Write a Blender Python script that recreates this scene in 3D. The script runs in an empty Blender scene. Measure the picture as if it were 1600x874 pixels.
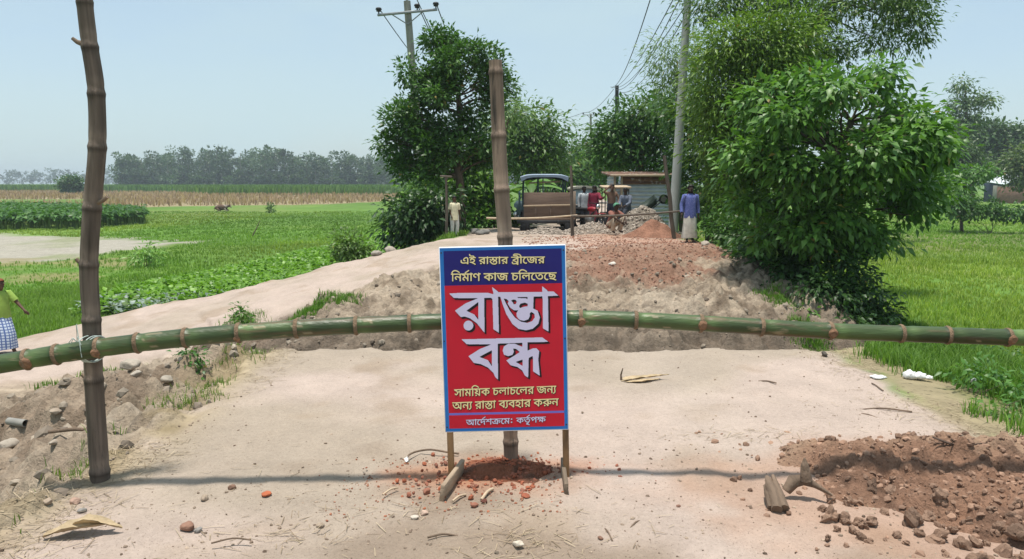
import bpy, bmesh, math, random
import numpy as np
from mathutils import Vector, Matrix

R = math.radians
S = bpy.context.scene
COL = S.collection
random.seed(7)
rng = np.random.default_rng(11)

# ------------------------------------------------------------------ camera, sky, sun, exposure
F, CAMH, PITCH = 1180.0, 1.65, math.atan(152 / 1180)
cam_d = bpy.data.cameras.new('camera')
cam = bpy.data.objects.new('camera', cam_d)
COL.objects.link(cam)
cam.location = (0, 0, CAMH)
cam.rotation_euler = (R(90) - PITCH, 0, 0)
cam_d.sensor_width = 36
cam_d.lens = 36 * F / 1600
cam_d.clip_start, cam_d.clip_end = 0.05, 6000
S.camera = cam

SUN_DIR = Vector((-0.075, -0.07, 1.0)).normalized()      # towards the sun
SUN_EL = math.asin(SUN_DIR.z)
W = bpy.data.worlds.new('World')
S.world = W
W.use_nodes = True
nt = W.node_tree
bg = nt.nodes['Background']
sky = nt.nodes.new('ShaderNodeTexSky')
sky.sky_type = 'NISHITA'
sky.sun_disc = False
sky.sun_elevation = SUN_EL
sky.sun_rotation = math.atan2(SUN_DIR.x, SUN_DIR.y)
sky.dust_density = 1.5
sky.air_density = 1.0
sky.ozone_density = 1.0
veil = nt.nodes.new('ShaderNodeMix')                    # thin even cloud veil over the blue
veil.data_type = 'RGBA'
veil.inputs[0].default_value = 0.62
wc = nt.nodes.new('ShaderNodeTexCoord'); wm = nt.nodes.new('ShaderNodeMapping'); wn = nt.nodes.new('ShaderNodeTexNoise')
wm.inputs['Scale'].default_value = (2.0, 2.0, 6.0)
wn.inputs['Scale'].default_value = 1.3; wn.inputs['Detail'].default_value = 5; wn.inputs['Roughness'].default_value = .55
wr = nt.nodes.new('ShaderNodeMapRange')
wr.inputs['From Min'].default_value = .3; wr.inputs['From Max'].default_value = .7
wr.inputs['To Min'].default_value = .42; wr.inputs['To Max'].default_value = .88
nt.links.new(wc.outputs['Generated'], wm.inputs['Vector']); nt.links.new(wm.outputs[0], wn.inputs['Vector'])
nt.links.new(wn.outputs[0], wr.inputs['Value']); nt.links.new(wr.outputs[0], veil.inputs[0])
veil.inputs[7].default_value = (3.45, 4.42, 4.7, 1)
nt.links.new(sky.outputs[0], veil.inputs[6])
nt.links.new(veil.outputs[2], bg.inputs[0])
bg.inputs[1].default_value = 0.12
sun_d = bpy.data.lights.new('sun', 'SUN')
sun_d.energy = 3.6
sun_d.angle = R(4.0)
sun_d.color = (1.0, 0.95, 0.87)
sun = bpy.data.objects.new('sun', sun_d)
sun.rotation_euler = SUN_DIR.to_track_quat('Z', 'Y').to_euler()
COL.objects.link(sun)
vs = S.view_settings
vs.view_transform = 'Standard'
vs.look = 'None'
vs.exposure = 0.53
vs.gamma = 1
vs.use_curve_mapping = False
cy = S.cycles
cy.use_denoising = True
cy.max_bounces = 6
cy.diffuse_bounces = 3
cy.glossy_bounces = 2
cy.transmission_bounces = 3
cy.transparent_max_bounces = 8
cy.volume_bounces = 0
HAZE_DENSITY = 0.00045


# ------------------------------------------------------------------ helpers
def ray(x, y):
    u, v = (x - 800) / F, (437 - y) / F
    c, s = math.cos(PITCH), math.sin(PITCH)
    return u, c + v * s, -s + v * c


def at(x, y, Y):
    d = ray(x, y)
    t = Y / d[1]
    return Vector((d[0] * t, Y, CAMH + d[2] * t))


def gp(x, y, z=0.0):
    d = ray(x, y)
    t = (z - CAMH) / d[2]
    return Vector((d[0] * t, d[1] * t, z))


def mpp(Y):
    return Y / F


def hash2(ix, iy, seed):
    n = (ix * 374761393 + iy * 668265263 + seed * 1274126177) & 0xffffffff
    n = ((n ^ (n >> 13)) * 1274126177) & 0xffffffff
    n = ((n ^ (n >> 15)) * 2246822519) & 0xffffffff
    return ((n ^ (n >> 16)) & 0xffff) / 65535.0


def vnoise(x, y, seed=0):
    x = np.asarray(x, float); y = np.asarray(y, float)
    ix = np.floor(x).astype(np.int64); iy = np.floor(y).astype(np.int64)
    fx, fy = x - ix, y - iy
    fx = fx * fx * (3 - 2 * fx); fy = fy * fy * (3 - 2 * fy)
    a = hash2(ix, iy, seed); b = hash2(ix + 1, iy, seed)
    c = hash2(ix, iy + 1, seed); d = hash2(ix + 1, iy + 1, seed)
    return (a + (b - a) * fx) * (1 - fy) + (c + (d - c) * fx) * fy


def fbm(x, y, freq=1.0, octv=4, seed=0, gain=0.5):
    t = 0; amp = 1; tot = 0
    for i in range(octv):
        cs, sn = math.cos(i * 1.3 + .4), math.sin(i * 1.3 + .4)
        t = t + amp * (vnoise((x * cs - y * sn) * freq, (x * sn + y * cs) * freq, seed + i * 17) * 2 - 1)
        tot += amp; amp *= gain; freq *= 2.03
    return t / tot * 1.6


def ss(a, b, x):
    t = np.clip((x - a) / (b - a), 0, 1)
    return t * t * (3 - 2 * t)


def in_poly(px, py, poly):
    inside = np.zeros(np.shape(px), bool)
    n = len(poly)
    for i in range(n):
        x0, y0 = poly[i]; x1, y1 = poly[(i + 1) % n]
        if y0 == y1: continue
        c = ((py < y0) != (py < y1)) & (px < x0 + (py - y0) * (x1 - x0) / (y1 - y0))
        inside ^= c
    return inside


class MB:
    """collects geometry and links it as one mesh object"""
    def __init__(self):
        self.v = []; self.f = []; self.c = []; self.n = 0; self.mi = []

    def add(self, verts, faces, col=None, mi=0):
        verts = np.asarray(verts, float).reshape(-1, 3)
        faces = np.asarray(faces, np.int64)
        self.v.append(verts)
        self.f.append(faces + self.n)
        self.mi.append(np.full(len(faces), mi, np.int32))
        if col is None: col = (1, 1, 1)
        col = np.asarray(col, float)
        if col.ndim == 1: col = np.tile(col, (len(verts), 1))
        self.c.append(col)
        self.n += len(verts)
        return self

    def mesh(self, name, mats, smooth=True):
        me = bpy.data.meshes.new(name)
        v = np.concatenate(self.v); c = np.concatenate(self.c)
        me.vertices.add(len(v))
        me.vertices.foreach_set('co', v.astype(np.float32).ravel())
        tot = np.concatenate([np.full(len(f), f.shape[1], np.int32) for f in self.f])
        li = np.concatenate([f.ravel() for f in self.f]).astype(np.int32)
        me.loops.add(len(li))
        me.loops.foreach_set('vertex_index', li)
        me.polygons.add(len(tot))
        st = np.concatenate([[0], np.cumsum(tot)[:-1]]).astype(np.int32)
        me.polygons.foreach_set('loop_start', st)
        me.polygons.foreach_set('loop_total', tot)
        me.polygons.foreach_set('use_smooth', np.full(len(tot), smooth))
        me.polygons.foreach_set('material_index', np.concatenate(self.mi))
        at_ = me.attributes.new('col', 'FLOAT_COLOR', 'POINT')
        at_.data.foreach_set('color', np.concatenate([c, np.ones((len(c), 1))], 1).astype(np.float32).ravel())
        me.update(calc_edges=True)
        me.validate()
        for m in (mats if isinstance(mats, (list, tuple)) else [mats]):
            me.materials.append(m)
        return me

    def build(self, name, mats, parent=None, smooth=True, loc=None):
        o = bpy.data.objects.new(name, self.mesh(name, mats, smooth))
        COL.objects.link(o)
        if loc is not None: o.location = loc
        if parent is not None: o.parent = parent
        return o


def tag(o, label=None, cat=None, group=None, kind=None):
    if label: o['label'] = label
    if cat: o['category'] = cat
    if group: o['group'] = group
    if kind: o['kind'] = kind
    return o


def empty(name, loc, label, cat, group=None, rz=0.0):
    o = bpy.data.objects.new(name, None)
    o.empty_display_size = 0.2
    COL.objects.link(o)
    o.location = loc
    o.rotation_euler = (0, 0, rz)
    return tag(o, label, cat, group)


def unit(a):
    return a / np.maximum(np.linalg.norm(a, axis=-1, keepdims=True), 1e-9)


def tube(mb, pts, rad, seg=8, cap=True, col=None, mi=0, squash=None, wob=0.0):
    P = np.array([tuple(p) for p in pts], float); n = len(P)
    rad = np.broadcast_to(np.asarray(rad, float), (n,))
    T = np.gradient(P, axis=0) if n > 2 else np.tile(P[1] - P[0], (2, 1))
    T = unit(T)
    up = np.array([0, 0, 1.0]) if abs(T[0][2]) < .9 else np.array([1.0, 0, 0])
    N = np.cross(T[0], up); N /= np.linalg.norm(N)
    ang = np.linspace(0, 2 * np.pi, seg, endpoint=False)
    V = np.zeros((n, seg, 3))
    for i in range(n):
        N = N - T[i] * np.dot(N, T[i]); N /= np.linalg.norm(N)
        B = np.cross(T[i], N)
        a, b = np.cos(ang), np.sin(ang)
        if squash: a = a * squash[0]; b = b * squash[1]
        rr = rad[i] * (1 + (wob * (rng.random(seg) - .5) if wob else 0))
        V[i] = P[i] + (a[:, None] * N + b[:, None] * B) * np.reshape(rr * np.ones(seg), (seg, 1))
    i, j = np.meshgrid(np.arange(n - 1), np.arange(seg), indexing='ij')
    j2 = (j + 1) % seg
    fs = np.stack([i * seg + j, i * seg + j2, (i + 1) * seg + j2, (i + 1) * seg + j], -1).reshape(-1, 4)
    VV = V.reshape(-1, 3)
    c = None
    if col is not None:
        col = np.asarray(col, float)
        c = np.repeat(col, seg, 0) if col.ndim == 2 else col
    mb.add(VV, fs, c, mi)
    if cap:
        for ring, p, flip in ((0, P[0], 1), (n - 1, P[-1], 0)):
            vv = np.vstack([V[ring], p[None]])
            k = np.arange(seg); k2 = (k + 1) % seg
            f = np.stack([k2, k, np.full(seg, seg)], 1) if flip else np.stack([k, k2, np.full(seg, seg)], 1)
            cc = None if c is None else (col if col.ndim == 1 else np.tile(col[ring], (seg + 1, 1)))
            mb.add(vv, f, cc, mi)
    return mb


def box(mb, c, s, rot=None, bev=0.0, col=None, mi=0):
    """box of full size s, chamfered edges"""
    h = np.array(s, float) / 2
    b = min(bev, h.min() * .9)
    if b <= 0:
        v = np.array([[sx, sy, sz] for sx in (-1, 1) for sy in (-1, 1) for sz in (-1, 1)], float) * h
        f = np.array([[0, 1, 3, 2], [4, 6, 7, 5], [0, 4, 5, 1], [2, 3, 7, 6], [0, 2, 6, 4], [1, 5, 7, 3]])
        v = v if rot is None else v @ np.array(rot).T
        mb.add(v + np.array(c, float), f, col, mi)
        return mb
    bm = bmesh.new()
    bmesh.ops.create_cube(bm, size=1)
    for q in bm.verts: q.co = Vector((q.co.x * s[0], q.co.y * s[1], q.co.z * s[2]))
    bmesh.ops.bevel(bm, geom=bm.edges[:], offset=b, segments=1, affect='EDGES')
    bm.verts.index_update()
    v = np.array([q.co[:] for q in bm.verts])
    v = v if rot is None else v @ np.array(rot).T
    v = v + np.array(c, float)
    q4 = [[x.index for x in f.verts] for f in bm.faces if len(f.verts) == 4]
    q3 = [[x.index for x in f.verts] for f in bm.faces if len(f.verts) == 3]
    n0 = mb.n
    mb.add(v, np.array(q4), col, mi)
    if q3:
        mb.f.append(np.array(q3) + n0); mb.mi.append(np.full(len(q3), mi, np.int32))
    bm.free()
    return mb


def rotm(rx=0, ry=0, rz=0):
    return np.array(Matrix.Rotation(rz, 3, 'Z') @ Matrix.Rotation(ry, 3, 'Y') @ Matrix.Rotation(rx, 3, 'X'))


def _ico(sub):
    bm = bmesh.new()
    bmesh.ops.create_icosphere(bm, subdivisions=sub, radius=1)
    bm.verts.index_update()
    v = np.array([q.co[:] for q in bm.verts]); f = np.array([[x.index for x in q.verts] for q in bm.faces])
    bm.free()
    return v, f


ICO = {k: _ico(k) for k in (1, 2, 3, 4)}


def rock(seed, sub=2, rough=.35, squash=(1, .85, .65)):
    r = np.random.default_rng(seed)
    v, f = ICO[sub]
    v = v.copy()
    for _ in range(7):                       # planar cuts make it angular
        d = unit(r.normal(size=3)); k = r.uniform(.55, .9)
        t = v @ d
        v = v - np.maximum(t - k, 0)[:, None] * d * .85
    o = r.uniform(0, 50, 3)
    n = fbm(v[:, 0] * 2 + o[0] + v[:, 2], v[:, 1] * 2 + o[1] - v[:, 2], 1.3, 3, seed % 91)
    v = v * (1 + rough * .45 * n)[:, None]
    return v * np.array(squash), f


def ellipsoid(mb, c, r, sub=2, col=None, mi=0, rot=None, cut=None):
    v, f = ICO[sub]
    v = v * np.array(r)
    if rot is not None: v = v @ np.array(rot).T
    mb.add(v + np.array(tuple(c)), f, col, mi)
    return mb


def loft(mb, rings, col=None, mi=0, cap=True):
    """rings: list of (n,3) arrays"""
    n = len(rings[0]); V = np.concatenate(rings)
    fs = []
    for i in range(len(rings) - 1):
        k = np.arange(n); k2 = (k + 1) % n
        fs.append(np.stack([i * n + k, i * n + k2, (i + 1) * n + k2, (i + 1) * n + k], 1))
    mb.add(V, np.concatenate(fs), col, mi)
    if cap:
        for ring, fl in ((rings[0], 1), (rings[-1], 0)):
            vv = np.vstack([ring, ring.mean(0)[None]])
            k = np.arange(n); k2 = (k + 1) % n
            mb.add(vv, np.stack([k2, k, np.full(n, n)], 1) if fl else np.stack([k, k2, np.full(n, n)], 1),
                   None if col is None else np.asarray(col)[:3] if np.ndim(col) == 1 else None, mi)
    return mb


# ------------------------------------------------------------------ materials
def new_mat(name):
    m = bpy.data.materials.new(name)
    m.use_nodes = True
    t = m.node_tree
    return m, t, t.nodes['Principled BSDF'], t.nodes, t.links


def M(name, col=(.5, .5, .5), rough=.8, var=.25, scale=6., bump=0., bscale=40., attr=False, metal=0., spec=.3,
      stain=None, stain_scale=3., stain_at=.55, stretch=(1, 1, 1)):
    m, t, b, N, L = new_mat(name)
    tc = N.new('ShaderNodeTexCoord')
    mp = N.new('ShaderNodeMapping'); mp.inputs['Scale'].default_value = stretch
    L.new(tc.outputs['Object'], mp.inputs['Vector'])
    n1 = N.new('ShaderNodeTexNoise'); n1.inputs['Scale'].default_value = scale; n1.inputs['Detail'].default_value = 6
    L.new(mp.outputs[0], n1.inputs['Vector'])
    r1 = N.new('ShaderNodeMapRange')
    r1.inputs['From Min'].default_value = .25; r1.inputs['From Max'].default_value = .75
    r1.inputs['To Min'].default_value = 1 - var; r1.inputs['To Max'].default_value = 1 + var
    L.new(n1.outputs[0], r1.inputs['Value'])
    mul = N.new('ShaderNodeMix'); mul.data_type = 'RGBA'; mul.blend_type = 'MULTIPLY'; mul.inputs[0].default_value = 1
    L.new(r1.outputs[0], mul.inputs[7])
    if attr:
        a = N.new('ShaderNodeAttribute'); a.attribute_name = 'col'
        m2 = N.new('ShaderNodeMix'); m2.data_type = 'RGBA'; m2.blend_type = 'MULTIPLY'; m2.inputs[0].default_value = 1
        L.new(a.outputs['Color'], m2.inputs[6]); m2.inputs[7].default_value = (*col, 1)
        L.new(m2.outputs[2], mul.inputs[6])
    else:
        mul.inputs[6].default_value = (*col, 1)
    out = mul.outputs[2]
    if stain:
        n3 = N.new('ShaderNodeTexNoise'); n3.inputs['Scale'].default_value = stain_scale; n3.inputs['Detail'].default_value = 8
        n3.inputs['Roughness'].default_value = .65
        L.new(mp.outputs[0], n3.inputs['Vector'])
        r3 = N.new('ShaderNodeMapRange'); r3.inputs['From Min'].default_value = stain_at; r3.inputs['From Max'].default_value = stain_at + .08
        L.new(n3.outputs[0], r3.inputs['Value'])
        m3 = N.new('ShaderNodeMix'); m3.data_type = 'RGBA'
        L.new(r3.outputs[0], m3.inputs[0]); L.new(out, m3.inputs[6]); m3.inputs[7].default_value = (*stain, 1)
        out = m3.outputs[2]
    L.new(out, b.inputs['Base Color'])
    b.inputs['Roughness'].default_value = rough
    b.inputs['Metallic'].default_value = metal
    b.inputs['Specular IOR Level'].default_value = spec
    if bump:
        n2 = N.new('ShaderNodeTexNoise'); n2.inputs['Scale'].default_value = bscale; n2.inputs['Detail'].default_value = 8
        L.new(mp.outputs[0], n2.inputs['Vector'])
        bp = N.new('ShaderNodeBump'); bp.inputs['Strength'].default_value = bump; bp.inputs['Distance'].default_value = .02
        L.new(n2.outputs[0], bp.inputs['Height']); L.new(bp.outputs[0], b.inputs['Normal'])
    return m


def leaf_mat(name, trans=.3, rough=.42, spec=.35, tint=(1.5, 1.7, .7)):
    m, t, b, N, L = new_mat(name)
    a = N.new('ShaderNodeAttribute'); a.attribute_name = 'col'
    L.new(a.outputs['Color'], b.inputs['Base Color'])
    b.inputs['Roughness'].default_value = rough
    b.inputs['Specular IOR Level'].default_value = spec
    tr = N.new('ShaderNodeBsdfTranslucent')
    mu = N.new('ShaderNodeMix'); mu.data_type = 'RGBA'; mu.blend_type = 'MULTIPLY'; mu.inputs[0].default_value = 1
    L.new(a.outputs['Color'], mu.inputs[6]); mu.inputs[7].default_value = (*tint, 1)
    L.new(mu.outputs[2], tr.inputs['Color'])
    mx = N.new('ShaderNodeMixShader'); mx.inputs[0].default_value = trans
    L.new(b.outputs[0], mx.inputs[1]); L.new(tr.outputs[0], mx.inputs[2])
    L.new(mx.outputs[0], N['Material Output'].inputs['Surface'])
    return m


def earth_mat(name, bump, bscale, var=.16):
    m, t, b, N, L = new_mat(name)
    a = N.new('ShaderNodeAttribute'); a.attribute_name = 'col'
    tc = N.new('ShaderNodeTexCoord')
    n1 = N.new('ShaderNodeTexNoise'); n1.inputs['Scale'].default_value = 2.2; n1.inputs['Detail'].default_value = 9
    n1.inputs['Roughness'].default_value = .68
    n2 = N.new('ShaderNodeTexNoise'); n2.inputs['Scale'].default_value = bscale; n2.inputs['Detail'].default_value = 6
    n2.inputs['Roughness'].default_value = .7
    for n in (n1, n2): L.new(tc.outputs['Object'], n.inputs['Vector'])
    ad = N.new('ShaderNodeMath'); ad.operation = 'ADD'
    L.new(n1.outputs[0], ad.inputs[0]); L.new(n2.outputs[0], ad.inputs[1])
    n3 = N.new('ShaderNodeTexNoise'); n3.inputs['Scale'].default_value = bscale * 3.1; n3.inputs['Detail'].default_value = 3
    L.new(tc.outputs['Object'], n3.inputs['Vector'])
    r3 = N.new('ShaderNodeMapRange'); r3.inputs['From Min'].default_value = .30; r3.inputs['From Max'].default_value = .40
    r3.inputs['To Min'].default_value = .62; r3.inputs['To Max'].default_value = 1
    L.new(n3.outputs[0], r3.inputs['Value'])
    r1 = N.new('ShaderNodeMapRange')
    r1.inputs['From Min'].default_value = .7; r1.inputs['From Max'].default_value = 1.3
    r1.inputs['To Min'].default_value = 1 - var; r1.inputs['To Max'].default_value = 1 + var
    L.new(ad.outputs[0], r1.inputs['Value'])
    mu = N.new('ShaderNodeMix'); mu.data_type = 'RGBA'; mu.blend_type = 'MULTIPLY'; mu.inputs[0].default_value = 1
    L.new(a.outputs['Color'], mu.inputs[6]); L.new(r1.outputs[0], mu.inputs[7])
    m9 = N.new('ShaderNodeMix'); m9.data_type = 'RGBA'; m9.blend_type = 'MULTIPLY'; m9.inputs[0].default_value = 1
    L.new(mu.outputs[2], m9.inputs[6]); L.new(r3.outputs[0], m9.inputs[7])
    L.new(m9.outputs[2], b.inputs['Base Color'])
    b.inputs['Roughness'].default_value = .95
    b.inputs['Specular IOR Level'].default_value = .12
    bp = N.new('ShaderNodeBump'); bp.inputs['Strength'].default_value = bump; bp.inputs['Distance'].default_value = .045
    L.new(ad.outputs[0], bp.inputs['Height']); L.new(bp.outputs[0], b.inputs['Normal'])
    return m


MAT_ROAD = earth_mat('packed_dust', .5, 42, .17)
MAT_SOIL = earth_mat('dug_soil', 1.0, 18, .36)
MAT_FIELD = earth_mat('field_soil', .6, 5, .22)
MAT_LEAF = leaf_mat('leaf', .27)
MAT_GLOSS_LEAF = leaf_mat('glossy_leaf', .25, .42, .4, (1.4, 1.6, .6))
MAT_GRASS = leaf_mat('grass_blade', .35, .6, .2)
MAT_BARK = M('bark', (.11, .085, .062), .9, .35, 9, .7, 25, stretch=(1, 1, .3))
MAT_ROCK = M('stone', (1, 1, 1), .9, .25, 14, .5, 45, attr=True)
MAT_CHIP = M('chips', (1, 1, 1), .95, .15, 9, 0, attr=True)

# ------------------------------------------------------------------ the lie of the land
def road_c(Y): return 0.48 + np.maximum(0, Y - 9) * 0.085
TOPY = np.array([-60, 7.3, 7.5, 7.75, 8.3, 12.1, 12.7, 13.3, 15.0, 16.2, 17.5, 19.2, 21.0, 26.0, 33.0, 60, 3000])
TOPZ = np.array([0, 0, -.3, -1.0, -1.5, -1.55, -1.15, -.83, -.6, -.5, -.22, -.03, 0, -.05, -.2, -.2, -.2])
def half_l(Y): return np.interp(Y, [0, 7.3, 12, 16, 21, 40], [2.75, 2.75, 3.6, 3.7, 3.3, 3.2])
def half_r(Y): return np.interp(Y, [0, 7.3, 12, 14, 16, 21, 40], [2.8, 2.8, 4.6, 4.75, 4.6, 3.6, 3.3])
FEET = [(float(a), float(b), float(c)) for a, b, c in zip(np.random.default_rng(5).uniform(-1.9, 2.6, 46), np.random.default_rng(6).uniform(3.2, 6.4, 46), np.random.default_rng(8).uniform(.4, 2.6, 46))]
RAMP = np.array([(-17, 10.6, -2.0), (-13.5, 13.0, -2.0), (-10.2, 15.2, -1.92), (-7.4, 17.4, -1.3), (-4.65, 18.6, -.72), (-2.0, 19.8, -.12), (1.2, 21.6, 0.0)])
def ramp_info(X, Y):
    best = np.full(np.shape(X), 1e9); bz = np.zeros(np.shape(X)); side = np.zeros(np.shape(X))
    for a, b in zip(RAMP[:-1], RAMP[1:]):
        d = b[:2] - a[:2]; l2 = d @ d
        t = np.clip(((X - a[0]) * d[0] + (Y - a[1]) * d[1]) / l2, 0, 1)
        dx, dy = X - a[0] - t * d[0], Y - a[1] - t * d[1]
        dd = np.hypot(dx, dy); m = dd < best
        best = np.where(m, dd, best); bz = np.where(m, a[2] + t * (b[2] - a[2]), bz)
    return best, bz


def land(X, Y, fine=True):
    """height and region weights of the ground at X, Y (arrays)"""
    X = np.asarray(X, float); Y = np.asarray(Y, float)
    near = (np.abs(X) < 30) & (Y < 60)
    jag = .16 * fbm(X, Y, 1.1, 3, 3) + .07 * fbm(X, Y, 4.5, 2, 4)
    Ye = np.where((Y > 6.8) & (Y < 20), Y + jag * np.where(Y < 9, 1, 2.2) - .022 * (X - .5) ** 2 * (Y < 9), Y)
    top = np.interp(Ye, TOPY, TOPZ)
    c = road_c(Y)
    dx = X - c + .18 * fbm(X, Y, .5, 3, 9)
    over = np.where(dx < 0, -dx - half_l(Y), dx - half_r(Y))
    w = np.where(dx < 0, np.interp(Y, [0, 4, 6, 12, 15, 20, 40], [3.2, 4.4, 6.2, 6.6, 4.0, 3.0, 3.0]), 2.6)
    shoulder = np.where(dx > 0, 1.25 * (1 - ss(7.0, 10.5, Y)), 0)
    emb = (1 - ss(0, 1, (over - shoulder) / w)) * (1 - .06 * ss(0, 1.3, over) * (shoulder > 0))
    field = -2 + .07 * fbm(X, Y, .12, 3, 21) + np.where(near, .05 * fbm(X, Y, .8, 3, 22), 0)
    z = field + (top - field) * emb
    # rough dug earth
    pit = ss(7.35, 7.7, Ye) * (1 - ss(18.8, 20.8, Ye)) * ss(.12, .4, emb)
    lslope = ss(-.05, .22, over) * (dx < 0) * (1 - ss(13, 15, Y)) * ss(.0, .06, emb) * ss(1.0, 3.2, Y)
    rough = np.maximum(pit, lslope)
    lumps = .17 * fbm(X, Y, .9, 3, 31) + .12 * np.abs(fbm(X, Y, 2.1, 4, 32)) + .085 * np.abs(fbm(X, Y, 5, 3, 33)) + .045 * fbm(X, Y, 11, 3, 36)
    ridg = 1 - np.abs(fbm(X * .55, Y * 1.25, 1.5, 4, 38))
    gully = .13 * ridg ** 2 + .06 * (1 - np.abs(fbm(X, Y, 4.2, 3, 39)))
    z = z + rough * np.where(fine, lumps + gully - .15, 0) * np.where(lslope > pit, 1.05, 1) * (1 - .35 * ss(16, 18, Y))
    # ramp to the fields
    rd, rz = ramp_info(X, Y)
    rd = rd + .22 * fbm(X, Y, .9, 3, 41)
    rw = 1 - ss(1.75, 3.0, rd)
    z = z * (1 - rw) + (rz + .05 * fbm(X, Y, .9, 3, 43) + .015 * fbm(X, Y, 5, 2, 44)) * rw
    # bund between the field and the broad-leaved strip
    road = (1 - ss(-.12, .1, over + .12 * fbm(X, Y, 1.7, 3, 51))) * (1 - pit)
    rut = (np.exp(-((X + .42 + .12 * fbm(Y, Y * 0, .4, 2, 54)) / .13) ** 2) + np.exp(-((X - 1.42 + .12 * fbm(Y, Y * 0 + 9, .4, 2, 55)) / .13) ** 2)) * (.4 + .6 * vnoise(Y * .7, X * .7, 56))
    z = z + road * (.02 * fbm(X, Y, .9, 3, 52) + .009 * fbm(X, Y, 5, 3, 53) - .014 * rut * (Y < 8) + .004 * fbm(X, Y, 14, 2, 57))
    for fx, fy, fa in FEET:
        if np.size(X) < 100: break
        u = (X - fx) * math.cos(fa) + (Y - fy) * math.sin(fa); v = -(X - fx) * math.sin(fa) + (Y - fy) * math.cos(fa)
        q = np.sqrt((u / .13) ** 2 + (v / .05) ** 2)
        z = z - road * np.where(q < 2, .012 * np.exp(-q ** 4) - .005 * np.exp(-((q - 1.25) / .25) ** 2), 0)
    return z, dict(road=road, pit=pit, lslope=lslope, path=rw, over=over, emb=emb, dx=dx, Ye=Ye)


def zat(x, y):
    z, _ = land(np.array([x]), np.array([y]))
    return float(z[0])


def zats(X, Y): return land(X, Y)[0]


def hit(x, y):
    """where the sight line through pixel x, y first meets the ground"""
    d = ray(x, y)
    t = np.geomspace(1.5, 400, 1500) / d[1]
    z, _ = land(d[0] * t, d[1] * t)
    k = np.argmax(CAMH + d[2] * t < z)
    return Vector((d[0] * t[k], d[1] * t[k], float(z[k])))


def gpx(x, Y):
    """a point of the ground on the column of pixel x at distance Y"""
    p = at(x, 437, Y)
    return Vector((p.x, Y, zat(p.x, Y)))


# world-space outlines of the fields
def wpoly(pts, z=-2.0): return [tuple(gp(x, y, z)[:2]) for x, y in pts]
POLY_BARE = wpoly([(-300, 366), (0, 366), (90, 370), (190, 374), (300, 380), (255, 388), (180, 395), (120, 404), (40, 412), (-300, 425)])
POLY_DRY = wpoly([(-200, 408), (60, 404), (200, 398), (250, 404), (170, 418), (120, 440), (-200, 452)])
POLY_STRIP = wpoly([(120, 500), (190, 472), (260, 452), (340, 436), (430, 416), (500, 400), (560, 384), (600, 372), (680, 372), (640, 410), (560, 440), (400, 470), (250, 500)])
POLY_TALL = wpoly([(-260, 357), (0, 360), (120, 360), (228, 350), (224, 340), (100, 334), (0, 333), (-260, 333)])
POLY_STUBBLE = wpoly([(-700, 329), (0, 329), (150, 327), (300, 322), (480, 320), (600, 316), (640, 305), (420, 303), (0, 299), (-700, 299)])
POLY_STUBBLE_GAP = wpoly([(-100, 320), (150, 319), (190, 315), (150, 312), (-100, 312)])


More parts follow.
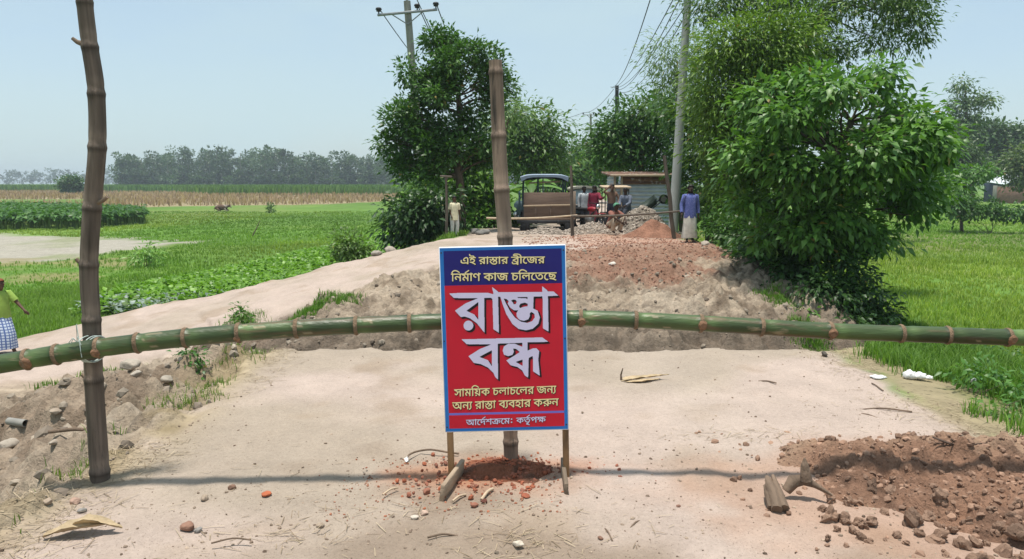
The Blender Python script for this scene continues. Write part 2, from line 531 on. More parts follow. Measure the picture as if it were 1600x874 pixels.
def land_colour(X, Y, z, w):
    n1 = fbm(X, Y, .6, 4, 61); n2 = fbm(X, Y, 4.5, 4, 62); n3 = fbm(X, Y, .09, 3, 63)
    def C(*c): return np.array(c, float)
    def mix(a, b, t): return a + (b - a) * t[..., None]
    grass = mix(C(.105, .20, .035) + 0 * X[..., None], C(.16, .25, .05), ss(-.5, .6, n1 * .6 + n3))
    grass = mix(grass, C(.20, .20, .075), ss(.35, .9, n3 + .4 * n1) * .6)
    far = ss(60, 130, Y)
    grass = mix(grass, C(.13, .225, .045), far * .6)
    # bands across the paddies
    band = vnoise(X * .012, Y * .11, 66)
    grass = grass * .86 * (1 + .4 * (band - .5))[..., None] * (1 + .15 * n2)[..., None]
    right = ss(3, 6, X - road_c(Y)) * ss(34, 44, Y) * (1 - ss(52, 60, Y))
    grass = mix(grass, C(.17, .17, .08), right * .75)
    bare = in_poly(X + 1.6 * n1, Y + 2.5 * n1, POLY_BARE).astype(float)
    bare = bare * (1 - ss(.35, .75, fbm(X, Y * .6, .35, 3, 71)) * .8)
    col = mix(grass, mix(C(.315, .29, .24) + 0 * X[..., None], C(.20, .22, .11), ss(0, .7, fbm(X, Y * .5, .5, 4, 72)) * .8), bare)
    dry = in_poly(X + n1, Y + 2 * n1, POLY_DRY) * ss(-.4, .3, fbm(X, Y, .5, 3, 73))
    col = mix(col, C(.24, .20, .10), dry * .7)
    st = in_poly(X, Y, POLY_STUBBLE) & ~in_poly(X, Y, POLY_STUBBLE_GAP)
    col = mix(col, C(.29, .22, .14), st.astype(float) * .85)
    # soil
    soil = mix(C(.37, .295, .22) + 0 * X[..., None], C(.185, .14, .10), ss(-.2, .7, n2 * .7 + n1 * .4))
    soil = mix(soil, C(.43, .355, .275), ss(.0, .6, fbm(X, Y, 1.3, 3, 64)) * .6)
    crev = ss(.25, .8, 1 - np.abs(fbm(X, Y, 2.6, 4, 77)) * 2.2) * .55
    soil = mix(soil, C(.15, .115, .085), crev * ss(.0, .4, np.abs(n1)))  # dark of crevices put into the soil colour as noise lines
    soil = mix(soil, C(.135, .105, .08), ss(-.55, -1.1, z) * .8 * w['pit'])  # shade low in the cut plus dark moist soil, put into the colour
    red = ss(-.32, .1, n1 * .5 + .35 - np.hypot((X - 2.9) / 2.6, (Y - 18.5) / 2.8) * .75 + .5 * ss(17, 19, Y) + .25 * n2)
    red = red * ss(15.4, 16.6, Y) * (1 - ss(21.5, 22.5, Y)) * ss(.3, 1.2, X - .2)
    soil = mix(soil, C(.275, .155, .108), red * .85)
    sl = np.maximum(w['pit'], w['lslope'])
    lred = ss(.1, .7, fbm(X, Y, .7, 3, 67)) * w['lslope'] * .5
    soil = mix(soil, C(.25, .175, .125), lred * .6)
    bankl = (w['dx'] < 0) * np.maximum(ss(.0, .03, w['emb']) * (1 - ss(13, 15, Y)), (X > -22) & (X < -2) & (Y < np.interp(X, RAMP[:, 0], RAMP[:, 1])) & (Y > 2 - X * .5))
    sl = np.maximum(sl, bankl)
    e = ss(.05, .3, w['emb']) * ss(7.3, 9, Y) * (1 - ss(20, 24, Y)) * (w['dx'] < w['over'] * 0 + 99)
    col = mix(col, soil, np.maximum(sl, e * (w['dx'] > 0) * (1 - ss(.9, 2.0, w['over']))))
    # packed dust of the road and the ramp
    dust = mix(C(.435, .347, .295) + 0 * X[..., None], C(.355, .29, .23), ss(-.4, .6, n1))
    dust = mix(dust, C(.29, .215, .15), ss(.3, .9, fbm(X, Y, 1.6, 4, 65)) * .5)
    track = np.exp(-((np.abs(X - .5) - .85) / .35) ** 2) * .35
    dust = mix(dust, C(.44, .365, .305), track)
    nearsoil = ss(.2, .9, fbm(X, Y, 1.1, 4, 68) + (4.05 - Y) * .6) * (Y < 5)
    dust = mix(dust, C(.26, .20, .15), nearsoil * .85)
    stainx = np.hypot((X + .3) / .78, (Y - 4.12) / .4) + .35 * n1 + .22 * n2
    dust = mix(dust, C(.42, .19, .105), (1 - ss(.35, 1.15, stainx)) * .88)
    stainy = np.hypot((X - 2.5) / 1.5, (Y - 3.85) / .75) + .3 * n1 + .2 * n2
    dust = mix(dust, C(.36, .20, .125), (1 - ss(.55, 1.25, stainy)) * .5)
    farred = ss(19, 20.5, Y) * (1 - ss(24.5, 26, Y)) * ss(1.0, 2.5, X)
    dust = mix(dust, C(.36, .19, .125), farred * (.45 + .3 * ss(0, .5, n2)))
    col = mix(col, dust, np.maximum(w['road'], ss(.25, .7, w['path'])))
    col0 = col
    # dry grass along the edges of the near road
    edge = np.exp(-((w['over'] - .12) / .3) ** 2) * (Y < 7.4)
    col = mix(col, C(.33, .26, .14), edge * .55 * ss(-.5, .4, n1 + n2 * .5))
    verge = (w['over'] > -.3) * (1 - .7 * ss(1.0, 1.7, w['over'])) * (w['dx'] > 0) * (Y < 9)
    vcol = mix(C(.27, .22, .14) + 0 * X[..., None], C(.15, .155, .065), ss(.25, .8, w['over'] + .3 * n2))
    col = mix(col, vcol, verge * ss(-.12, .12, w['over'] + .12 * n2) * .95)
    return np.clip(col, .01, .8)


def axis(lo, hi, step, g, a, b):
    core = np.arange(lo, hi + step / 2, step)
    up = []; s = step; p = core[-1]
    while p < b: s *= g; p += s; up.append(p)
    dn = []; s = step; p = core[0]
    while p > a: s *= g; p -= s; dn.append(p)
    return np.array(dn[::-1] + list(core) + up)


def build_land():
    xs = axis(-6.5, 6.5, .036, 1.05, -1550, 1550)
    ys = axis(2.3, 21.5, .042, 1.045, -40, 1560)
    X, Y = np.meshgrid(xs, ys)
    z, w = land(X, Y)
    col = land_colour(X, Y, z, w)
    ny, nx = X.shape
    V = np.stack([X, Y, z], -1).reshape(-1, 3); Cc = col.reshape(-1, 3)
    i, j = np.meshgrid(np.arange(ny - 1), np.arange(nx - 1), indexing='ij')
    a = i * nx + j
    Q = np.stack([a, a + 1, a + nx + 1, a + nx], -1).reshape(-1, 4)
    def fm(k): 
        k = np.asarray(k, float)
        return ((k[:-1, :-1] + k[1:, 1:]) / 2).ravel()
    path = fm(w['path']) > .5
    road = (fm(w['road']) > .5)
    yc = fm(Y)
    dug = (np.maximum(fm(w['pit']), fm(w['lslope'])) > .3)
    reg = np.zeros(len(Q), int)
    reg[dug] = 3
    reg[road & (yc < 8)] = 1
    reg[road & (yc > 19) & (yc < 400)] = 4
    reg[path & ~(reg == 4)] = 2
    for k, nm, mt, lab in ((0, 'ground', MAT_FIELD, 'flat green paddy fields either side of the raised road'),
                           (1, 'road', MAT_ROAD, 'pale packed dust surface of the closed road in front of the cut'),
                           (2, 'path', MAT_ROAD, 'sandy bypass track slanting down from the road to the fields'),
                           (3, 'terrain', MAT_SOIL, 'rough grey dug earth of the cut and its banks'),
                           (4, 'road', MAT_ROAD, 'dusty road beyond the cut running under the trees')):
        q = Q[reg == k]
        u, inv = np.unique(q, return_inverse=True)
        mb = MB(); mb.add(V[u], inv.reshape(-1, 4), Cc[u])
        tag(mb.build(nm, mt), lab, None, None, 'structure')


build_land()


# ------------------------------------------------------------------ plants
def leaves(mb, c, d, up, Ln, Wd, col, fold=.25):
    d = unit(d); s = unit(np.cross(d, up)); nn = unit(np.cross(s, d))
    Ln = np.reshape(Ln, (-1, 1)) * np.ones((len(c), 1)); Wd = np.reshape(Wd, (-1, 1)) * np.ones((len(c), 1))
    m = c + d * Ln * .42 + nn * Ln * .06
    l = m + s * Wd * .5 + nn * Wd * fold * .5; r = m - s * Wd * .5 + nn * Wd * fold * .5
    tip = c + d * Ln - nn * Ln * .12
    n = len(c)
    V = np.stack([c, l, tip, r, m], 1).reshape(-1, 3)
    b = np.arange(n) * 5
    T = np.concatenate([np.stack([b, b + 4, b + 1], 1), np.stack([b + 4, b + 2, b + 1], 1), np.stack([b, b + 3, b + 4], 1), np.stack([b + 4, b + 3, b + 2], 1)])
    mb.add(V, T, np.repeat(np.clip(col, .004, .9), 5, 0))


def rdir(n): return unit(rng.normal(size=(n, 3)))


DARK = ((.026, .075, .016), (.07, .155, .03))
MID = ((.042, .115, .02), (.115, .235, .04))
BROAD = ((.042, .12, .02), (.15, .285, .052))
LIGHT = ((.07, .15, .03), (.15, .26, .05))
YELLOW = ((.11, .19, .025), (.27, .34, .05))
PALE = ((.10, .17, .06), (.19, .27, .10))
GREYG = ((.06, .11, .04), (.115, .185, .06))


def crown(mb, blobs, leaf, width, dens, per, cl_r, pal, droop=.35, shell=.45, fold=.25, hang=0.0, lower=1.0):
    p0, p1 = np.array(pal[0]), np.array(pal[1])
    for c, r in blobs:
        c = np.array(tuple(c), float); r = np.array(r, float)
        area = 4 * np.pi * (((r[0] * r[1]) ** 1.6 + (r[0] * r[2]) ** 1.6 + (r[1] * r[2]) ** 1.6) / 3) ** (1 / 1.6)
        n = max(6, int(area * dens))
        d = rdir(n)
        rad = (shell + (1 - shell) * np.sqrt(rng.random(n)))
        o = rng.uniform(0, 40)
        rad = rad * (1 + .42 * fbm(d[:, 0] * 1.6 + o, d[:, 1] * 1.6 + d[:, 2] * 1.3, 1.4, 3, 5))
        rad = np.where(rng.random(n) < .13, rad * rng.uniform(1.1, 1.4, n), rad)
        cc = c + d * rad[:, None] * r
        m = per * n
        idx = np.repeat(np.arange(n), per)
        off = rng.normal(size=(m, 3)) * np.array([1, 1, .65]) * cl_r
        pos = cc[idx] + off
        pos[:, 2] -= hang * rng.random(m)
        dirn = unit(off / cl_r * .55 + d[idx] * .6 + rng.normal(size=(m, 3)) * .35 - np.array([0, 0, droop]))
        up = unit(np.array([0, 0, 1.0]) + rng.normal(size=(m, 3)) * .45 + d[idx] * .35)
        cv = rng.random(n)[idx] * .55 + rng.random(m) * .45
        col = p0 + (p1 - p0) * cv[:, None]
        col = col * (1 + .12 * rng.normal(size=(m, 1)))
        dead = rng.random(m) < .005
        col[dead] = np.array((.30, .22, .06)) * rng.uniform(.6, 1.2, (dead.sum(), 1))
        leaves(mb, pos, dirn, up, leaf * rng.uniform(.45, 1.3, m), width * rng.uniform(.6, 1.2, m), col, fold)


def pxblobs(L, depth=.8, jit=.15):
    out = []
    for b in L:
        x, y, rx, ry, Y = b
        k = mpp(Y)
        Yj = Y + rng.uniform(-jit, jit) * rx * k
        out.append((at(x, y, Yj), (rx * k, (rx + ry) / 2 * k * depth, ry * k)))
    return out


def limb(mb, a, b, r0, r1, bend=.12, n=7, seg=7):
    a, b = np.array(tuple(a), float), np.array(tuple(b), float)
    L = np.linalg.norm(b - a)
    t = np.linspace(0, 1, n)[:, None]
    o = rng.normal(size=3) * bend * L
    p = a + (b - a) * t + o * (t * (1 - t)) * 2 + rng.normal(size=(n, 3)) * L * .012 * (t > 0) * (t < 1)
    p[:, 2] += (t * (1 - t))[:, 0] * L * .15
    tube(mb, p, r0 + (r1 - r0) * t[:, 0] ** .8, seg, True)
    return p


def tree(name, label, cat, trunk, blobs, group=None, bark=None, leafmat=None, limbs=True, crown_blobs=None, lim_r=.4, **kw):
    """trunk: list of (point, radius)"""
    base = trunk[0][0]
    t = empty(name, base, label, cat, group)
    off = np.array(tuple(base))
    mb = MB()
    pts = np.array([tuple(p) for p, _ in trunk]) - off
    rad = np.array([r for _, r in trunk])
    k = np.linspace(0, 1, len(pts)); kk = np.linspace(0, 1, max(6, len(pts) * 4))
    P = np.stack([np.interp(kk, k, pts[:, i]) for i in range(3)], 1); rr = np.interp(kk, k, rad)
    rr[0] *= 1.35
    P[0, 2] -= .12
    tube(mb, P, rr, 9, True)
    if limbs:
        for c, r in blobs:
            c = np.array(tuple(c)) - off
            cand = int(np.argmin(np.linalg.norm(P - (c - np.array([0, 0, np.linalg.norm(c - P[-1]) * .25])), axis=1)))
            cand = max(cand, len(P) // 3)
            q = limb(mb, P[cand], c, rr[cand] * lim_r, rr[cand] * .12)
            for _ in range(3):
                e = c + rng.normal(size=3) * np.array(r) * .55
                limb(mb, q[rng.integers(3, 6)], e, rr[cand] * .16, rr[cand] * .05, n=5, seg=5)
    mb.build('trunk', bark or MAT_BARK, t)
    mb = MB()
    crown(mb, [(Vector(tuple(np.array(tuple(c)) - off)), r) for c, r in (crown_blobs or blobs)], **kw)
    mb.build('crown', leafmat or MAT_LEAF, t)
    return t


def poly_blobs(poly, Y, depth, n, rx, ry, gaps=()):
    """small leaf tiers spread through the volume behind an outline given in pixels at distance Y"""
    p = np.array(poly, float); k = mpp(Y); out = []
    c = p.mean(0); big = np.abs(p - c).max(0)
    while len(out) < n:
        x, y = rng.uniform(p[:, 0].min(), p[:, 0].max()), rng.uniform(p[:, 1].min(), p[:, 1].max())
        if not in_poly(np.array([x]), np.array([y]), poly)[0]: continue
        if any(math.hypot(x - a, y - b) < r for a, b, r in gaps) and rng.random() < .93: continue
        e = math.hypot((x - c[0]) / big[0], (y - c[1]) / big[1])
        d = depth * math.sqrt(max(.12, 1 - min(e, 1) ** 2)) * rng.uniform(-1, 1)
        s = rng.uniform(.7, 1.3)
        out.append((at(x, y, Y + d), (rx * k * s, rx * k * s * .95, ry * k * s)))
    return out


def bush(name, label, cat, base, blobs, group=None, leafmat=None, nstem=5, **kw):
    t = empty(name, base, label, cat, group)
    off = np.array(tuple(base))
    mb = MB()
    for k in range(nstem):
        c, r = blobs[k % len(blobs)]
        c = np.array(tuple(c)) - off + rng.normal(size=3) * np.array(r) * .35
        if name == 'weed': c = c * .8
        limb(mb, rng.normal(size=3) * np.array([.08, .08, 0]) - [0, 0, .08], c, min(.022, kw['leaf'] * .09), min(.006, kw['leaf'] * .03), n=5, seg=5)
    mb.build('stem', MAT_BARK, t)
    mb = MB()
    crown(mb, [(Vector(tuple(np.array(tuple(c)) - off)), r) for c, r in blobs], **kw)
    mb.build('foliage', leafmat or MAT_LEAF, t)
    return t


def blades(mb, P, h, w, lean, pal, curl=.4, tint=None):
    n = len(P)
    a = rng.uniform(0, 2 * np.pi, n)
    h = h * np.ones(n) * rng.uniform(.55, 1.2, n)
    d = np.stack([np.cos(a), np.sin(a), np.zeros(n)], 1)
    s = np.stack([-np.sin(a), np.cos(a), np.zeros(n)], 1) * (np.reshape(w * np.ones(n), (-1, 1)) * .5)
    ln = (lean * rng.random(n) * h)[:, None]
    up = np.array([0, 0, 1.0])
    b0, b1 = P - s, P + s
    mid = P + up * (h * .6)[:, None] + d * ln * .35
    tip = P + up * (h * (1 - curl * .3))[:, None] + d * ln
    V = np.stack([b0, b1, mid + s * .7, mid - s * .7, tip], 1).reshape(-1, 3)
    k = np.arange(n) * 5
    T = np.concatenate([np.stack([k, k + 1, k + 2], 1), np.stack([k, k + 2, k + 3], 1), np.stack([k + 3, k + 2, k + 4], 1)])
    p0, p1 = np.array(pal[0]), np.array(pal[1])
    col = p0 + (p1 - p0) * rng.random((n, 1))
    col = col * (1 + .1 * rng.normal(size=(n, 1)))
    if tint is not None: col = col * (tint if np.ndim(tint) == 2 else np.reshape(tint, (-1, 1)))
    mb.add(V, T, np.repeat(np.clip(col, .005, .9), 5, 0))


def scatter(poly, n):
    p = np.array(poly); lo, hi = p.min(0), p.max(0)
    X = rng.uniform(lo[0], hi[0], n); Y = rng.uniform(lo[1], hi[1], n)
    m = in_poly(X, Y, poly)
    return X[m], Y[m]


def ground_pts(X, Y, dz=0.0):
    return np.stack([X, Y, zats(X, Y) + dz], 1)


def tufts(X, Y, per, spread):
    i = np.repeat(np.arange(len(X)), per)
    return X[i] + rng.normal(size=len(i)) * spread, Y[i] + rng.normal(size=len(i)) * spread


FIELD_PAL = ((.085, .175, .025), (.17, .275, .045))
DRY_PAL = ((.22, .17, .08), (.40, .31, .17))


BAG = hit(1430, 594)


def build_grass():
    # short paddy grass of both sides, thinned out with distance
    mb = MB()
    n = 120000
    Y = 13 * (95 / 13) ** rng.random(n); X = rng.uniform(-.82, .9, n) * Y
    _, w = land(X, Y)
    ok = (w['emb'] < .12) & (w['path'] < .05) & (w['road'] < .1)
    ok &= ~(in_poly(X, Y, POLY_DRY) & (rng.random(n) < .7))
    ok &= ~in_poly(X, Y, POLY_BARE) & ~in_poly(X, Y, POLY_STRIP) & ~in_poly(X, Y, POLY_TALL)
    X, Y = X[ok], Y[ok]
    X, Y = tufts(X, Y, 3, .06)
    P = ground_pts(X, Y, -.02)
    right_tint = np.where(X > 4, 1.15, 1.0)
    hh = np.where(X > 0, .2, .17) * (.7 + .6 * vnoise(X * .3, Y * .3, 82))
    blades(mb, P, hh, .010 + .0007 * Y, .75, FIELD_PAL, tint=(right_tint * (.78 + .5 * vnoise(X * .02, Y * .13, 66)) * (.85 + .3 * vnoise(X * .5, Y * .5, 92)))[:, None] * (1 + (ss(.45, .8, vnoise(X * .09, Y * .05, 93)) * .45)[:, None] * np.array([1, .25, .6])))
    # verge of the near road on the right
    n = 26000
    X = rng.uniform(3.0, 7.5, n); Y = rng.uniform(3.6, 12.5, n)
    _, w = land(X, Y)
    e = w['over']
    ok = (e > .12 + .42 * rng.random(n)) & (w['pit'] < .25) & (fbm(X, Y, 1.2, 3, 83) > -.35 - ss(.3, 1.2, e)) & ~((np.abs(X - BAG.x * Y / BAG.y) < .13) & (Y > BAG.y - .55) & (Y < BAG.y + .12))
    X, Y = tufts(X[ok], Y[ok], 7, .05)
    blades(mb, ground_pts(X, Y, -.01), .13 + .1 * vnoise(X, Y, 84), .009, .9, ((.06, .14, .02), (.16, .27, .05)))
    # strip along the left edge of the near road and on its bank
    n = 9000
    X = rng.uniform(-6.5, -1.9, n); Y = rng.uniform(3.2, 8.6, n)
    _, w = land(X, Y)
    e = w['over']
    ok = (e > -.02) & ((e < .42) & (rng.random(n) < .45) | (fbm(X, Y, .9, 3, 85) > .62)) & (e < 2.5) & (fbm(X, Y, 1.3, 3, 86) > .02) & (w['dx'] < 0) & (w['pit'] < .4)
    X, Y = tufts(X[ok], Y[ok], 6, .045)
    blades(mb, ground_pts(X, Y, -.01), .05 + .07 * vnoise(X * 2, Y * 2, 87), .007, 1.1, ((.07, .13, .025), (.17, .24, .05)))
    # slopes either side of the ramp, edge of the bank on the right
    n = 26000
    X = rng.uniform(-16, -1.5, n); Y = rng.uniform(13, 26, n)
    _, w = land(X, Y)
    ok = (w['path'] < .22) & (w['pit'] < .1) & (w['road'] < .1) & ~in_poly(X, Y, POLY_STRIP) & (Y > 15.5 - .25 * X * 0)
    X, Y = tufts(X[ok], Y[ok], 4, .06)
    blades(mb, ground_pts(X, Y, -.01), .16 + .14 * vnoise(X, Y, 88), .018, .8, ((.10, .19, .03), (.20, .31, .06)))
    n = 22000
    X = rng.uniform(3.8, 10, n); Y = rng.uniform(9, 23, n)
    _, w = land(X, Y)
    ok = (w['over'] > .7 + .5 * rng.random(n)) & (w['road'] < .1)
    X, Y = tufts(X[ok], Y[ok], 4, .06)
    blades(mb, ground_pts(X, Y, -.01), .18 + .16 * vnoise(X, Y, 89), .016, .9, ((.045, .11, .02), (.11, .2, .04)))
    # green patches in the cut
    for (x, y, Yd, rx, ry, k) in ((500, 492, 14.6, .7, .35, 500), (1225, 545, 11.5, .45, .3, 420), (1215, 470, 14.8, .35, .5, 200), (380, 500, 15.6, .35, .3, 160), (1270, 490, 13.2, .4, .4, 250)):
        c = at(x, y, Yd)
        X = c.x + rng.normal(size=k) * rx * .5; Y = Yd + rng.normal(size=k) * ry * .5
        X, Y = tufts(X, Y, 5, .05)
        blades(mb, ground_pts(X, Y, -.01), .13, .012, 1.0, ((.06, .14, .02), (.14, .25, .04)))
    tag(mb.build('grass', MAT_GRASS), 'green grass of the fields, verges and banks', 'grass', None, 'stuff')

    mb = MB()
    n = 3500
    X = np.concatenate([rng.normal(-2.35, .22, n), rng.normal(3.3, .3, n)]); Y = rng.uniform(3.1, 7.4, 2 * n)
    _, w = land(X, Y)
    ok = (w['over'] > -.35 - .2 * rng.random(2 * n)) & (w['pit'] < .1) & (fbm(X, Y, 1.5, 3, 91) > -.2)
    X, Y = X[ok], Y[ok]
    extra = [(1.62, 4.75, .3, .08, 130), (.05, 3.25, .18, .1, 120), (-1.15, 3.4, .25, .1, 100), (-1.1, 3.9, .6, .3, 60), (.2, 3.5, .8, .2, 70), (2.6, 5.2, .5, .3, 60), (-.45, 3.6, .35, .1, 70)]
    for x, y, rx, ry, k in extra:
        X = np.concatenate([X, rng.normal(x, rx, k)]); Y = np.concatenate([Y, rng.normal(y, ry, k)])
    P = ground_pts(X, Y, .006)
    a = rng.uniform(0, np.pi, len(X)); L = .02 + .11 * rng.random(len(X)) ** 2
    d = np.stack([np.cos(a), np.sin(a), rng.normal(size=len(X)) * .08], 1) * L[:, None]
    s = np.stack([-np.sin(a), np.cos(a), 0 * a], 1) * rng.uniform(.0008, .002, (len(X), 1))
    V = np.stack([P - s, P + s, P + d + s, P + d - s], 1).reshape(-1, 3)
    c = np.array((.16, .11, .065)) + (np.array((.46, .37, .25)) - np.array((.16, .11, .065))) * rng.random((len(X), 1))
    mb.add(V, np.arange(len(X) * 4).reshape(-1, 4), np.repeat(c, 4, 0))
    tag(mb.build('straw', MAT_CHIP), 'dry straw scattered along the road edges', 'straw', None, 'stuff')


def build_crops():
    mb = MB()                                         # broad-leaved strip below the ramp
    X, Y = scatter(POLY_STRIP, 14000)
    _, w = land(X, Y)
    k = w['path'] < .3
    X, Y = X[k][:6500], Y[k][:6500]
    i = np.repeat(np.arange(len(X)), 6)
    P = ground_pts(X, Y, 0.0)[i]
    n = len(i); a = rng.uniform(0, 2 * np.pi, n)
    o = np.stack([np.cos(a), np.sin(a), 0 * a], 1)
    pos = P + o * rng.uniform(.02, .12, (n, 1)) + np.array([0, 0, 1]) * rng.uniform(.12, .42, (n, 1))
    grey = (np.exp(-((X + 9.9) / 1.2) ** 2 - ((Y - 19.6) / 1.6) ** 2) > rng.random(len(X)) * 1.1)[i]
    cl = np.array((.085, .19, .02)) + (np.array((.2, .37, .04)) - np.array((.085, .19, .02))) * rng.random((n, 1))
    cl[grey] = np.array((.30, .36, .33)) * rng.uniform(.7, 1.1, (grey.sum(), 1))
    leaves(mb, pos, o + np.array([0, 0, .5]) + rng.normal(size=(n, 3)) * .25, np.tile([0, 0, 1.0], (n, 1)) + rng.normal(size=(n, 3)) * .3, rng.uniform(.14, .26, n), rng.uniform(.1, .17, n), cl)
    tag(mb.build('leafy_plants', MAT_LEAF), 'bright green broad-leaved plants filling the strip beside the sandy track', 'crop', None, 'stuff')

    mb = MB()                                         # tall leafy crop
    X, Y = scatter(POLY_TALL, 9000)
    e = np.full(len(X), 1.25) + .12 * rng.normal(size=len(X))
    P = ground_pts(X, Y, 0)
    i = np.repeat(np.arange(len(X)), 7); n = len(i)
    a = rng.uniform(0, 2 * np.pi, n); o = np.stack([np.cos(a), np.sin(a), 0 * a], 1)
    pos = P[i] + np.array([0, 0, 1.0]) * (e[i] * rng.uniform(.35, 1, n) ** .5)[:, None] + o * .1
    cl = np.array((.03, .085, .015)) + (np.array((.085, .19, .035)) - np.array((.03, .085, .015))) * rng.random((n, 1))
    leaves(mb, pos, o + np.array([0, 0, -.25]), np.tile([0, 0, 1.0], (n, 1)) + rng.normal(size=(n, 3)) * .25, rng.uniform(.35, .6, n), rng.uniform(.2, .32, n), cl)
    blades(mb, P, 1.1, .07, .1, ((.06, .1, .03), (.14, .2, .06)))
    tag(mb.build('tall_crop', MAT_LEAF), 'block of tall dark green leafy crop standing in the left field', 'crop', None, 'stuff')

    mb = MB()                                         # harvested stubble
    X, Y = scatter(POLY_STUBBLE, 75000)
    g = ~in_poly(X, Y, POLY_STUBBLE_GAP)
    X, Y = X[g], Y[g]
    k = rng.random(len(X)) < np.clip(140 / Y, 0, 1)
    X, Y = X[k], Y[k]
    blades(mb, ground_pts(X, Y, -.02), 1.1, .09 + .0007 * Y, .55, ((.20, .13, .09), (.42, .30, .225)))
    tag(mb.build('stubble', MAT_GRASS), 'brown dried maize stalks in a strip across the left field', 'crop', None, 'stuff')

    mb = MB()                                         # green maize behind
    n = 42000
    Y = rng.uniform(215, 345, n); X = (rng.uniform(-100, 690, n) - 800) / F * Y
    front = np.interp((X / Y) * F + 800, [-100, 250, 330, 420, 690], [300, 285, 215, 205, 190])
    k = Y > front
    X, Y = X[k], Y[k]
    blades(mb, ground_pts(X, Y, 0), 2.9, .42, .35, ((.06, .125, .03), (.15, .24, .06)))
    n = 9000
    Y = rng.uniform(330, 400, n); X = (rng.uniform(-100, 720, n) - 800) / F * Y
    blades(mb, ground_pts(X, Y, 0), 2.6, .6, .35, ((.07, .14, .035), (.15, .24, .06)))
    tag(mb.build('maize_crop', MAT_GRASS), 'band of green maize along the far side of the left field', 'crop', None, 'stuff')


def far_wood(name, label, tr, leaf, nl, pal, trunkc=True):
    """tr: list of X, Y, height"""
    ml, mt = MB(), MB()
    p0, p1 = np.array(pal[0]), np.array(pal[1])
    for X, Y, h in tr:
        z = -2.0
        wd = h * rng.uniform(.12, .2)
        tint = rng.uniform(.75, 1.2)
        nb = rng.integers(5, 9)
        for _ in range(nb):
            f = rng.uniform(.15, .95)
            c = np.array([X + rng.normal() * wd * (1.1 - f * .5), Y + rng.normal() * wd, z + h * f])
            r = np.array([wd * .75, wd * .75, h * .085]) * rng.uniform(.6, 1.25)
            m = int(nl / nb)
            d = rdir(m)
            pos = c + d * r * (rng.random((m, 1)) ** .4)
            col = (p0 + (p1 - p0) * (rng.random((m, 1)) * .6 + rng.random() * .4)) * tint
            leaves(ml, pos, d + rng.normal(size=(m, 3)) * .5, np.tile([0, 0, 1.], (m, 1)) + rng.normal(size=(m, 3)) * .5, leaf * rng.uniform(.6, 1.3, m), leaf * .6, col)
        if trunkc:
            tube(mt, [(X, Y, z - .3), (X + rng.normal() * .4, Y, z + h * .85)], [h * .011, h * .004], 5, False, (.20, .17, .14))
    o = ml.build(name, MAT_LEAF)
    tag(o, label, 'wood', None, 'stuff')
    if trunkc:
        t = mt.build('trunk', MAT_CHIP, o)
        t['kind'] = 'stuff'


def build_woods():
    tr = []
    for k in range(260):
        Y = rng.uniform(425, 520)
        x = 194 + 2.85 * k + rng.uniform(-6, 6)
        h = np.interp(x, [190, 230, 330, 480, 560, 640, 930], [18, 21, 24.5, 22, 20, 23, 23]) * rng.uniform(.8, 1.06)
        tr.append(((x - 800) / F * Y, Y, h))
    for x in (196, 207, 219, 228):
        tr.append(((x - 800) / F * 425, 425, rng.uniform(16, 20)))
    # shrub layer that closes the wood near the ground
    for k in range(130):
        Y = rng.uniform(422, 440); x = rng.uniform(188, 930)
        tr.append(((x - 800) / F * Y, Y, rng.uniform(5, 10)))
    far_wood('woods', 'grey-green wood of slim trees across the far left edge of the fields', tr, 1.5, 330, ((.034, .068, .026), (.08, .135, .045)))
    tr = []
    for k in range(430):
        Y = rng.uniform(980, 1120); x = -500 + 6.05 * k + rng.uniform(-6, 6)
        tr.append(((x - 800) / F * Y, Y, rng.uniform(15, 23) * (1.25 if rng.random() < .08 else 1)))
    far_wood('woods', 'pale blue line of trees on the horizon', tr, 3.4, 90, ((.03, .06, .03), (.07, .10, .05)), False)


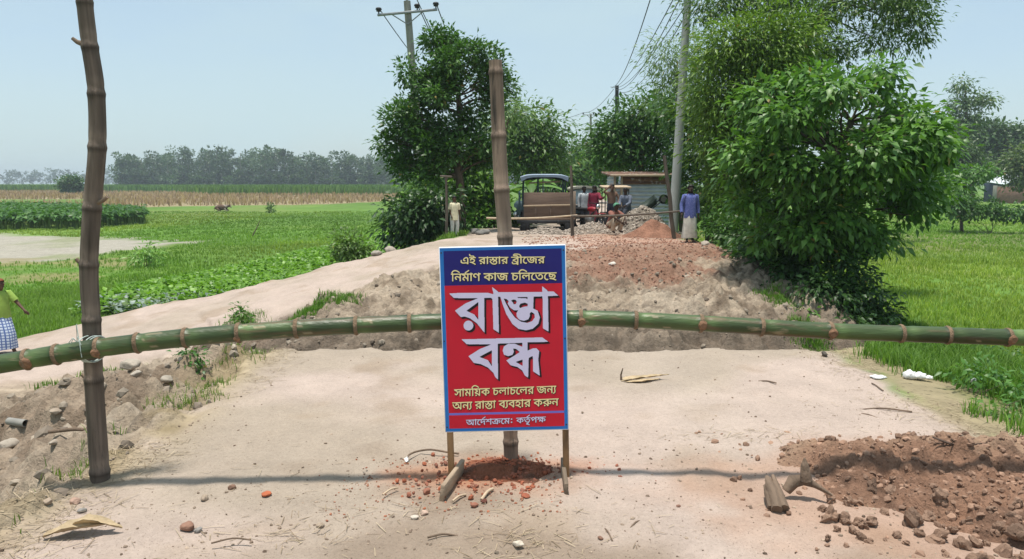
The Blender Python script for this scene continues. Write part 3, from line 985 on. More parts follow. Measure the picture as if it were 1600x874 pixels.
def build_trees():
    g = 'trees along the raised road'
    # fruit tree left of the road
    Y = 27.0
    bl = poly_blobs([(678, 60), (712, 56), (752, 84), (785, 105), (802, 135), (778, 165), (765, 215), (770, 250), (735, 268), (700, 262), (680, 275), (640, 282), (612, 266), (592, 222), (590, 182), (628, 165), (634, 138), (640, 110), (662, 92)],
                    Y, 1.5, 62, 19, 16, [(704, 172, 15), (660, 175, 9)])
    b = gpx(722, Y)
    tree('fruit_tree', 'dark glossy-leaved tree with a crooked trunk left of the road behind the boy', 'tree',
         [(b, .17), (at(719, 290, Y), .15), (at(712, 240, Y), .135), (at(720, 195, Y), .12), (at(716, 150, Y), .09)], bl, g, leafmat=MAT_GLOSS_LEAF,
         leaf=.19, width=.105, dens=13, per=14, cl_r=.16, pal=((.026, .075, .015), (.095, .20, .036)), droop=.05, shell=.4)
    # big broad-leaved tree on the right
    Y = 16.5
    bl = poly_blobs([(1168, 155), (1205, 112), (1250, 90), (1300, 92), (1345, 84), (1390, 102), (1420, 126), (1446, 148), (1462, 182), (1452, 228), (1466, 268), (1446, 300), (1456, 332), (1432, 348), (1408, 335), (1388, 325), (1362, 385), (1330, 400), (1300, 385), (1250, 405), (1205, 392), (1172, 340), (1155, 265), (1172, 205)],
                    Y, 2.1, 84, 25, 14, [(1395, 290, 16), (1290, 190, 10), (1235, 245, 10)])
    b = gpx(1262, Y + .4)
    tree('broadleaf_tree', 'wide bright green large-leaved tree leaning over the field right of the bank', 'tree',
         [(b, .16), (at(1268, 400, Y + .3), .14), (at(1285, 320, Y + .2), .12), (at(1305, 250, Y), .1), (at(1330, 190, Y), .07)], bl, g,
         leaf=.22, width=.112, dens=15.5, per=14, cl_r=.18, pal=BROAD, droop=.6, shell=.35)
    # feathery yellow-green tree behind it
    Y = 22.6
    bl = pxblobs([(1145, 70, 50, 46, Y), (1120, 140, 38, 50, Y), (1165, 150, 44, 60, Y), (1195, 70, 46, 50, Y), (1118, 210, 30, 50, Y), (1160, 235, 34, 50, Y), (1210, 120, 40, 50, Y), (1240, 60, 40, 40, Y), (1130, 290, 24, 40, Y)], .8)
    b = gpx(1142, Y)
    tree('feathery_tree', 'yellow-green feathery tree behind the wide large-leaved tree', 'tree',
         [(b, .17), (at(1138, 250, Y), .14), (at(1150, 150, Y), .1), (at(1160, 60, Y), .06)], bl, g,
         leaf=.24, width=.055, dens=13, per=26, cl_r=.3, pal=((.07, .15, .02), (.2, .30, .045)), droop=.4, hang=.1, shell=.3)
    # acacia whose boughs cross the top of the picture
    Y = 24.0
    bl = pxblobs([(1120, 8, 50, 26, Y), (1190, -15, 70, 40, Y), (1262, 20, 60, 34, Y), (1335, -10, 60, 32, Y), (1400, 20, 44, 24, Y), (1432, 50, 24, 22, Y), (1370, 62, 34, 18, Y), (1300, 75, 44, 24, Y), (1255, 95, 40, 36, Y), (1420, -10, 40, 20, Y), (1440, 15, 16, 18, Y)], .8)
    b = gpx(1215, Y)
    tree('acacia_tree', 'tall dark acacia with bare boughs reaching out against the sky', 'tree',
         [(b, .2), (at(1222, 200, Y), .17), (at(1240, 110, Y), .13), (at(1275, 40, Y), .08), (at(1320, -30, Y), .05)], bl, g,
         leaf=.2, width=.06, dens=11, per=20, cl_r=.26, pal=((.045, .10, .02), (.12, .20, .04)), droop=.45, shell=.25, lim_r=.5)
    # pale airy tree behind the right pole
    Y = 33.0
    bl = pxblobs([(1040, 92, 22, 34, Y), (1062, 110, 30, 40, Y), (1045, 150, 30, 40, Y), (1085, 80, 22, 36, Y), (1090, 150, 30, 50, Y)], .9)
    tree('airy_tree', 'pale airy tree behind the leaning concrete pole', 'tree', [(gpx(1066, Y), .16), (at(1062, 200, Y), .12), (at(1058, 120, Y), .06)], bl, g,
         leaf=.3, width=.06, dens=5, per=16, cl_r=.4, pal=PALE, droop=.6, shell=.3)
    # round dark trees behind the shed
    Y = 37.0
    bl = pxblobs([(1000, 185, 44, 32, Y), (960, 208, 34, 30, Y), (1030, 195, 40, 40, Y), (985, 225, 44, 30, Y), (1025, 250, 40, 30, Y), (955, 240, 26, 26, Y)], .9)
    tree('shade_tree', 'dense dark round-crowned tree rising behind the tin shed', 'tree', [(gpx(1000, Y), .25), (at(1000, 260, Y), .2), (at(998, 200, Y), .1)], bl, g,
         leaf=.3, width=.15, dens=6.5, per=14, cl_r=.35, pal=((.03, .085, .017), (.085, .18, .032)), droop=.4, shell=.45)
    Y = 26.5
    bl = pxblobs([(1085, 230, 34, 56, Y), (1100, 300, 40, 50, Y), (1140, 320, 44, 46, Y - 2), (1175, 300, 40, 60, Y - 2), (1075, 175, 30, 40, Y)], .9)
    tree('thicket_tree', 'shadowy thicket tree behind the man in the blue shirt', 'tree', [(gpx(1105, Y), .12), (at(1108, 280, Y), .09), (at(1100, 220, Y), .05)], bl, g,
         leaf=.24, width=.13, dens=7, per=14, cl_r=.3, pal=DARK, droop=.4, shell=.35)
    # trees further along the road
    Y = 68.0
    bl = pxblobs([(905, 240, 18, 20, Y), (932, 240, 24, 24, Y), (930, 262, 34, 26, Y), (900, 268, 24, 22, Y), (958, 225, 24, 36, Y)], .9)
    tree('roadside_tree', 'dark bushy tree far along the road behind the parked truck', 'tree', [(gpx(925, Y), .3), (at(925, 240, Y), .15)], bl, g,
         leaf=.5, width=.26, dens=2.8, per=12, cl_r=.6, pal=DARK, droop=.4)
    Y = 48.0
    bl = pxblobs([(832, 195, 40, 26, Y), (858, 218, 30, 30, Y), (820, 228, 44, 34, Y), (862, 248, 26, 24, Y), (792, 185, 24, 20, Y), (795, 222, 26, 40, Y), (840, 262, 40, 26, Y)], .9)
    tree('leafy_tree', 'mid-green spreading tree beyond the banana plants', 'tree', [(gpx(835, Y), .28), (at(834, 240, Y), .2), (at(830, 205, Y), .1)], bl, g,
         leaf=.42, width=.15, dens=4, per=14, cl_r=.5, pal=((.05, .115, .02), (.11, .20, .04)), droop=.4)
    Y = 44.0
    bl = pxblobs([(790, 175, 26, 20, Y), (812, 170, 26, 16, Y), (770, 200, 22, 30, Y)], .9)
    tree('flowering_tree', 'thin pale-topped tree beside the centre post', 'tree', [(gpx(790, Y), .14), (at(786, 230, Y), .1), (at(795, 180, Y), .05)], bl, g,
         leaf=.4, width=.12, dens=2.6, per=10, cl_r=.5, pal=PALE, droop=.4, shell=.2)
    Y = 58
    bl = pxblobs([(880, 262, 22, 24, Y), (868, 285, 30, 20, Y), (900, 290, 24, 20, Y)], .9)
    tree('roadside_tree', 'low dark tree just left of the far crossarm pole', 'tree', [(gpx(880, Y), .2), (at(880, 265, Y), .1)], bl, g,
         leaf=.45, width=.24, dens=3, per=12, cl_r=.5, pal=DARK, droop=.4)
    # right background across the field
    g2 = 'trees beyond the right field'
    Y = 120.0
    bl = pxblobs([(1503, 132, 10, 10, Y), (1515, 158, 14, 9, Y), (1498, 165, 12, 10, Y), (1532, 152, 8, 8, Y), (1545, 160, 7, 9, Y), (1505, 190, 18, 12, Y), (1525, 185, 12, 9, Y), (1500, 215, 20, 14, Y)], 1)
    tree('eucalyptus_tree', 'tall slim eucalyptus with separate tufts beyond the right field', 'tree', [(gpx(1512, Y), .4), (at(1512, 230, Y), .3), (at(1508, 140, Y), .1)], bl, g2,
         leaf=.7, width=.3, dens=1.8, per=12, cl_r=.7, pal=GREYG, droop=.6)
    Y = 150.0
    bl = pxblobs([(1540, 205, 24, 14, Y), (1570, 225, 26, 16, Y), (1545, 240, 34, 22, Y), (1590, 215, 18, 14, Y), (1600, 245, 30, 24, Y), (1560, 265, 30, 18, Y), (1620, 220, 24, 18, Y)], 1)
    tree('spreading_tree', 'broad blue-green tree with flat layers behind the brick wall', 'tree', [(gpx(1560, Y), .6), (at(1560, 260, Y), .45), (at(1562, 220, Y), .2)], bl, g2,
         leaf=.9, width=.5, dens=1.9, per=12, cl_r=.8, pal=((.045, .09, .035), (.09, .155, .055)), droop=.3)
    Y = 105.0
    bl = pxblobs([(1592, 245, 22, 16, Y), (1600, 275, 26, 20, Y), (1578, 262, 14, 12, Y), (1630, 260, 24, 24, Y)], 1)
    tree('young_tree', 'lighter olive green tree at the right end of the brick wall', 'tree', [(gpx(1602, Y), .3), (at(1600, 260, Y), .2)], bl, g2,
         leaf=.6, width=.3, dens=1.7, per=12, cl_r=.6, pal=((.06, .10, .03), (.12, .17, .05)), droop=.4)
    Y = 112.0
    bl = pxblobs([(1500, 240, 26, 24, Y), (1515, 262, 26, 20, Y), (1480, 255, 24, 24, Y), (1470, 225, 20, 26, Y)], 1)
    tree('young_tree', 'grey-green tree filling the gap under the slim eucalyptus', 'tree', [(gpx(1500, Y), .3), (at(1500, 255, Y), .2)], bl, g2,
         leaf=.6, width=.3, dens=1.7, per=12, cl_r=.6, pal=((.04, .08, .03), (.09, .14, .045)), droop=.4)
    Y = 56.0
    bl = pxblobs([(1520, 272, 26, 10, Y), (1500, 285, 20, 14, Y), (1535, 268, 14, 7, Y), (1495, 310, 14, 14, Y)], 1)
    tree('young_tree', 'small leafy tree with drooping branch standing over the dark hedge in the right field', 'tree', [(gpx(1497, Y), .12), (at(1500, 300, Y), .09), (at(1508, 280, Y), .05)], bl, g2,
         leaf=.4, width=.2, dens=3.5, per=12, cl_r=.35, pal=MID, droop=.5)
    # round tree standing alone on the left
    Y = 225.0
    bl = pxblobs([(112, 285, 12, 9, Y), (104, 289, 9, 8, Y), (121, 289, 9, 8, Y), (113, 293, 13, 6, Y)], 1)
    tree('round_tree', 'small round dark tree alone in the brown field at left', 'tree', [(gpx(113, Y), .3), (at(113, 288, Y), .2)], bl, None,
         leaf=.8, width=.5, dens=1.6, per=12, cl_r=.7, pal=DARK, droop=.3)


def build_bushes():
    def B(lab, x, Y, bl, cat='bush', nm='bush', **kw):
        bush(nm, lab, cat, gpx(x, Y), pxblobs(bl, .9), None, **kw)
    Y = 24.5
    B('large dark-leaved shrub under the fruit tree beside the sandy track', 655, Y, [(650, 340, 40, 28, Y), (688, 325, 34, 30, Y), (630, 362, 28, 20, Y), (668, 364, 30, 20, Y), (640, 325, 22, 18, Y)], nm='shrub', cat='shrub',
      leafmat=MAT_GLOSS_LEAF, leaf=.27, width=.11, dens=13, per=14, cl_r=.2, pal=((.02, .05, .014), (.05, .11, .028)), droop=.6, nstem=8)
    Y = 22.0
    B('small bush with pale new leaves at the edge of the sandy track', 545, Y, [(540, 378, 20, 16, Y), (560, 388, 20, 14, Y), (532, 390, 14, 12, Y), (548, 398, 24, 10, Y)],
      leaf=.16, width=.08, dens=20, per=14, cl_r=.14, pal=((.05, .10, .02), (.15, .24, .05)), droop=.3)
    Y = 31.0
    B('mass of bright green leaves behind the boy and the T-shaped post', 770, Y, [(755, 300, 34, 34, Y), (735, 275, 30, 26, Y), (690, 300, 30, 30, Y), (725, 325, 40, 26, Y), (775, 330, 30, 24, Y), (660, 300, 26, 26, Y)], nm='undergrowth_bush',
      leaf=.34, width=.2, dens=8, per=10, cl_r=.3, pal=((.06, .14, .02), (.15, .27, .04)), droop=.5)
    Y = 30
    B('low leafy bush between the boy and the truck', 745, Y, [(740, 345, 26, 14, Y), (765, 348, 18, 14, Y), (795, 335, 14, 26, Y + 2)],
      leaf=.2, width=.1, dens=14, per=10, cl_r=.18, pal=MID, droop=.4)
    Y = 21.0
    B('ferny green bush at the feet of the man in the blue shirt', 1125, Y, [(1128, 362, 24, 20, Y), (1152, 372, 30, 22, Y - .4), (1112, 340, 16, 20, Y + 1.6), (1178, 392, 30, 22, Y - 1.4), (1145, 345, 26, 24, Y)],
      leaf=.17, width=.06, dens=20, per=14, cl_r=.16, pal=((.035, .1, .018), (.09, .19, .035)), droop=.5, nstem=8)
    Y = 17.6
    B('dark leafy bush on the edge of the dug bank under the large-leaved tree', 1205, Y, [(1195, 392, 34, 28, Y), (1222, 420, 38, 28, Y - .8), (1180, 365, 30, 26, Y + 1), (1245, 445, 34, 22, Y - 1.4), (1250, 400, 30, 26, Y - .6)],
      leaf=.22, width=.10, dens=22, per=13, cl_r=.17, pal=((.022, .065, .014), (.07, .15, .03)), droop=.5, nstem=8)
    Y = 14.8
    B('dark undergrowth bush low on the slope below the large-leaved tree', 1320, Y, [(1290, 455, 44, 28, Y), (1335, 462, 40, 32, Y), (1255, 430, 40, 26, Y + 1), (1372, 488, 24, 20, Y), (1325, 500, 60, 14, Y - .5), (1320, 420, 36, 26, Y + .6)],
      leaf=.16, width=.07, dens=30, per=13, cl_r=.14, pal=((.018, .052, .012), (.045, .105, .022)), droop=.5, nstem=8)  # shade under the large-leaved tree is put into this darker leaf colour
    Y = 15
    B('small green creeper spilling over the dug bank', 1225, Y, [(1222, 455, 9, 16, 15.8), (1235, 470, 8, 10, 15.2), (1262, 490, 16, 8, 14)],
      leaf=.12, width=.07, dens=22, per=8, cl_r=.09, pal=((.06, .15, .02), (.13, .26, .045)), droop=.6)
    Y = 46
    B('pale bush seen through the gap under the large-leaved tree', 1400, Y, [(1395, 300, 26, 22, Y), (1420, 315, 20, 14, Y), (1380, 320, 16, 12, Y)],
      leaf=.35, width=.18, dens=5, per=12, cl_r=.3, pal=((.05, .10, .03), (.10, .17, .05)), droop=.4)
    Y = 54
    B('dark hedge-like bush running along the far edge of the right field', 1540, Y, [(1510, 325, 22, 12, Y), (1545, 328, 24, 10, Y), (1580, 332, 20, 9, Y), (1490, 318, 14, 16, Y), (1610, 334, 20, 8, Y)],
      leaf=.35, width=.2, dens=5.5, per=12, cl_r=.3, pal=DARK, droop=.4)
    # weeds on the near left bank
    Y = 6.6
    B('upright weed with small dark leaves at the left edge of the road', 300, Y, [(300, 560, 13, 16, Y), (303, 585, 15, 18, Y), (296, 605, 13, 10, Y), (312, 575, 9, 16, Y)], cat='weed', nm='weed',
      leaf=.055, width=.03, dens=170, per=8, cl_r=.035, pal=((.035, .10, .02), (.09, .2, .04)), droop=.4)
    Y = 14.9
    B('spiky weed on the bank below the sandy track', 375, Y, [(375, 497, 12, 12, Y), (378, 486, 6, 12, Y), (365, 504, 10, 7, Y)], cat='weed', nm='weed',
      leaf=.11, width=.05, dens=50, per=8, cl_r=.07, pal=((.05, .12, .02), (.11, .22, .04)), droop=.2)
    Y = 33
    B('pale leafy plant standing alone in the field beyond the left post', 228, Y, [(228, 396, 14, 10, Y), (240, 402, 12, 7, Y), (216, 402, 8, 7, Y)], cat='plant', nm='field_plant',
      leaf=.3, width=.08, dens=10, per=10, cl_r=.2, pal=((.09, .2, .03), (.2, .36, .07)), droop=.5)
    Y = 92
    B('tiny dark shrub in the middle of the left field', 423, Y, [(423, 327, 4, 5, Y), (423, 322, 2, 4, Y)], cat='shrub', nm='shrub',
      leaf=.25, width=.15, dens=10, per=10, cl_r=.15, pal=DARK, droop=.2)
    Y = 6.0
    B('weeds growing on the right verge beside the white litter', 1540, Y, [(1512, 583, 30, 14, Y), (1550, 590, 30, 16, Y), (1590, 600, 22, 14, Y - .3)], cat='weed', nm='weed',
      leaf=.07, width=.035, dens=90, per=8, cl_r=.05, pal=((.04, .12, .02), (.10, .22, .04)), droop=.4)
    Y = 7.6
    B('low leafy weeds on the right verge beyond the soil heap', 1570, 5.3, [(1560, 640, 26, 14, 5.3), (1590, 655, 22, 14, 5.2), (1600, 620, 22, 12, 5.5)], cat='weed', nm='weed',
      leaf=.06, width=.03, dens=100, per=8, cl_r=.05, pal=((.045, .13, .02), (.12, .25, .045)), droop=.4)
    B('dark weeds at the near end of the cut on the right', 1490, Y, [(1480, 556, 40, 10, Y), (1550, 560, 50, 12, Y), (1430, 552, 22, 8, Y + .3)], cat='weed', nm='weed',
      leaf=.08, width=.04, dens=70, per=8, cl_r=.06, pal=((.03, .09, .018), (.09, .19, .035)), droop=.4)


def banana(label, x, Y, h, tilt=0.0, n=8):
    b = gpx(x, Y)
    t = empty('banana_plant', b, label, 'banana plant', 'banana plants left of the road')
    mb = MB()
    tube(mb, [(0, 0, -.1), (.02, 0, h * .3), (.05, 0, h * .62)], [.11, .09, .06], 10, True, (.14, .18, .07))
    mb.build('stem', MAT_CHIP, t)
    for k in range(n):
        mb = MB()
        a = k * 2.4 + rng.uniform(-.3, .3); L = rng.uniform(1.3, 1.9); el = rng.uniform(.4, 1.2)
        s = np.linspace(0, 1, 14)
        rr = L * (np.cos(el) * s + .25 * s ** 2); zz = h * .6 + L * (np.sin(el) * s - .75 * s ** 2.2)
        cx, cy_ = np.cos(a) * rr + .05, np.sin(a) * rr
        w = .24 * np.sin(np.pi * np.clip(s * .95 + .05, 0, 1)) ** .6 * (s > .1)
        cen = np.stack([cx, cy_, zz], 1); side = np.array([-np.sin(a), np.cos(a), 0])
        torn = rng.uniform(.75, 1.05, (14, 2))
        l = cen + side * (w * torn[:, 0])[:, None] + [0, 0, 1] * (-.35 * w)[:, None]; r = cen - side * (w * torn[:, 1])[:, None] + [0, 0, 1] * (-.35 * w)[:, None]
        V = np.concatenate([l, cen, r]); k0 = np.arange(13)
        Fq = np.concatenate([np.stack([k0, k0 + 1, k0 + 15, k0 + 14], 1), np.stack([k0 + 14, k0 + 15, k0 + 29, k0 + 28], 1)])
        mb.add(V, Fq, np.array((.10, .2, .035)) * rng.uniform(.75, 1.4))
        mb.build('frond', MAT_GLOSS_LEAF, t)


build_grass()
build_crops()
build_woods()
build_trees()
build_bushes()
banana('tall banana plant with arching fronds just left of the truck cab', 828, 33, 2.6)
banana('banana plant with drooping fronds behind the centre post', 775, 34, 2.1)
banana('small banana plant beside the truck wheel', 806, 31, 1.3, n=6)


# ------------------------------------------------------------------ materials of the things
MAT_GREENB = M('green_bamboo', (1, 1, 1), .42, .35, 7, .2, 60, attr=True, spec=.45, stain=(.24, .19, .11), stain_scale=9, stain_at=.625, stretch=(.35, 1.6, 1.6))
MAT_OLDB = M('old_bamboo', (1, 1, 1), .8, .38, 10, .45, 60, attr=True, stain=(.055, .045, .038), stain_scale=7, stain_at=.6, stretch=(2.2, 2.2, .22))
MAT_SHEATH = M('node_sheath', (.20, .135, .085), .9, .35, 40, .6, 120)
MAT_WOOD = M('sawn_wood', (.30, .185, .095), .75, .3, 12, .35, 60, stretch=(1, 1, .2), stain=(.13, .08, .045), stain_scale=5, stain_at=.6)
MAT_WOODG = M('weathered_plank', (.36, .27, .19), .85, .3, 12, .4, 60, stretch=(1, .15, 1), stain=(.16, .12, .085), stain_scale=5, stain_at=.56)
MAT_BLUE = M('sign_blue', (.012, .16, .50), .4, .05, 8, .35, 3.2, spec=.4)
MAT_NAVY = M('sign_navy', (.012, .010, .155), .42, .05, 8, .35, 3.2, spec=.35)
MAT_RED = M('sign_red', (.56, .008, .028), .42, .06, 8, .35, 3.2, spec=.35)
MAT_CREAM = M('sign_cream', (.84, .70, .36), .5, .05)
MAT_LILAC = M('sign_lilac', (.66, .60, .80), .5, .04)
MAT_INK = M('sign_ink', (.012, .006, .01), .5, .1)
MAT_VIOLET = M('sign_violet', (.16, .16, .55), .45, .05)
MAT_EDGE = M('sign_edge', (.75, .78, .82), .5, .08)
MAT_STRING = M('plastic_string', (.42, .48, .44), .5, .2, 30)
MAT_CONC = M('concrete', (.40, .42, .40), .85, .16, 5, .25, 50, stretch=(1, 1, .3))
MAT_CONCD = M('weathered_concrete', (.24, .235, .20), .9, .25, 5, .3, 50, stretch=(1, 1, .3))
MAT_STEEL = M('galvanised_steel', (.28, .29, .29), .5, .2, 8, 0, metal=.6)
MAT_DARK = M('dark_iron', (.03, .03, .032), .5, .3, 8)
MAT_RUBBER = M('rubber', (.016, .016, .017), .8, .25, 10)
MAT_TIN = M('corrugated_tin', (.42, .46, .50), .5, .18, 4, .1, 30, metal=.1, stain=(.17, .085, .05), stain_scale=1.6, stain_at=.62, stretch=(.7, .7, 2.0))
MAT_RUST = M('rusty_tin', (.14, .075, .05), .75, .35, 6, .25, 30, stain=(.34, .32, .29), stain_scale=3, stain_at=.56)
MAT_BOARD = M('old_board', (.155, .105, .08), .85, .25, 6, .3, 40, stretch=(.25, 1, 2), stain=(.08, .055, .042), stain_scale=3, stain_at=.56)
MAT_PALEWOOD = M('pale_batten', (.47, .36, .25), .8, .2, 8)
MAT_TARP = M('blue_grey_tarp', (.30, .36, .46), .6, .15, 4, .1, 15)
MAT_TEAL = M('teal_paint', (.04, .07, .085), .45, .3, 7)
MAT_CANVAS = M('cream_canvas', (.42, .40, .33), .8, .15, 6)
MAT_GLASS = M('windscreen', (.45, .58, .66), .12, .15, 3, spec=.6)
MAT_CHROME = M('chrome', (.6, .6, .6), .2, .1, metal=.9)
MAT_REDP = M('red_paint', (.26, .02, .03), .4, .2, 7)
MAT_PIPE = M('grey_pipe', (.25, .235, .21), .6, .2, 9)
MAT_DRYLEAF = M('dry_sheath', (.43, .33, .205), .8, .3, 14, .4, 40, stain=(.22, .14, .07), stain_scale=6, stain_at=.58)
MAT_DRIFT = M('grey_dead_wood', (.17, .12, .085), .9, .5, 12, .6, 50, stretch=(1, .25, .5), stain=(.09, .065, .05), stain_scale=6, stain_at=.56)
MAT_LITTER = M('white_plastic', (.74, .74, .72), .5, .12, 12, .3, 30)
MAT_SACK = M('cement_sack', (.20, .19, .175), .9, .25, 9, .5, 40)
MAT_BRICKW = M('brick_wall', (.23, .13, .10), .9, .3, 3, .2, 8)
MAT_WHITER = M('pale_roof', (.72, .76, .80), .5, .08)
MAT_SKIN = M('brown_skin', (.10, .052, .032), .6, .12, 10)
MAT_SKIND = M('dark_skin', (.055, .03, .02), .6, .12, 10)
MAT_HAIR = M('black_hair', (.012, .010, .009), .6, .3, 30)
MAT_HENNA = M('henna_hair', (.20, .055, .02), .7, .3, 30)
MAT_EYE = M('eye_dark', (.01, .008, .007), .3, .1)


def cloth(name, c, var=.18): return M(name, c, .85, var, 9, .35, 14)


def check_cloth(name, a, b, freq):
    m, t, bb, N, L = new_mat(name)
    tc = N.new('ShaderNodeTexCoord')
    out = None
    for axis_ in ('X', 'Z'):
        w = N.new('ShaderNodeTexWave'); w.bands_direction = axis_; w.inputs['Scale'].default_value = freq
        L.new(tc.outputs['Object'], w.inputs['Vector'])
        r = N.new('ShaderNodeMapRange'); r.inputs['From Min'].default_value = .72; r.inputs['From Max'].default_value = .8
        L.new(w.outputs['Fac'], r.inputs['Value'])
        if out is None: out = r.outputs[0]
        else:
            mx = N.new('ShaderNodeMath'); mx.operation = 'MAXIMUM'
            L.new(out, mx.inputs[0]); L.new(r.outputs[0], mx.inputs[1]); out = mx.outputs[0]
    mi = N.new('ShaderNodeMix'); mi.data_type = 'RGBA'
    mi.inputs[6].default_value = (*a, 1); mi.inputs[7].default_value = (*b, 1)
    L.new(out, mi.inputs[0]); L.new(mi.outputs[2], bb.inputs['Base Color'])
    bb.inputs['Roughness'].default_value = .9
    return m


# ------------------------------------------------------------------ bamboo
def polyline(pts, step):
    P = np.array([tuple(p) for p in pts], float)
    # Catmull-Rom through the points
    Q = np.vstack([2 * P[0] - P[1], P, 2 * P[-1] - P[-2]])
    out = []
    for i in range(1, len(Q) - 2):
        n = max(2, int(np.linalg.norm(Q[i + 1] - Q[i]) / step))
        t = np.linspace(0, 1, n, endpoint=False)[:, None]
        a, b, c, d = Q[i - 1], Q[i], Q[i + 1], Q[i + 2]
        out.append(.5 * (2 * b + (c - a) * t + (2 * a - 5 * b + 4 * c - d) * t ** 2 + (3 * b - a - 3 * c + d) * t ** 3))
    out.append(P[-1:])
    return np.concatenate(out)


def culm(root, P, rad, nodes, mat, base, var, swell=.13, ring=None, ring_w=.008, groove=.05, seg=28, hollow=None):
    """P, rad along the culm; nodes are indices into P"""
    n = len(P)
    s = np.concatenate([[0], np.cumsum(np.linalg.norm(np.diff(P, axis=0), axis=1))])
    r = rad.copy(); col = np.tile(np.array(base, float), (n, 1))
    ns = [s[k] for k in nodes]
    for k, q in enumerate(ns):
        d = s - q
        r = r * (1 + swell * np.exp(-(d / .014) ** 2) - groove * np.exp(-((d - .03) / .02) ** 2) + .03 * np.exp(-(np.abs(d) / .07)))
    seg_i = np.searchsorted(np.array(sorted(ns)), s)
    tone = np.random.default_rng(3).uniform(1 - var, 1 + var, len(ns) + 2)
    col = col * tone[seg_i][:, None]
    for q in ns:
        d = s - q
        col = col * (1 + .55 * np.exp(-((d - .05) / .035) ** 2))[:, None]
        col = col * (1 - .45 * np.exp(-((d + .012) / .012) ** 2))[:, None]
    r = r * (1 + .012 * fbm(s * 3, s * 0 + 5, 2, 3, 8))
    mb = MB(); tube(mb, P, r, seg, True, col)
    cc = mb.c[0].reshape(n, seg, 3)
    S_, A_ = np.meshgrid(s, np.linspace(0, 6.28, seg, endpoint=False), indexing='ij')
    if ring:                                        # scraped bark and pale scratches run along the green culm
        k = ss(.25, .6, fbm(S_ * 1.3, A_ * 1.1, 2.2, 4, 12) * .8 + .25 * fbm(S_ * 9, A_ * 2, 1.5, 2, 13))[..., None]
        cc[:] = cc * (1 - .75 * k) + np.array((.105, .068, .036)) * .75 * k
        k = (fbm(S_ * 3, A_ * 3.2, 3.1, 2, 14) > 1.08)[..., None]
        cc[:] = np.where(k, np.array((.24, .20, .12)), cc)
        cc[:] *= (1 + .3 * fbm(S_ * 2.2, A_ * .6, 1.2, 3, 15))[..., None]
    else:
        cc[:] *= (1 + .35 * fbm(S_ * 1.6, A_ * 2.6, 1.4, 4, 16))[..., None]
    mb.build('culm', mat, root)
    T = unit(np.gradient(P, axis=0))
    if ring:
        for k in nodes:
            a = P[k]; t = T[k]
            m2 = MB()
            q = [a - t * ring_w * 1.3, a - t * ring_w, a, a + t * ring_w, a + t * ring_w * 1.5]
            w = rng.uniform(.9, 1.2)
            tube(m2, q, np.array([r[k] * 1.0, r[k] * 1.035, r[k] * 1.06 * (1 + .01 * w), r[k] * 1.03, r[k] * .98]), seg, True, wob=.05)
            m2.build('node_ring', ring, root)
    return r, T


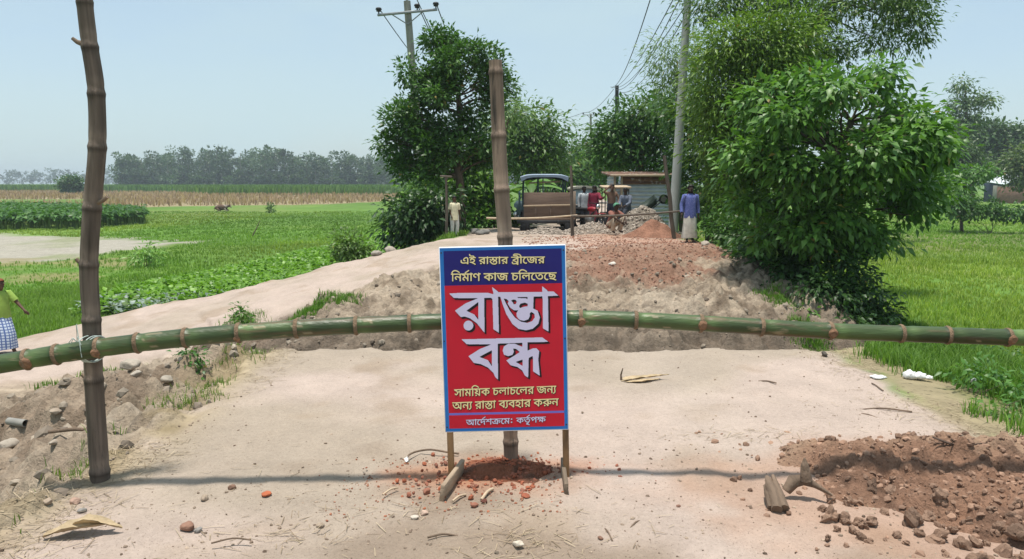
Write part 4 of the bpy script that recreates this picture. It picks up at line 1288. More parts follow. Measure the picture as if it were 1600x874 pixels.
def build_bamboo():
    # green pole across the road
    px = [(-260, 600, 3.8), (-75, 580, 3.86), (0, 569, 3.90), (140, 546, 3.95), (290, 528, 4.0), (460, 514, 4.04), (640, 505, 4.08), (795, 499, 4.10),
          (900, 497.5, 4.09), (1000, 500.5, 4.07), (1100, 506, 4.06), (1300, 517.5, 4.04), (1480, 524, 4.02), (1600, 528, 4.0), (1690, 530, 3.98), (1850, 533, 3.96), (1990, 535, 3.94)]
    pts = [at(*p) for p in px]
    c = at(795, 499, 4.1)
    root = empty('bamboo_pole', c, 'long green bamboo pole tied across the road as a barrier', 'bamboo pole')
    P = polyline(pts, .012) - np.array(tuple(c))
    xs = np.array([800 + F * (q[0] + c.x) / (q[1] + c.y) for q in P])
    rad = np.interp(xs, [-260, 0, 140, 460, 690, 900, 1600], [.051, .0505, .0495, .0468, .0445, .0435, .0435])
    nodes = [int(np.argmin(np.abs(xs - v))) for v in (27, 75, 140, 205, 281, 365, 458, 551, 636, 720, 815, 908, 995, 1100, 1196, 1305, 1420, 1492, 1590, 1690, 1790, 1890, -70, -160)]
    r, T = culm(root, P, rad, nodes, MAT_GREENB, (.046, .072, .022), .3, .085, MAT_SHEATH, .0075)
    # sawn-off branches show as round scars
    for v, dz, sz in ((1100, -.1, .022), (1305, -.15, .023), (1588, -.1, .022), (908, -.25, .02), (30, -.3, .028), (140, -.35, .022), (365, -.6, .016)):
        k = int(np.argmin(np.abs(xs - v)))
        d = np.array([0.05, -1, dz]); d /= np.linalg.norm(d)
        a = P[k] + d * r[k] * .8
        mb = MB(); tube(mb, [a, a + d * r[k] * .22, a + d * r[k] * .3], [sz * 1.25, sz, sz * .7], 12, True, wob=.25)
        mb.build('cut_stub', M_SCAR, root)
    # left post
    px = [(124, -170), (129, -60), (132, 0), (140, 70), (150, 140), (152, 230), (144, 325), (139, 420), (143, 500), (147, 600), (154, 710), (158, 770)]
    Y = 4.06
    pts = [at(x, y, Y) for x, y in px]
    pts[-1].z = zat(pts[-1].x, Y) - .12
    c = Vector((pts[-1].x, Y, zat(pts[-1].x, Y)))
    root = empty('bamboo_post', c, 'tall weathered brown bamboo post with short branch stubs at the left edge of the road', 'bamboo post')
    P = polyline(pts[::-1], .012) - np.array(tuple(c))
    ys = np.array([437 - F * math.tan(math.atan2(q[2] + c.z - CAMH, Y) + PITCH) for q in P])
    rad = np.interp(ys, [-170, 0, 300, 500, 765], [.034, .038, .0445, .046, .05])
    nodes = [int(np.argmin(np.abs(ys - v))) for v in (735, 592, 500, 415, 326, 231, 147, 74, 5, -60)]
    r, T = culm(root, P, rad, nodes, MAT_OLDB, (.135, .103, .082), .14, .085, None)
    for v, sx, L in ((74, -1, .055), (323, 1, .075), (415, -1, .03), (592, -1, .025)):
        k = int(np.argmin(np.abs(ys - v)))
        d = np.array([sx * .9, -.25, .35]); d /= np.linalg.norm(d)
        mb = MB(); a = P[k] + d * r[k] * .7
        tube(mb, [a, a + d * L * .6, a + d * L + np.array([0, 0, .01])], [.016, .012, .009], 8, True, np.array((.19, .14, .10)), wob=.3)
        mb.build('branch_stub', MAT_OLDB, root)
    # centre post behind the sign
    px = [(774, 95), (777, 160), (780, 230), (784, 300), (789, 370), (793, 480), (796, 600), (798, 690), (799, 748)]
    Y = 4.24
    pts = [at(x, y, Y) for x, y in px]
    pts[-1].z = -.1
    c = Vector((pts[-1].x, Y, 0))
    root = empty('bamboo_post', c, 'thick pale cracked bamboo post standing behind the red sign', 'bamboo post')
    P = polyline(pts[::-1], .012) - np.array(tuple(c))
    ys = np.array([437 - F * math.tan(math.atan2(q[2] + c.z - CAMH, Y) + PITCH) for q in P])
    rad = np.interp(ys, [95, 300, 745], [.036, .041, .041])
    nodes = [int(np.argmin(np.abs(ys - v))) for v in (690, 590, 470, 368, 296, 212, 114)]
    r, T = culm(root, P, rad, nodes, MAT_OLDB, (.235, .168, .128), .12, .11, None)
    # plastic string that lashes pole and left post
    c = at(140, 547, 3.98)
    t = empty('string_lashing', c, 'pale plastic string lashing the green pole to the left post', 'string')
    for k in range(5):
        mb = MB()
        a = np.linspace(0, 2 * np.pi, 40)
        tl = rng.uniform(-.5, .5); oy = rng.uniform(-.02, .02)
        ra = .064 + .007 * rng.random()
        Pq = np.stack([np.cos(a) * .02 + tl * .05 * np.sin(a) + oy, .022 + np.cos(a) * .086, np.sin(a) * ra], 1)
        tube(mb, Pq, .0032, 5, False)
        mb.build('string_loop', MAT_STRING, t)
    mb = MB()
    for k in range(4):
        d = rng.normal(size=3) * [.05, .01, .04]
        tube(mb, [(-.02, -.075, .06), (-.02 + d[0] * .5, -.085, .075 + abs(d[2])), (-.02 + d[0] * 1.2, -.08, .06 + d[2])], .0025, 5, False)
    mb.build('loose_end', MAT_STRING, t)


M_SCAR = M('cut_wood', (.22, .12, .07), .85, .4, 60, .4, 90)
build_bamboo()


# ------------------------------------------------------------------ the sign
LETTERS = {
    'top1': (['385,154 378,165 378,195 384,210 400,227 415,236 435,242 500,244 510,250 512,255 505,262 390,263 380,269 378,285 384,295 420,299 435,310 434,315 409,340 409,375 420,382 435,379 444,370 444,360 450,350 475,342 506,350 520,364 522,375 521,395 505,411 480,418 435,418 410,414 399,430 399,440 415,451 460,464 510,489 564,525 570,525 587,510 587,500 575,489 513,450 514,445 535,432 556,410 562,390 561,360 540,329 515,314 480,305 479,300 580,297 591,290 591,270 580,263 554,260 549,255 540,228 527,215 515,209 450,207 425,201 414,185 414,160 411,155 400,152',
         '1805,154 1775,164 1753,185 1748,195 1750,221 1760,232 1775,241 1805,247 1865,248 1875,255 1874,260 1865,262 1700,263 1689,270 1688,285 1690,291 1700,297 1850,298 1867,300 1866,305 1857,310 1830,319 1760,354 1738,370 1734,380 1749,410 1790,424 1830,444 1865,480 1850,482 1830,478 1785,487 1775,486 1760,481 1754,475 1748,460 1750,440 1746,435 1720,431 1714,435 1709,455 1714,485 1728,505 1745,516 1770,522 1800,522 1815,518 1855,518 1865,523 1885,546 1905,547 1915,541 1918,530 1918,310 1920,301 1930,298 1970,298 1977,305 1978,490 1980,496 1990,502 2010,501 2017,490 2018,310 2020,301 2030,298 2101,300 2101,305 2085,323 2069,350 2058,395 2058,410 2069,455 2083,475 2105,496 2140,508 2155,507 2175,501 2186,495 2191,485 2185,473 2175,465 2135,467 2119,460 2109,445 2099,420 2098,395 2104,365 2125,328 2140,314 2170,299 2295,299 2295,305 2285,314 2274,330 2268,350 2269,370 2278,385 2295,401 2310,407 2340,407 2370,395 2375,396 2377,410 2371,425 2362,435 2350,441 2310,442 2290,436 2268,420 2249,395 2229,350 2220,319 2210,314 2190,319 2185,324 2184,335 2204,390 2233,435 2260,461 2290,476 2315,482 2345,481 2365,476 2387,465 2406,445 2418,410 2417,390 2411,370 2395,351 2375,348 2335,371 2314,370 2309,365 2308,350 2319,330 2345,314 2355,311 2395,349 2425,357 2445,359 2448,365 2443,390 2443,450 2454,495 2460,502 2470,506 2486,500 2492,490 2483,455 2482,400 2496,350 2487,335 2475,324 2430,321 2405,311 2399,305 2399,300 2415,298 2665,300 2665,305 2603,330 2540,364 2533,370 2532,380 2539,400 2550,412 2585,424 2630,449 2679,500 2700,502 2711,495 2713,305 2720,298 2740,297 2750,291 2752,275 2745,264 2025,262 2014,255 2011,235 1987,195 1950,169 1890,153',
         '1808,190 1820,188 1885,188 1915,194 1940,204 1966,230 1972,245 1972,260 1920,262 1915,259 1902,230 1880,214 1860,208 1800,207 1791,205 1790,200 1794,195',
         '940,239 934,245 931,265 925,268 905,262 690,262 680,264 674,270 674,290 685,297 826,300 825,305 788,320 700,364 694,370 693,380 709,410 760,429 785,444 840,501 865,501 872,490 872,310 875,301 885,298 905,298 915,301 925,309 931,320 932,485 934,495 940,501 965,501 972,490 972,310 975,301 985,298 1090,298 1100,301 1101,320 1094,340 1085,351 1065,351 1046,330 1040,328 1023,340 1020,350 1035,372 1055,387 1070,392 1090,391 1105,382 1125,361 1135,363 1149,380 1129,405 1123,420 1129,445 1135,451 1150,452 1160,447 1164,440 1164,420 1180,409 1205,414 1212,420 1221,450 1210,475 1180,487 1145,487 1115,476 1095,462 1069,430 1056,400 1050,393 1035,394 1019,405 1019,415 1034,445 1048,465 1080,497 1110,516 1165,528 1205,521 1225,511 1245,492 1256,470 1256,425 1241,400 1229,390 1228,385 1245,367 1251,355 1251,300 1260,298 1285,299 1295,305 1306,320 1308,490 1315,501 1330,502 1341,500 1347,490 1348,310 1350,301 1360,298 1520,299 1520,305 1483,320 1405,359 1393,370 1389,380 1396,400 1404,410 1455,429 1480,444 1507,465 1534,500 1555,502 1566,495 1568,305 1575,298 1595,297 1605,291 1607,275 1600,264 1350,262 1345,260 1335,244 1325,238 1315,239 1310,244 1306,265 1300,268 1280,262 985,262 974,260 960,239',
         '285,259 265,264 235,279 213,300 194,330 193,370 208,390 225,401 265,401 269,395 266,370 260,366 245,366 234,360 231,355 234,335 250,313 275,299 300,298 310,300 316,310 318,320 318,430 315,442 310,443 275,433 210,442 195,442 173,435 160,426 154,415 154,365 150,359 130,354 120,359 114,370 114,420 119,435 133,455 160,471 185,478 235,478 255,473 290,473 306,480 325,501 345,502 351,500 357,490 356,315 349,290 335,273 320,264 295,258',
         '1143,300 1155,298 1200,299 1209,310 1216,330 1214,345 1205,354 1195,357 1169,350 1158,340 1149,325 1142,310',
         '1524,345 1530,346 1532,355 1532,430 1530,436 1525,436 1475,399 1444,385 1445,380 1455,374',
         '1869,345 1875,346 1877,355 1877,425 1875,431 1870,431 1840,409 1794,385 1794,380 1800,374',
         '813,350 825,347 830,348 832,355 832,420 830,431 825,431 795,409 749,385 750,380 758,375',
         '2653,350 2665,347 2670,348 2672,355 2672,420 2670,431 2665,431 2635,409 2589,385 2590,380 2598,375',
         '745,454 725,469 723,485 728,495 739,505 755,507 772,495 777,480 766,460 755,454',
         '1440,454 1424,465 1419,475 1419,485 1430,501 1450,507 1460,502 1470,491 1472,475 1467,465 1456,455',
         '2580,454 2564,470 2564,490 2580,506 2595,506 2611,495 2616,485 2616,475 2605,459 2590,453'],
        ['380,144 368,160 369,205 408,250 375,258 365,288 325,254 295,248 260,254 225,273 184,325 183,375 188,385 220,411 265,413 281,400 276,365 265,354 245,351 244,340 260,319 285,308 301,310 308,325 305,424 265,422 205,432 180,426 163,405 165,359 155,349 125,343 113,350 103,370 103,420 109,440 133,470 170,486 285,483 320,511 355,511 368,490 365,297 385,307 414,310 398,345 398,375 410,391 430,392 445,386 460,360 475,353 500,359 512,375 507,395 485,406 405,404 389,425 393,450 505,499 560,536 575,536 602,505 585,483 538,450 566,415 572,390 571,355 539,310 591,305 602,290 601,265 590,254 561,250 551,225 530,204 515,198 435,192 424,180 427,160 420,148 410,143',
         '1800,144 1769,155 1739,185 1739,225 1758,250 1695,253 1678,270 1679,295 1690,306 1812,310 1740,354 1724,370 1736,420 1720,418 1708,425 1698,460 1705,491 1723,515 1740,526 1765,532 1850,528 1880,556 1910,557 1922,550 1928,535 1928,320 1930,311 1940,308 1960,308 1967,315 1968,495 1985,512 2015,511 2027,495 2028,320 2030,311 2040,308 2076,310 2059,345 2048,390 2048,415 2059,460 2095,502 2125,516 2160,517 2180,511 2202,490 2196,470 2180,454 2140,457 2125,450 2108,410 2114,370 2124,350 2140,328 2170,312 2175,315 2173,335 2194,395 2223,440 2255,471 2310,492 2350,491 2395,472 2430,428 2444,500 2459,515 2470,517 2491,510 2502,495 2493,450 2492,405 2507,350 2482,310 2610,309 2610,315 2535,354 2519,370 2533,410 2550,426 2582,440 2554,465 2554,495 2575,516 2600,516 2621,500 2630,465 2675,511 2705,512 2721,500 2723,315 2730,308 2750,306 2761,295 2762,270 2750,254 2030,252 1997,190 1947,155 1895,143',
         '1897,205 1910,204 1940,218 1956,235 1959,250 1926,250',
         '935,229 915,252 685,252 665,264 663,290 675,306 772,310 695,354 683,370 684,390 698,415 744,440 723,455 713,470 714,495 735,516 770,512 786,495 790,465 835,511 865,512 877,505 882,490 883,315 895,308 915,315 922,330 923,495 935,511 965,512 981,500 982,320 985,311 995,308 1089,310 1086,330 1075,342 1045,317 1030,319 1013,335 1009,355 1025,380 1009,400 1008,415 1040,472 1078,510 1120,531 1160,538 1210,531 1235,517 1256,495 1267,470 1267,425 1246,385 1261,360 1263,315 1270,308 1285,313 1297,330 1298,495 1310,511 1340,512 1356,500 1358,320 1360,311 1370,308 1467,310 1398,350 1378,375 1393,415 1439,440 1420,453 1409,470 1409,490 1420,507 1440,517 1460,516 1481,495 1484,470 1490,467 1530,511 1560,512 1576,500 1578,315 1585,308 1605,306 1616,295 1617,270 1605,254 1360,252 1336,230 1325,228 1310,229 1295,249 1285,252 990,252 980,249 965,229',
         '1158,310 1195,310 1202,340 1190,346 1174,340 1159,320',
         '2233,310 2265,308 2270,314 2259,340 2255,376 2234,330',
         '2338,330 2355,328 2360,340 2335,359 2321,360 2321,345',
         '1514,360 1522,370 1522,405 1515,412 1473,380',
         '807,365 820,363 822,370 822,405 815,410 776,385 783,375',
         '1848,365 1866,365 1867,405 1861,410 1820,385 1820,379',
         '2647,365 2660,363 2662,370 2662,405 2655,410 2616,385 2623,375',
         '1123,380 1130,377 1132,385 1116,405 1112,425 1125,458 1135,463 1160,461 1176,445 1176,425 1195,423 1207,435 1207,455 1200,467 1175,477 1150,477 1110,461 1093,445 1074,415 1073,405 1100,399',
         '2265,395 2300,416 2355,415 2360,420 2340,432 2310,431 2275,412',
         '1764,430 1785,434 1825,454 1831,465 1785,476 1765,470 1759,460'], 528.6),
    'top2': (['190,154 165,164 138,185 107,230 107,240 116,255 116,260 100,264 93,275 94,290 99,295 125,298 132,305 132,485 134,495 140,501 160,501 167,490 168,310 170,301 180,298 345,298 355,301 358,310 355,366 350,366 325,349 300,339 255,339 240,348 219,370 213,385 213,405 219,425 225,432 245,451 265,459 271,455 282,435 276,425 256,410 253,400 254,385 265,376 280,372 315,384 335,398 356,420 358,490 364,500 375,502 390,501 397,490 398,310 401,300 410,298 434,300 444,320 480,329 499,350 499,360 470,378 455,393 449,405 449,440 465,467 495,486 505,489 510,487 516,480 520,460 489,435 489,410 495,404 510,399 535,404 550,413 575,438 591,460 594,495 600,501 610,502 621,500 627,490 628,305 635,298 665,299 680,308 687,320 689,495 695,501 705,502 720,501 726,495 728,305 735,298 761,295 767,285 765,269 755,263 730,261 716,240 705,238 695,239 690,244 686,265 680,268 665,263 555,262 544,260 545,255 558,245 650,182 654,175 652,170 641,155 625,159 520,228 515,240 523,255 522,260 515,262 170,262 160,261 155,256 148,245 148,235 158,220 180,199 215,188 260,194 290,209 345,246 355,242 365,230 362,220 352,210 300,174 280,164 245,153',
         '2235,154 2205,168 2164,210 2151,235 2161,255 2160,261 1940,262 1930,264 1925,269 1923,285 1929,295 1955,298 1962,305 1963,440 1974,470 1995,491 2030,497 2055,491 2080,476 2107,450 2121,430 2132,395 2131,370 2115,348 2095,338 2055,337 2030,329 2009,310 2008,300 2015,298 2165,298 2175,301 2178,310 2178,490 2184,500 2195,502 2206,500 2212,490 2212,310 2216,300 2225,298 2440,298 2449,300 2452,305 2452,330 2445,335 2430,328 2405,328 2375,340 2360,329 2345,323 2298,325 2285,333 2264,355 2258,370 2258,390 2264,410 2280,432 2310,451 2325,455 2336,440 2339,425 2335,419 2325,416 2304,400 2298,380 2305,365 2320,358 2340,359 2357,375 2370,397 2385,402 2396,400 2399,395 2399,380 2409,365 2430,364 2445,375 2451,385 2453,490 2459,500 2470,502 2481,500 2487,490 2488,310 2490,301 2500,298 2575,299 2576,305 2554,330 2539,360 2533,385 2534,425 2539,445 2549,465 2575,492 2605,506 2625,508 2660,496 2665,490 2664,480 2650,465 2610,467 2590,457 2581,445 2574,425 2572,390 2584,350 2594,335 2610,318 2629,305 2655,298 2960,298 2970,299 2971,305 2949,330 2934,360 2928,385 2928,420 2934,445 2948,470 2975,496 3005,507 3025,507 3056,495 3060,490 3059,480 3045,465 3005,467 2983,455 2974,440 2968,420 2968,385 2979,350 3003,320 3025,304 3045,298 3060,298 3069,300 3072,305 3074,385 3085,406 3110,421 3150,422 3180,411 3207,385 3220,356 3224,355 3235,363 3242,380 3232,410 3217,425 3205,431 3175,438 3125,438 3105,435 3099,440 3093,455 3100,467 3110,472 3160,478 3205,489 3280,518 3290,517 3301,505 3301,495 3295,489 3234,460 3235,455 3267,425 3276,410 3277,365 3267,345 3250,328 3235,319 3210,313 3140,312 3125,305 3124,300 3140,298 3300,297 3306,295 3312,285 3311,270 3305,264 2210,262 2194,245 2194,235 2199,225 2225,199 2260,188 2280,188 2305,194 2345,214 2395,249 2400,246 2410,230 2407,220 2397,210 2345,174 2325,164 2290,153',
         '930,239 923,250 920,296 915,296 892,275 870,264 835,258 795,274 783,285 774,300 768,330 779,360 800,382 825,396 855,402 866,395 866,370 860,364 830,356 820,350 813,335 814,310 825,299 850,298 860,299 885,313 912,340 922,360 924,495 935,502 950,502 956,500 962,490 963,305 970,298 996,295 1001,290 1002,275 995,264 960,260 945,239',
         '1430,239 1424,245 1421,265 1415,268 1395,262 1100,262 1090,264 1085,269 1084,290 1095,297 1220,298 1233,300 1234,305 1227,310 1190,324 1120,359 1105,368 1101,375 1109,400 1120,412 1155,424 1187,440 1215,463 1244,500 1255,502 1270,501 1277,490 1278,355 1281,345 1290,344 1325,359 1332,365 1337,375 1339,390 1335,401 1325,407 1305,409 1299,415 1299,435 1309,445 1325,447 1350,441 1367,425 1376,410 1377,375 1367,355 1335,324 1290,305 1290,299 1310,298 1395,298 1410,305 1421,320 1422,485 1424,495 1430,501 1455,501 1462,490 1462,310 1465,301 1475,298 1600,298 1611,300 1611,305 1594,325 1584,345 1584,370 1600,392 1620,406 1655,407 1685,395 1690,396 1692,410 1689,425 1680,434 1665,441 1630,442 1610,436 1585,422 1564,390 1549,360 1536,320 1531,315 1505,319 1499,330 1504,350 1519,385 1534,415 1553,440 1585,466 1605,476 1630,482 1655,482 1680,476 1700,466 1721,445 1732,415 1732,385 1726,365 1720,358 1710,353 1685,349 1670,361 1645,372 1630,371 1625,366 1624,345 1645,323 1670,311 1715,348 1764,360 1765,365 1758,395 1758,435 1769,495 1775,502 1785,506 1805,496 1807,485 1798,450 1798,405 1804,375 1811,360 1811,350 1795,324 1745,321 1725,312 1715,305 1714,300 1725,298 1830,297 1840,291 1842,285 1841,270 1836,265 1825,262 1470,262 1460,259 1452,245 1445,239',
         '512,300 580,298 590,301 592,310 592,385 590,396 585,396 545,366 534,330 513,305',
         '2795,309 2773,320 2759,335 2753,350 2753,370 2758,380 2765,386 2780,387 2791,380 2794,355 2805,346 2820,344 2845,355 2857,380 2857,415 2845,435 2820,447 2780,446 2765,441 2745,427 2724,395 2709,365 2696,325 2690,318 2685,316 2665,319 2659,325 2658,335 2679,395 2705,437 2720,452 2745,471 2765,481 2810,487 2850,476 2862,470 2877,455 2891,435 2896,420 2897,380 2886,350 2855,319 2830,307',
         '3118,340 3170,353 3175,356 3176,365 3170,375 3150,386 3120,386 3114,380 3112,370 3113,345',
         '1223,350 1230,348 1237,355 1237,420 1235,431 1230,431 1195,404 1159,385 1160,380 1168,375',
         '2004,360 2010,357 2045,372 2080,374 2090,380 2092,385 2091,405 2081,425 2060,447 2045,456 2015,457 2010,455 2004,445'],
        ['185,144 160,154 128,180 96,225 95,250 83,270 88,300 122,315 123,495 135,511 165,511 177,495 178,320 180,311 190,308 345,311 347,340 341,345 300,328 255,328 240,334 206,370 203,410 210,431 230,452 265,472 280,462 292,435 287,420 264,400 265,390 280,383 310,394 346,425 348,495 355,507 370,512 395,511 407,495 408,320 415,308 424,310 440,331 475,339 485,350 439,400 438,440 453,470 490,496 511,500 526,485 532,460 525,448 500,431 498,420 505,413 530,414 565,443 581,465 584,500 605,512 625,511 637,495 641,310 660,309 676,320 678,495 690,511 715,512 730,507 737,495 740,311 757,310 765,357 795,392 820,406 855,412 876,400 876,365 865,354 830,342 822,325 830,309 855,309 880,323 911,360 914,500 935,512 960,511 971,500 973,315 1007,300 1012,270 1000,254 970,251 950,229 920,233 913,245 911,270 905,271 875,254 845,248 825,249 780,267 765,254 736,250 727,235 715,228 690,229 670,252 585,252 580,245 647,200 666,180 666,170 652,150 635,143 515,218 504,230 500,251 375,252 369,250 377,230 372,215 305,164 250,143',
         '2230,144 2203,155 2158,200 2139,230 2140,245 2135,252 1930,253 1915,264 1915,296 1925,306 1945,308 1952,315 1953,445 1964,475 1990,501 2035,507 2070,496 2120,452 2136,425 2142,400 2141,365 2120,338 2100,328 2040,321 2030,315 2035,308 2165,311 2168,495 2175,507 2190,512 2210,511 2222,495 2226,310 2293,310 2254,350 2248,365 2248,395 2270,437 2315,466 2337,460 2352,425 2345,413 2315,395 2309,385 2315,373 2335,369 2363,405 2380,412 2407,405 2415,375 2430,378 2442,395 2444,500 2455,511 2475,512 2490,507 2497,495 2498,315 2505,308 2550,309 2523,380 2529,450 2543,475 2575,506 2605,517 2630,518 2665,506 2677,485 2655,454 2610,456 2589,435 2583,415 2584,385 2594,355 2620,324 2635,314 2650,314 2648,340 2669,400 2695,442 2720,467 2760,491 2810,498 2845,491 2867,480 2890,457 2906,425 2906,370 2896,345 2869,310 2935,308 2945,309 2946,315 2924,355 2917,380 2917,425 2924,450 2938,475 2970,506 3000,517 3030,517 3065,502 3071,480 3050,454 3010,457 2994,450 2979,420 2978,390 2989,355 3003,335 3030,314 3050,308 3062,315 3063,385 3074,410 3089,425 3083,460 3095,477 3200,499 3285,532 3311,510 3307,485 3258,455 3286,415 3288,365 3281,345 3252,310 3315,302 3322,290 3322,270 3310,254 2425,252 2415,245 2422,230 2417,215 2350,164 2295,143',
         '212,200 255,204 315,239 321,250 165,250 161,240 168,225 185,209',
         '2258,200 2300,204 2340,224 2368,250 2215,251 2206,240 2213,225 2230,209',
         '1425,229 1405,252 1095,252 1075,264 1073,290 1085,306 1183,310 1103,355 1089,370 1089,380 1099,405 1115,422 1182,450 1207,470 1239,510 1270,512 1282,505 1290,449 1310,457 1350,452 1381,425 1387,410 1387,370 1377,350 1343,315 1342,310 1355,308 1395,309 1411,325 1413,495 1425,511 1455,512 1471,500 1472,320 1475,311 1485,308 1491,310 1488,330 1494,355 1524,420 1552,455 1580,476 1625,492 1685,486 1712,470 1745,428 1754,480 1765,507 1785,517 1815,501 1808,410 1822,350 1802,310 1840,306 1850,296 1852,270 1841,255 1480,252 1450,229',
         '539,310 580,311 580,372 555,360',
         '1548,310 1586,310 1570,367 1559,355',
         '2357,310 2430,308 2438,315 2375,325',
         '2704,310 2761,310 2742,350 2744,380 2760,396 2795,392 2810,357 2835,363 2847,385 2842,420 2810,438 2785,436 2754,420 2719,360',
         '1663,325 1677,330 1677,340 1655,356 1636,360 1638,345',
         '1291,360 1321,370 1327,380 1324,395 1290,401',
         '3124,360 3145,358 3157,365 3145,376 3130,377 3123,370',
         '1219,365 1227,375 1227,400 1220,408 1186,385 1190,377',
         '2014,380 2070,383 2081,390 2070,422 2040,446 2025,447 2014,440',
         '3223,385 3229,385 3222,405 3194,420',
         '1585,400 1615,417 1675,415 1676,420 1660,431 1635,432 1595,416'], 640.4),
    'low1': (['780,154 755,164 735,178 705,213 693,235 705,255 700,262 435,262 425,260 411,240 400,238 389,245 387,265 380,270 360,262 100,264 93,275 95,291 110,301 114,315 120,321 145,324 180,340 191,365 194,390 190,402 175,416 160,416 140,398 130,394 113,405 113,415 123,430 140,446 165,457 185,456 197,450 210,437 250,373 260,365 270,366 282,375 287,385 289,495 300,502 320,501 326,495 328,485 328,305 335,298 365,299 380,313 387,330 388,490 395,501 415,501 421,495 422,485 423,305 430,298 460,298 465,301 469,315 474,320 510,329 522,340 528,350 525,363 505,373 479,400 478,435 493,465 505,476 525,486 535,489 540,486 546,475 549,460 519,435 519,410 525,404 540,399 565,404 580,413 598,430 616,455 620,496 630,502 645,502 651,500 657,490 658,305 665,298 710,298 715,301 718,310 718,490 725,501 745,502 751,500 757,490 758,305 765,298 795,298 802,300 810,316 855,334 866,340 867,345 805,384 804,395 815,421 820,426 860,434 885,444 905,454 930,473 955,501 980,502 986,500 992,490 992,310 995,301 1005,298 1160,298 1168,300 1169,305 1165,308 1070,349 1040,368 1036,380 1044,400 1059,415 1090,424 1127,445 1180,501 1205,501 1212,490 1213,355 1215,346 1220,345 1245,351 1265,365 1271,375 1270,401 1260,407 1240,409 1234,415 1234,435 1245,446 1260,447 1290,436 1305,422 1312,405 1312,375 1302,355 1270,324 1225,305 1223,300 1325,296 1331,290 1332,280 1331,270 1326,265 1315,262 755,262 745,257 739,250 736,240 739,230 760,204 800,188 820,188 860,199 895,219 930,246 941,245 953,230 950,218 907,185 855,159 830,153',
         '1950,239 1944,245 1941,270 1935,271 1925,264 1915,262 1420,264 1413,275 1415,291 1425,297 1445,298 1452,305 1452,430 1459,460 1468,475 1480,486 1515,498 1555,486 1575,472 1602,445 1621,405 1622,380 1615,358 1595,341 1585,338 1545,337 1515,326 1503,315 1497,305 1498,300 1505,298 1830,298 1839,300 1842,305 1842,330 1835,335 1820,328 1795,328 1765,340 1750,329 1735,323 1688,325 1675,333 1654,355 1648,375 1648,390 1659,415 1683,440 1705,454 1715,455 1726,440 1729,425 1725,419 1694,400 1688,380 1695,365 1710,358 1732,360 1746,370 1760,397 1775,402 1785,401 1791,395 1794,370 1800,364 1815,363 1830,369 1836,375 1842,390 1843,490 1849,500 1860,502 1871,500 1877,490 1878,310 1881,300 1890,298 1920,299 1932,310 1941,325 1943,490 1949,500 1960,502 1971,500 1977,490 1978,310 1981,300 2030,298 2040,301 2042,310 2044,460 2053,475 2065,486 2100,498 2140,486 2175,461 2191,440 2206,410 2207,370 2192,350 2175,339 2135,337 2100,326 2089,315 2084,300 2095,298 2270,298 2276,300 2276,305 2254,335 2238,375 2239,435 2249,460 2270,487 2290,501 2310,507 2325,508 2356,500 2366,490 2366,480 2355,464 2310,467 2300,462 2288,450 2278,430 2278,385 2284,360 2295,338 2320,313 2335,304 2355,298 2545,298 2554,300 2557,305 2557,325 2555,332 2550,333 2535,328 2510,328 2490,340 2485,340 2450,323 2405,324 2390,333 2375,348 2363,380 2369,405 2378,420 2395,437 2414,450 2430,454 2441,445 2445,425 2420,407 2409,395 2408,375 2415,363 2425,358 2435,358 2455,364 2466,375 2474,400 2480,404 2500,401 2505,396 2509,370 2515,364 2530,363 2545,369 2552,375 2557,385 2558,490 2565,501 2580,502 2591,500 2597,490 2598,310 2600,301 2610,298 2745,298 2770,299 2770,305 2733,320 2655,359 2643,370 2639,380 2646,400 2655,411 2715,434 2755,463 2780,497 2790,502 2805,502 2811,500 2817,490 2818,305 2825,298 2850,296 2856,290 2858,280 2856,270 2851,265 2840,262 1990,262 1979,260 1965,239',
         '2945,264 2939,270 2938,280 2939,290 2945,296 3066,300 3066,305 3046,330 3038,355 3044,380 3065,401 3080,407 3110,407 3130,401 3140,394 3148,395 3150,400 3146,420 3140,430 3130,436 3115,442 3090,442 3065,436 3039,420 3024,400 3009,370 2990,319 2980,314 2960,323 2956,330 2959,345 2969,375 2984,405 3015,447 3040,466 3060,476 3090,482 3110,482 3135,476 3155,466 3172,450 3181,440 3186,425 3187,385 3181,365 3175,358 3145,348 3105,371 3090,372 3080,366 3079,350 3085,338 3098,325 3125,311 3170,348 3219,360 3220,365 3213,400 3213,435 3224,490 3235,505 3260,501 3264,495 3253,445 3252,405 3259,375 3266,360 3266,350 3250,324 3200,321 3175,308 3171,305 3172,300 3190,298 3435,298 3444,300 3448,310 3445,366 3440,366 3415,349 3390,339 3350,339 3334,345 3313,365 3304,385 3303,400 3309,420 3318,435 3335,451 3355,459 3365,452 3372,435 3366,425 3350,412 3344,400 3350,381 3365,374 3380,373 3415,389 3446,420 3449,495 3455,501 3470,502 3481,500 3487,490 3488,305 3495,298 3550,298 3555,305 3543,335 3542,365 3552,405 3552,455 3541,475 3510,489 3504,495 3504,505 3509,515 3520,522 3530,521 3565,502 3581,485 3591,465 3592,410 3583,370 3583,335 3595,308 3620,291 3622,280 3621,270 3616,265 3605,262',
         '192,300 205,298 280,298 287,305 287,330 280,335 265,328 250,328 224,345 220,344 211,325 193,305',
         '542,300 605,298 615,301 618,310 617,380 615,391 610,391 575,366 561,330 543,305',
         '878,300 940,298 950,301 952,310 952,430 950,441 945,441 915,419 864,395 865,390 870,387 912,365 922,350 912,330 879,305',
         '2774,345 2780,346 2782,355 2782,430 2780,436 2775,436 2725,399 2694,385 2695,380 2705,374',
         '1158,350 1165,348 1172,355 1172,420 1170,431 1165,431 1120,399 1094,385 1095,380 1102,375',
         '2084,355 2115,371 2155,374 2165,380 2167,385 2167,405 2161,420 2146,440 2120,456 2095,457 2084,450 2078,425 2078,365 2080,356',
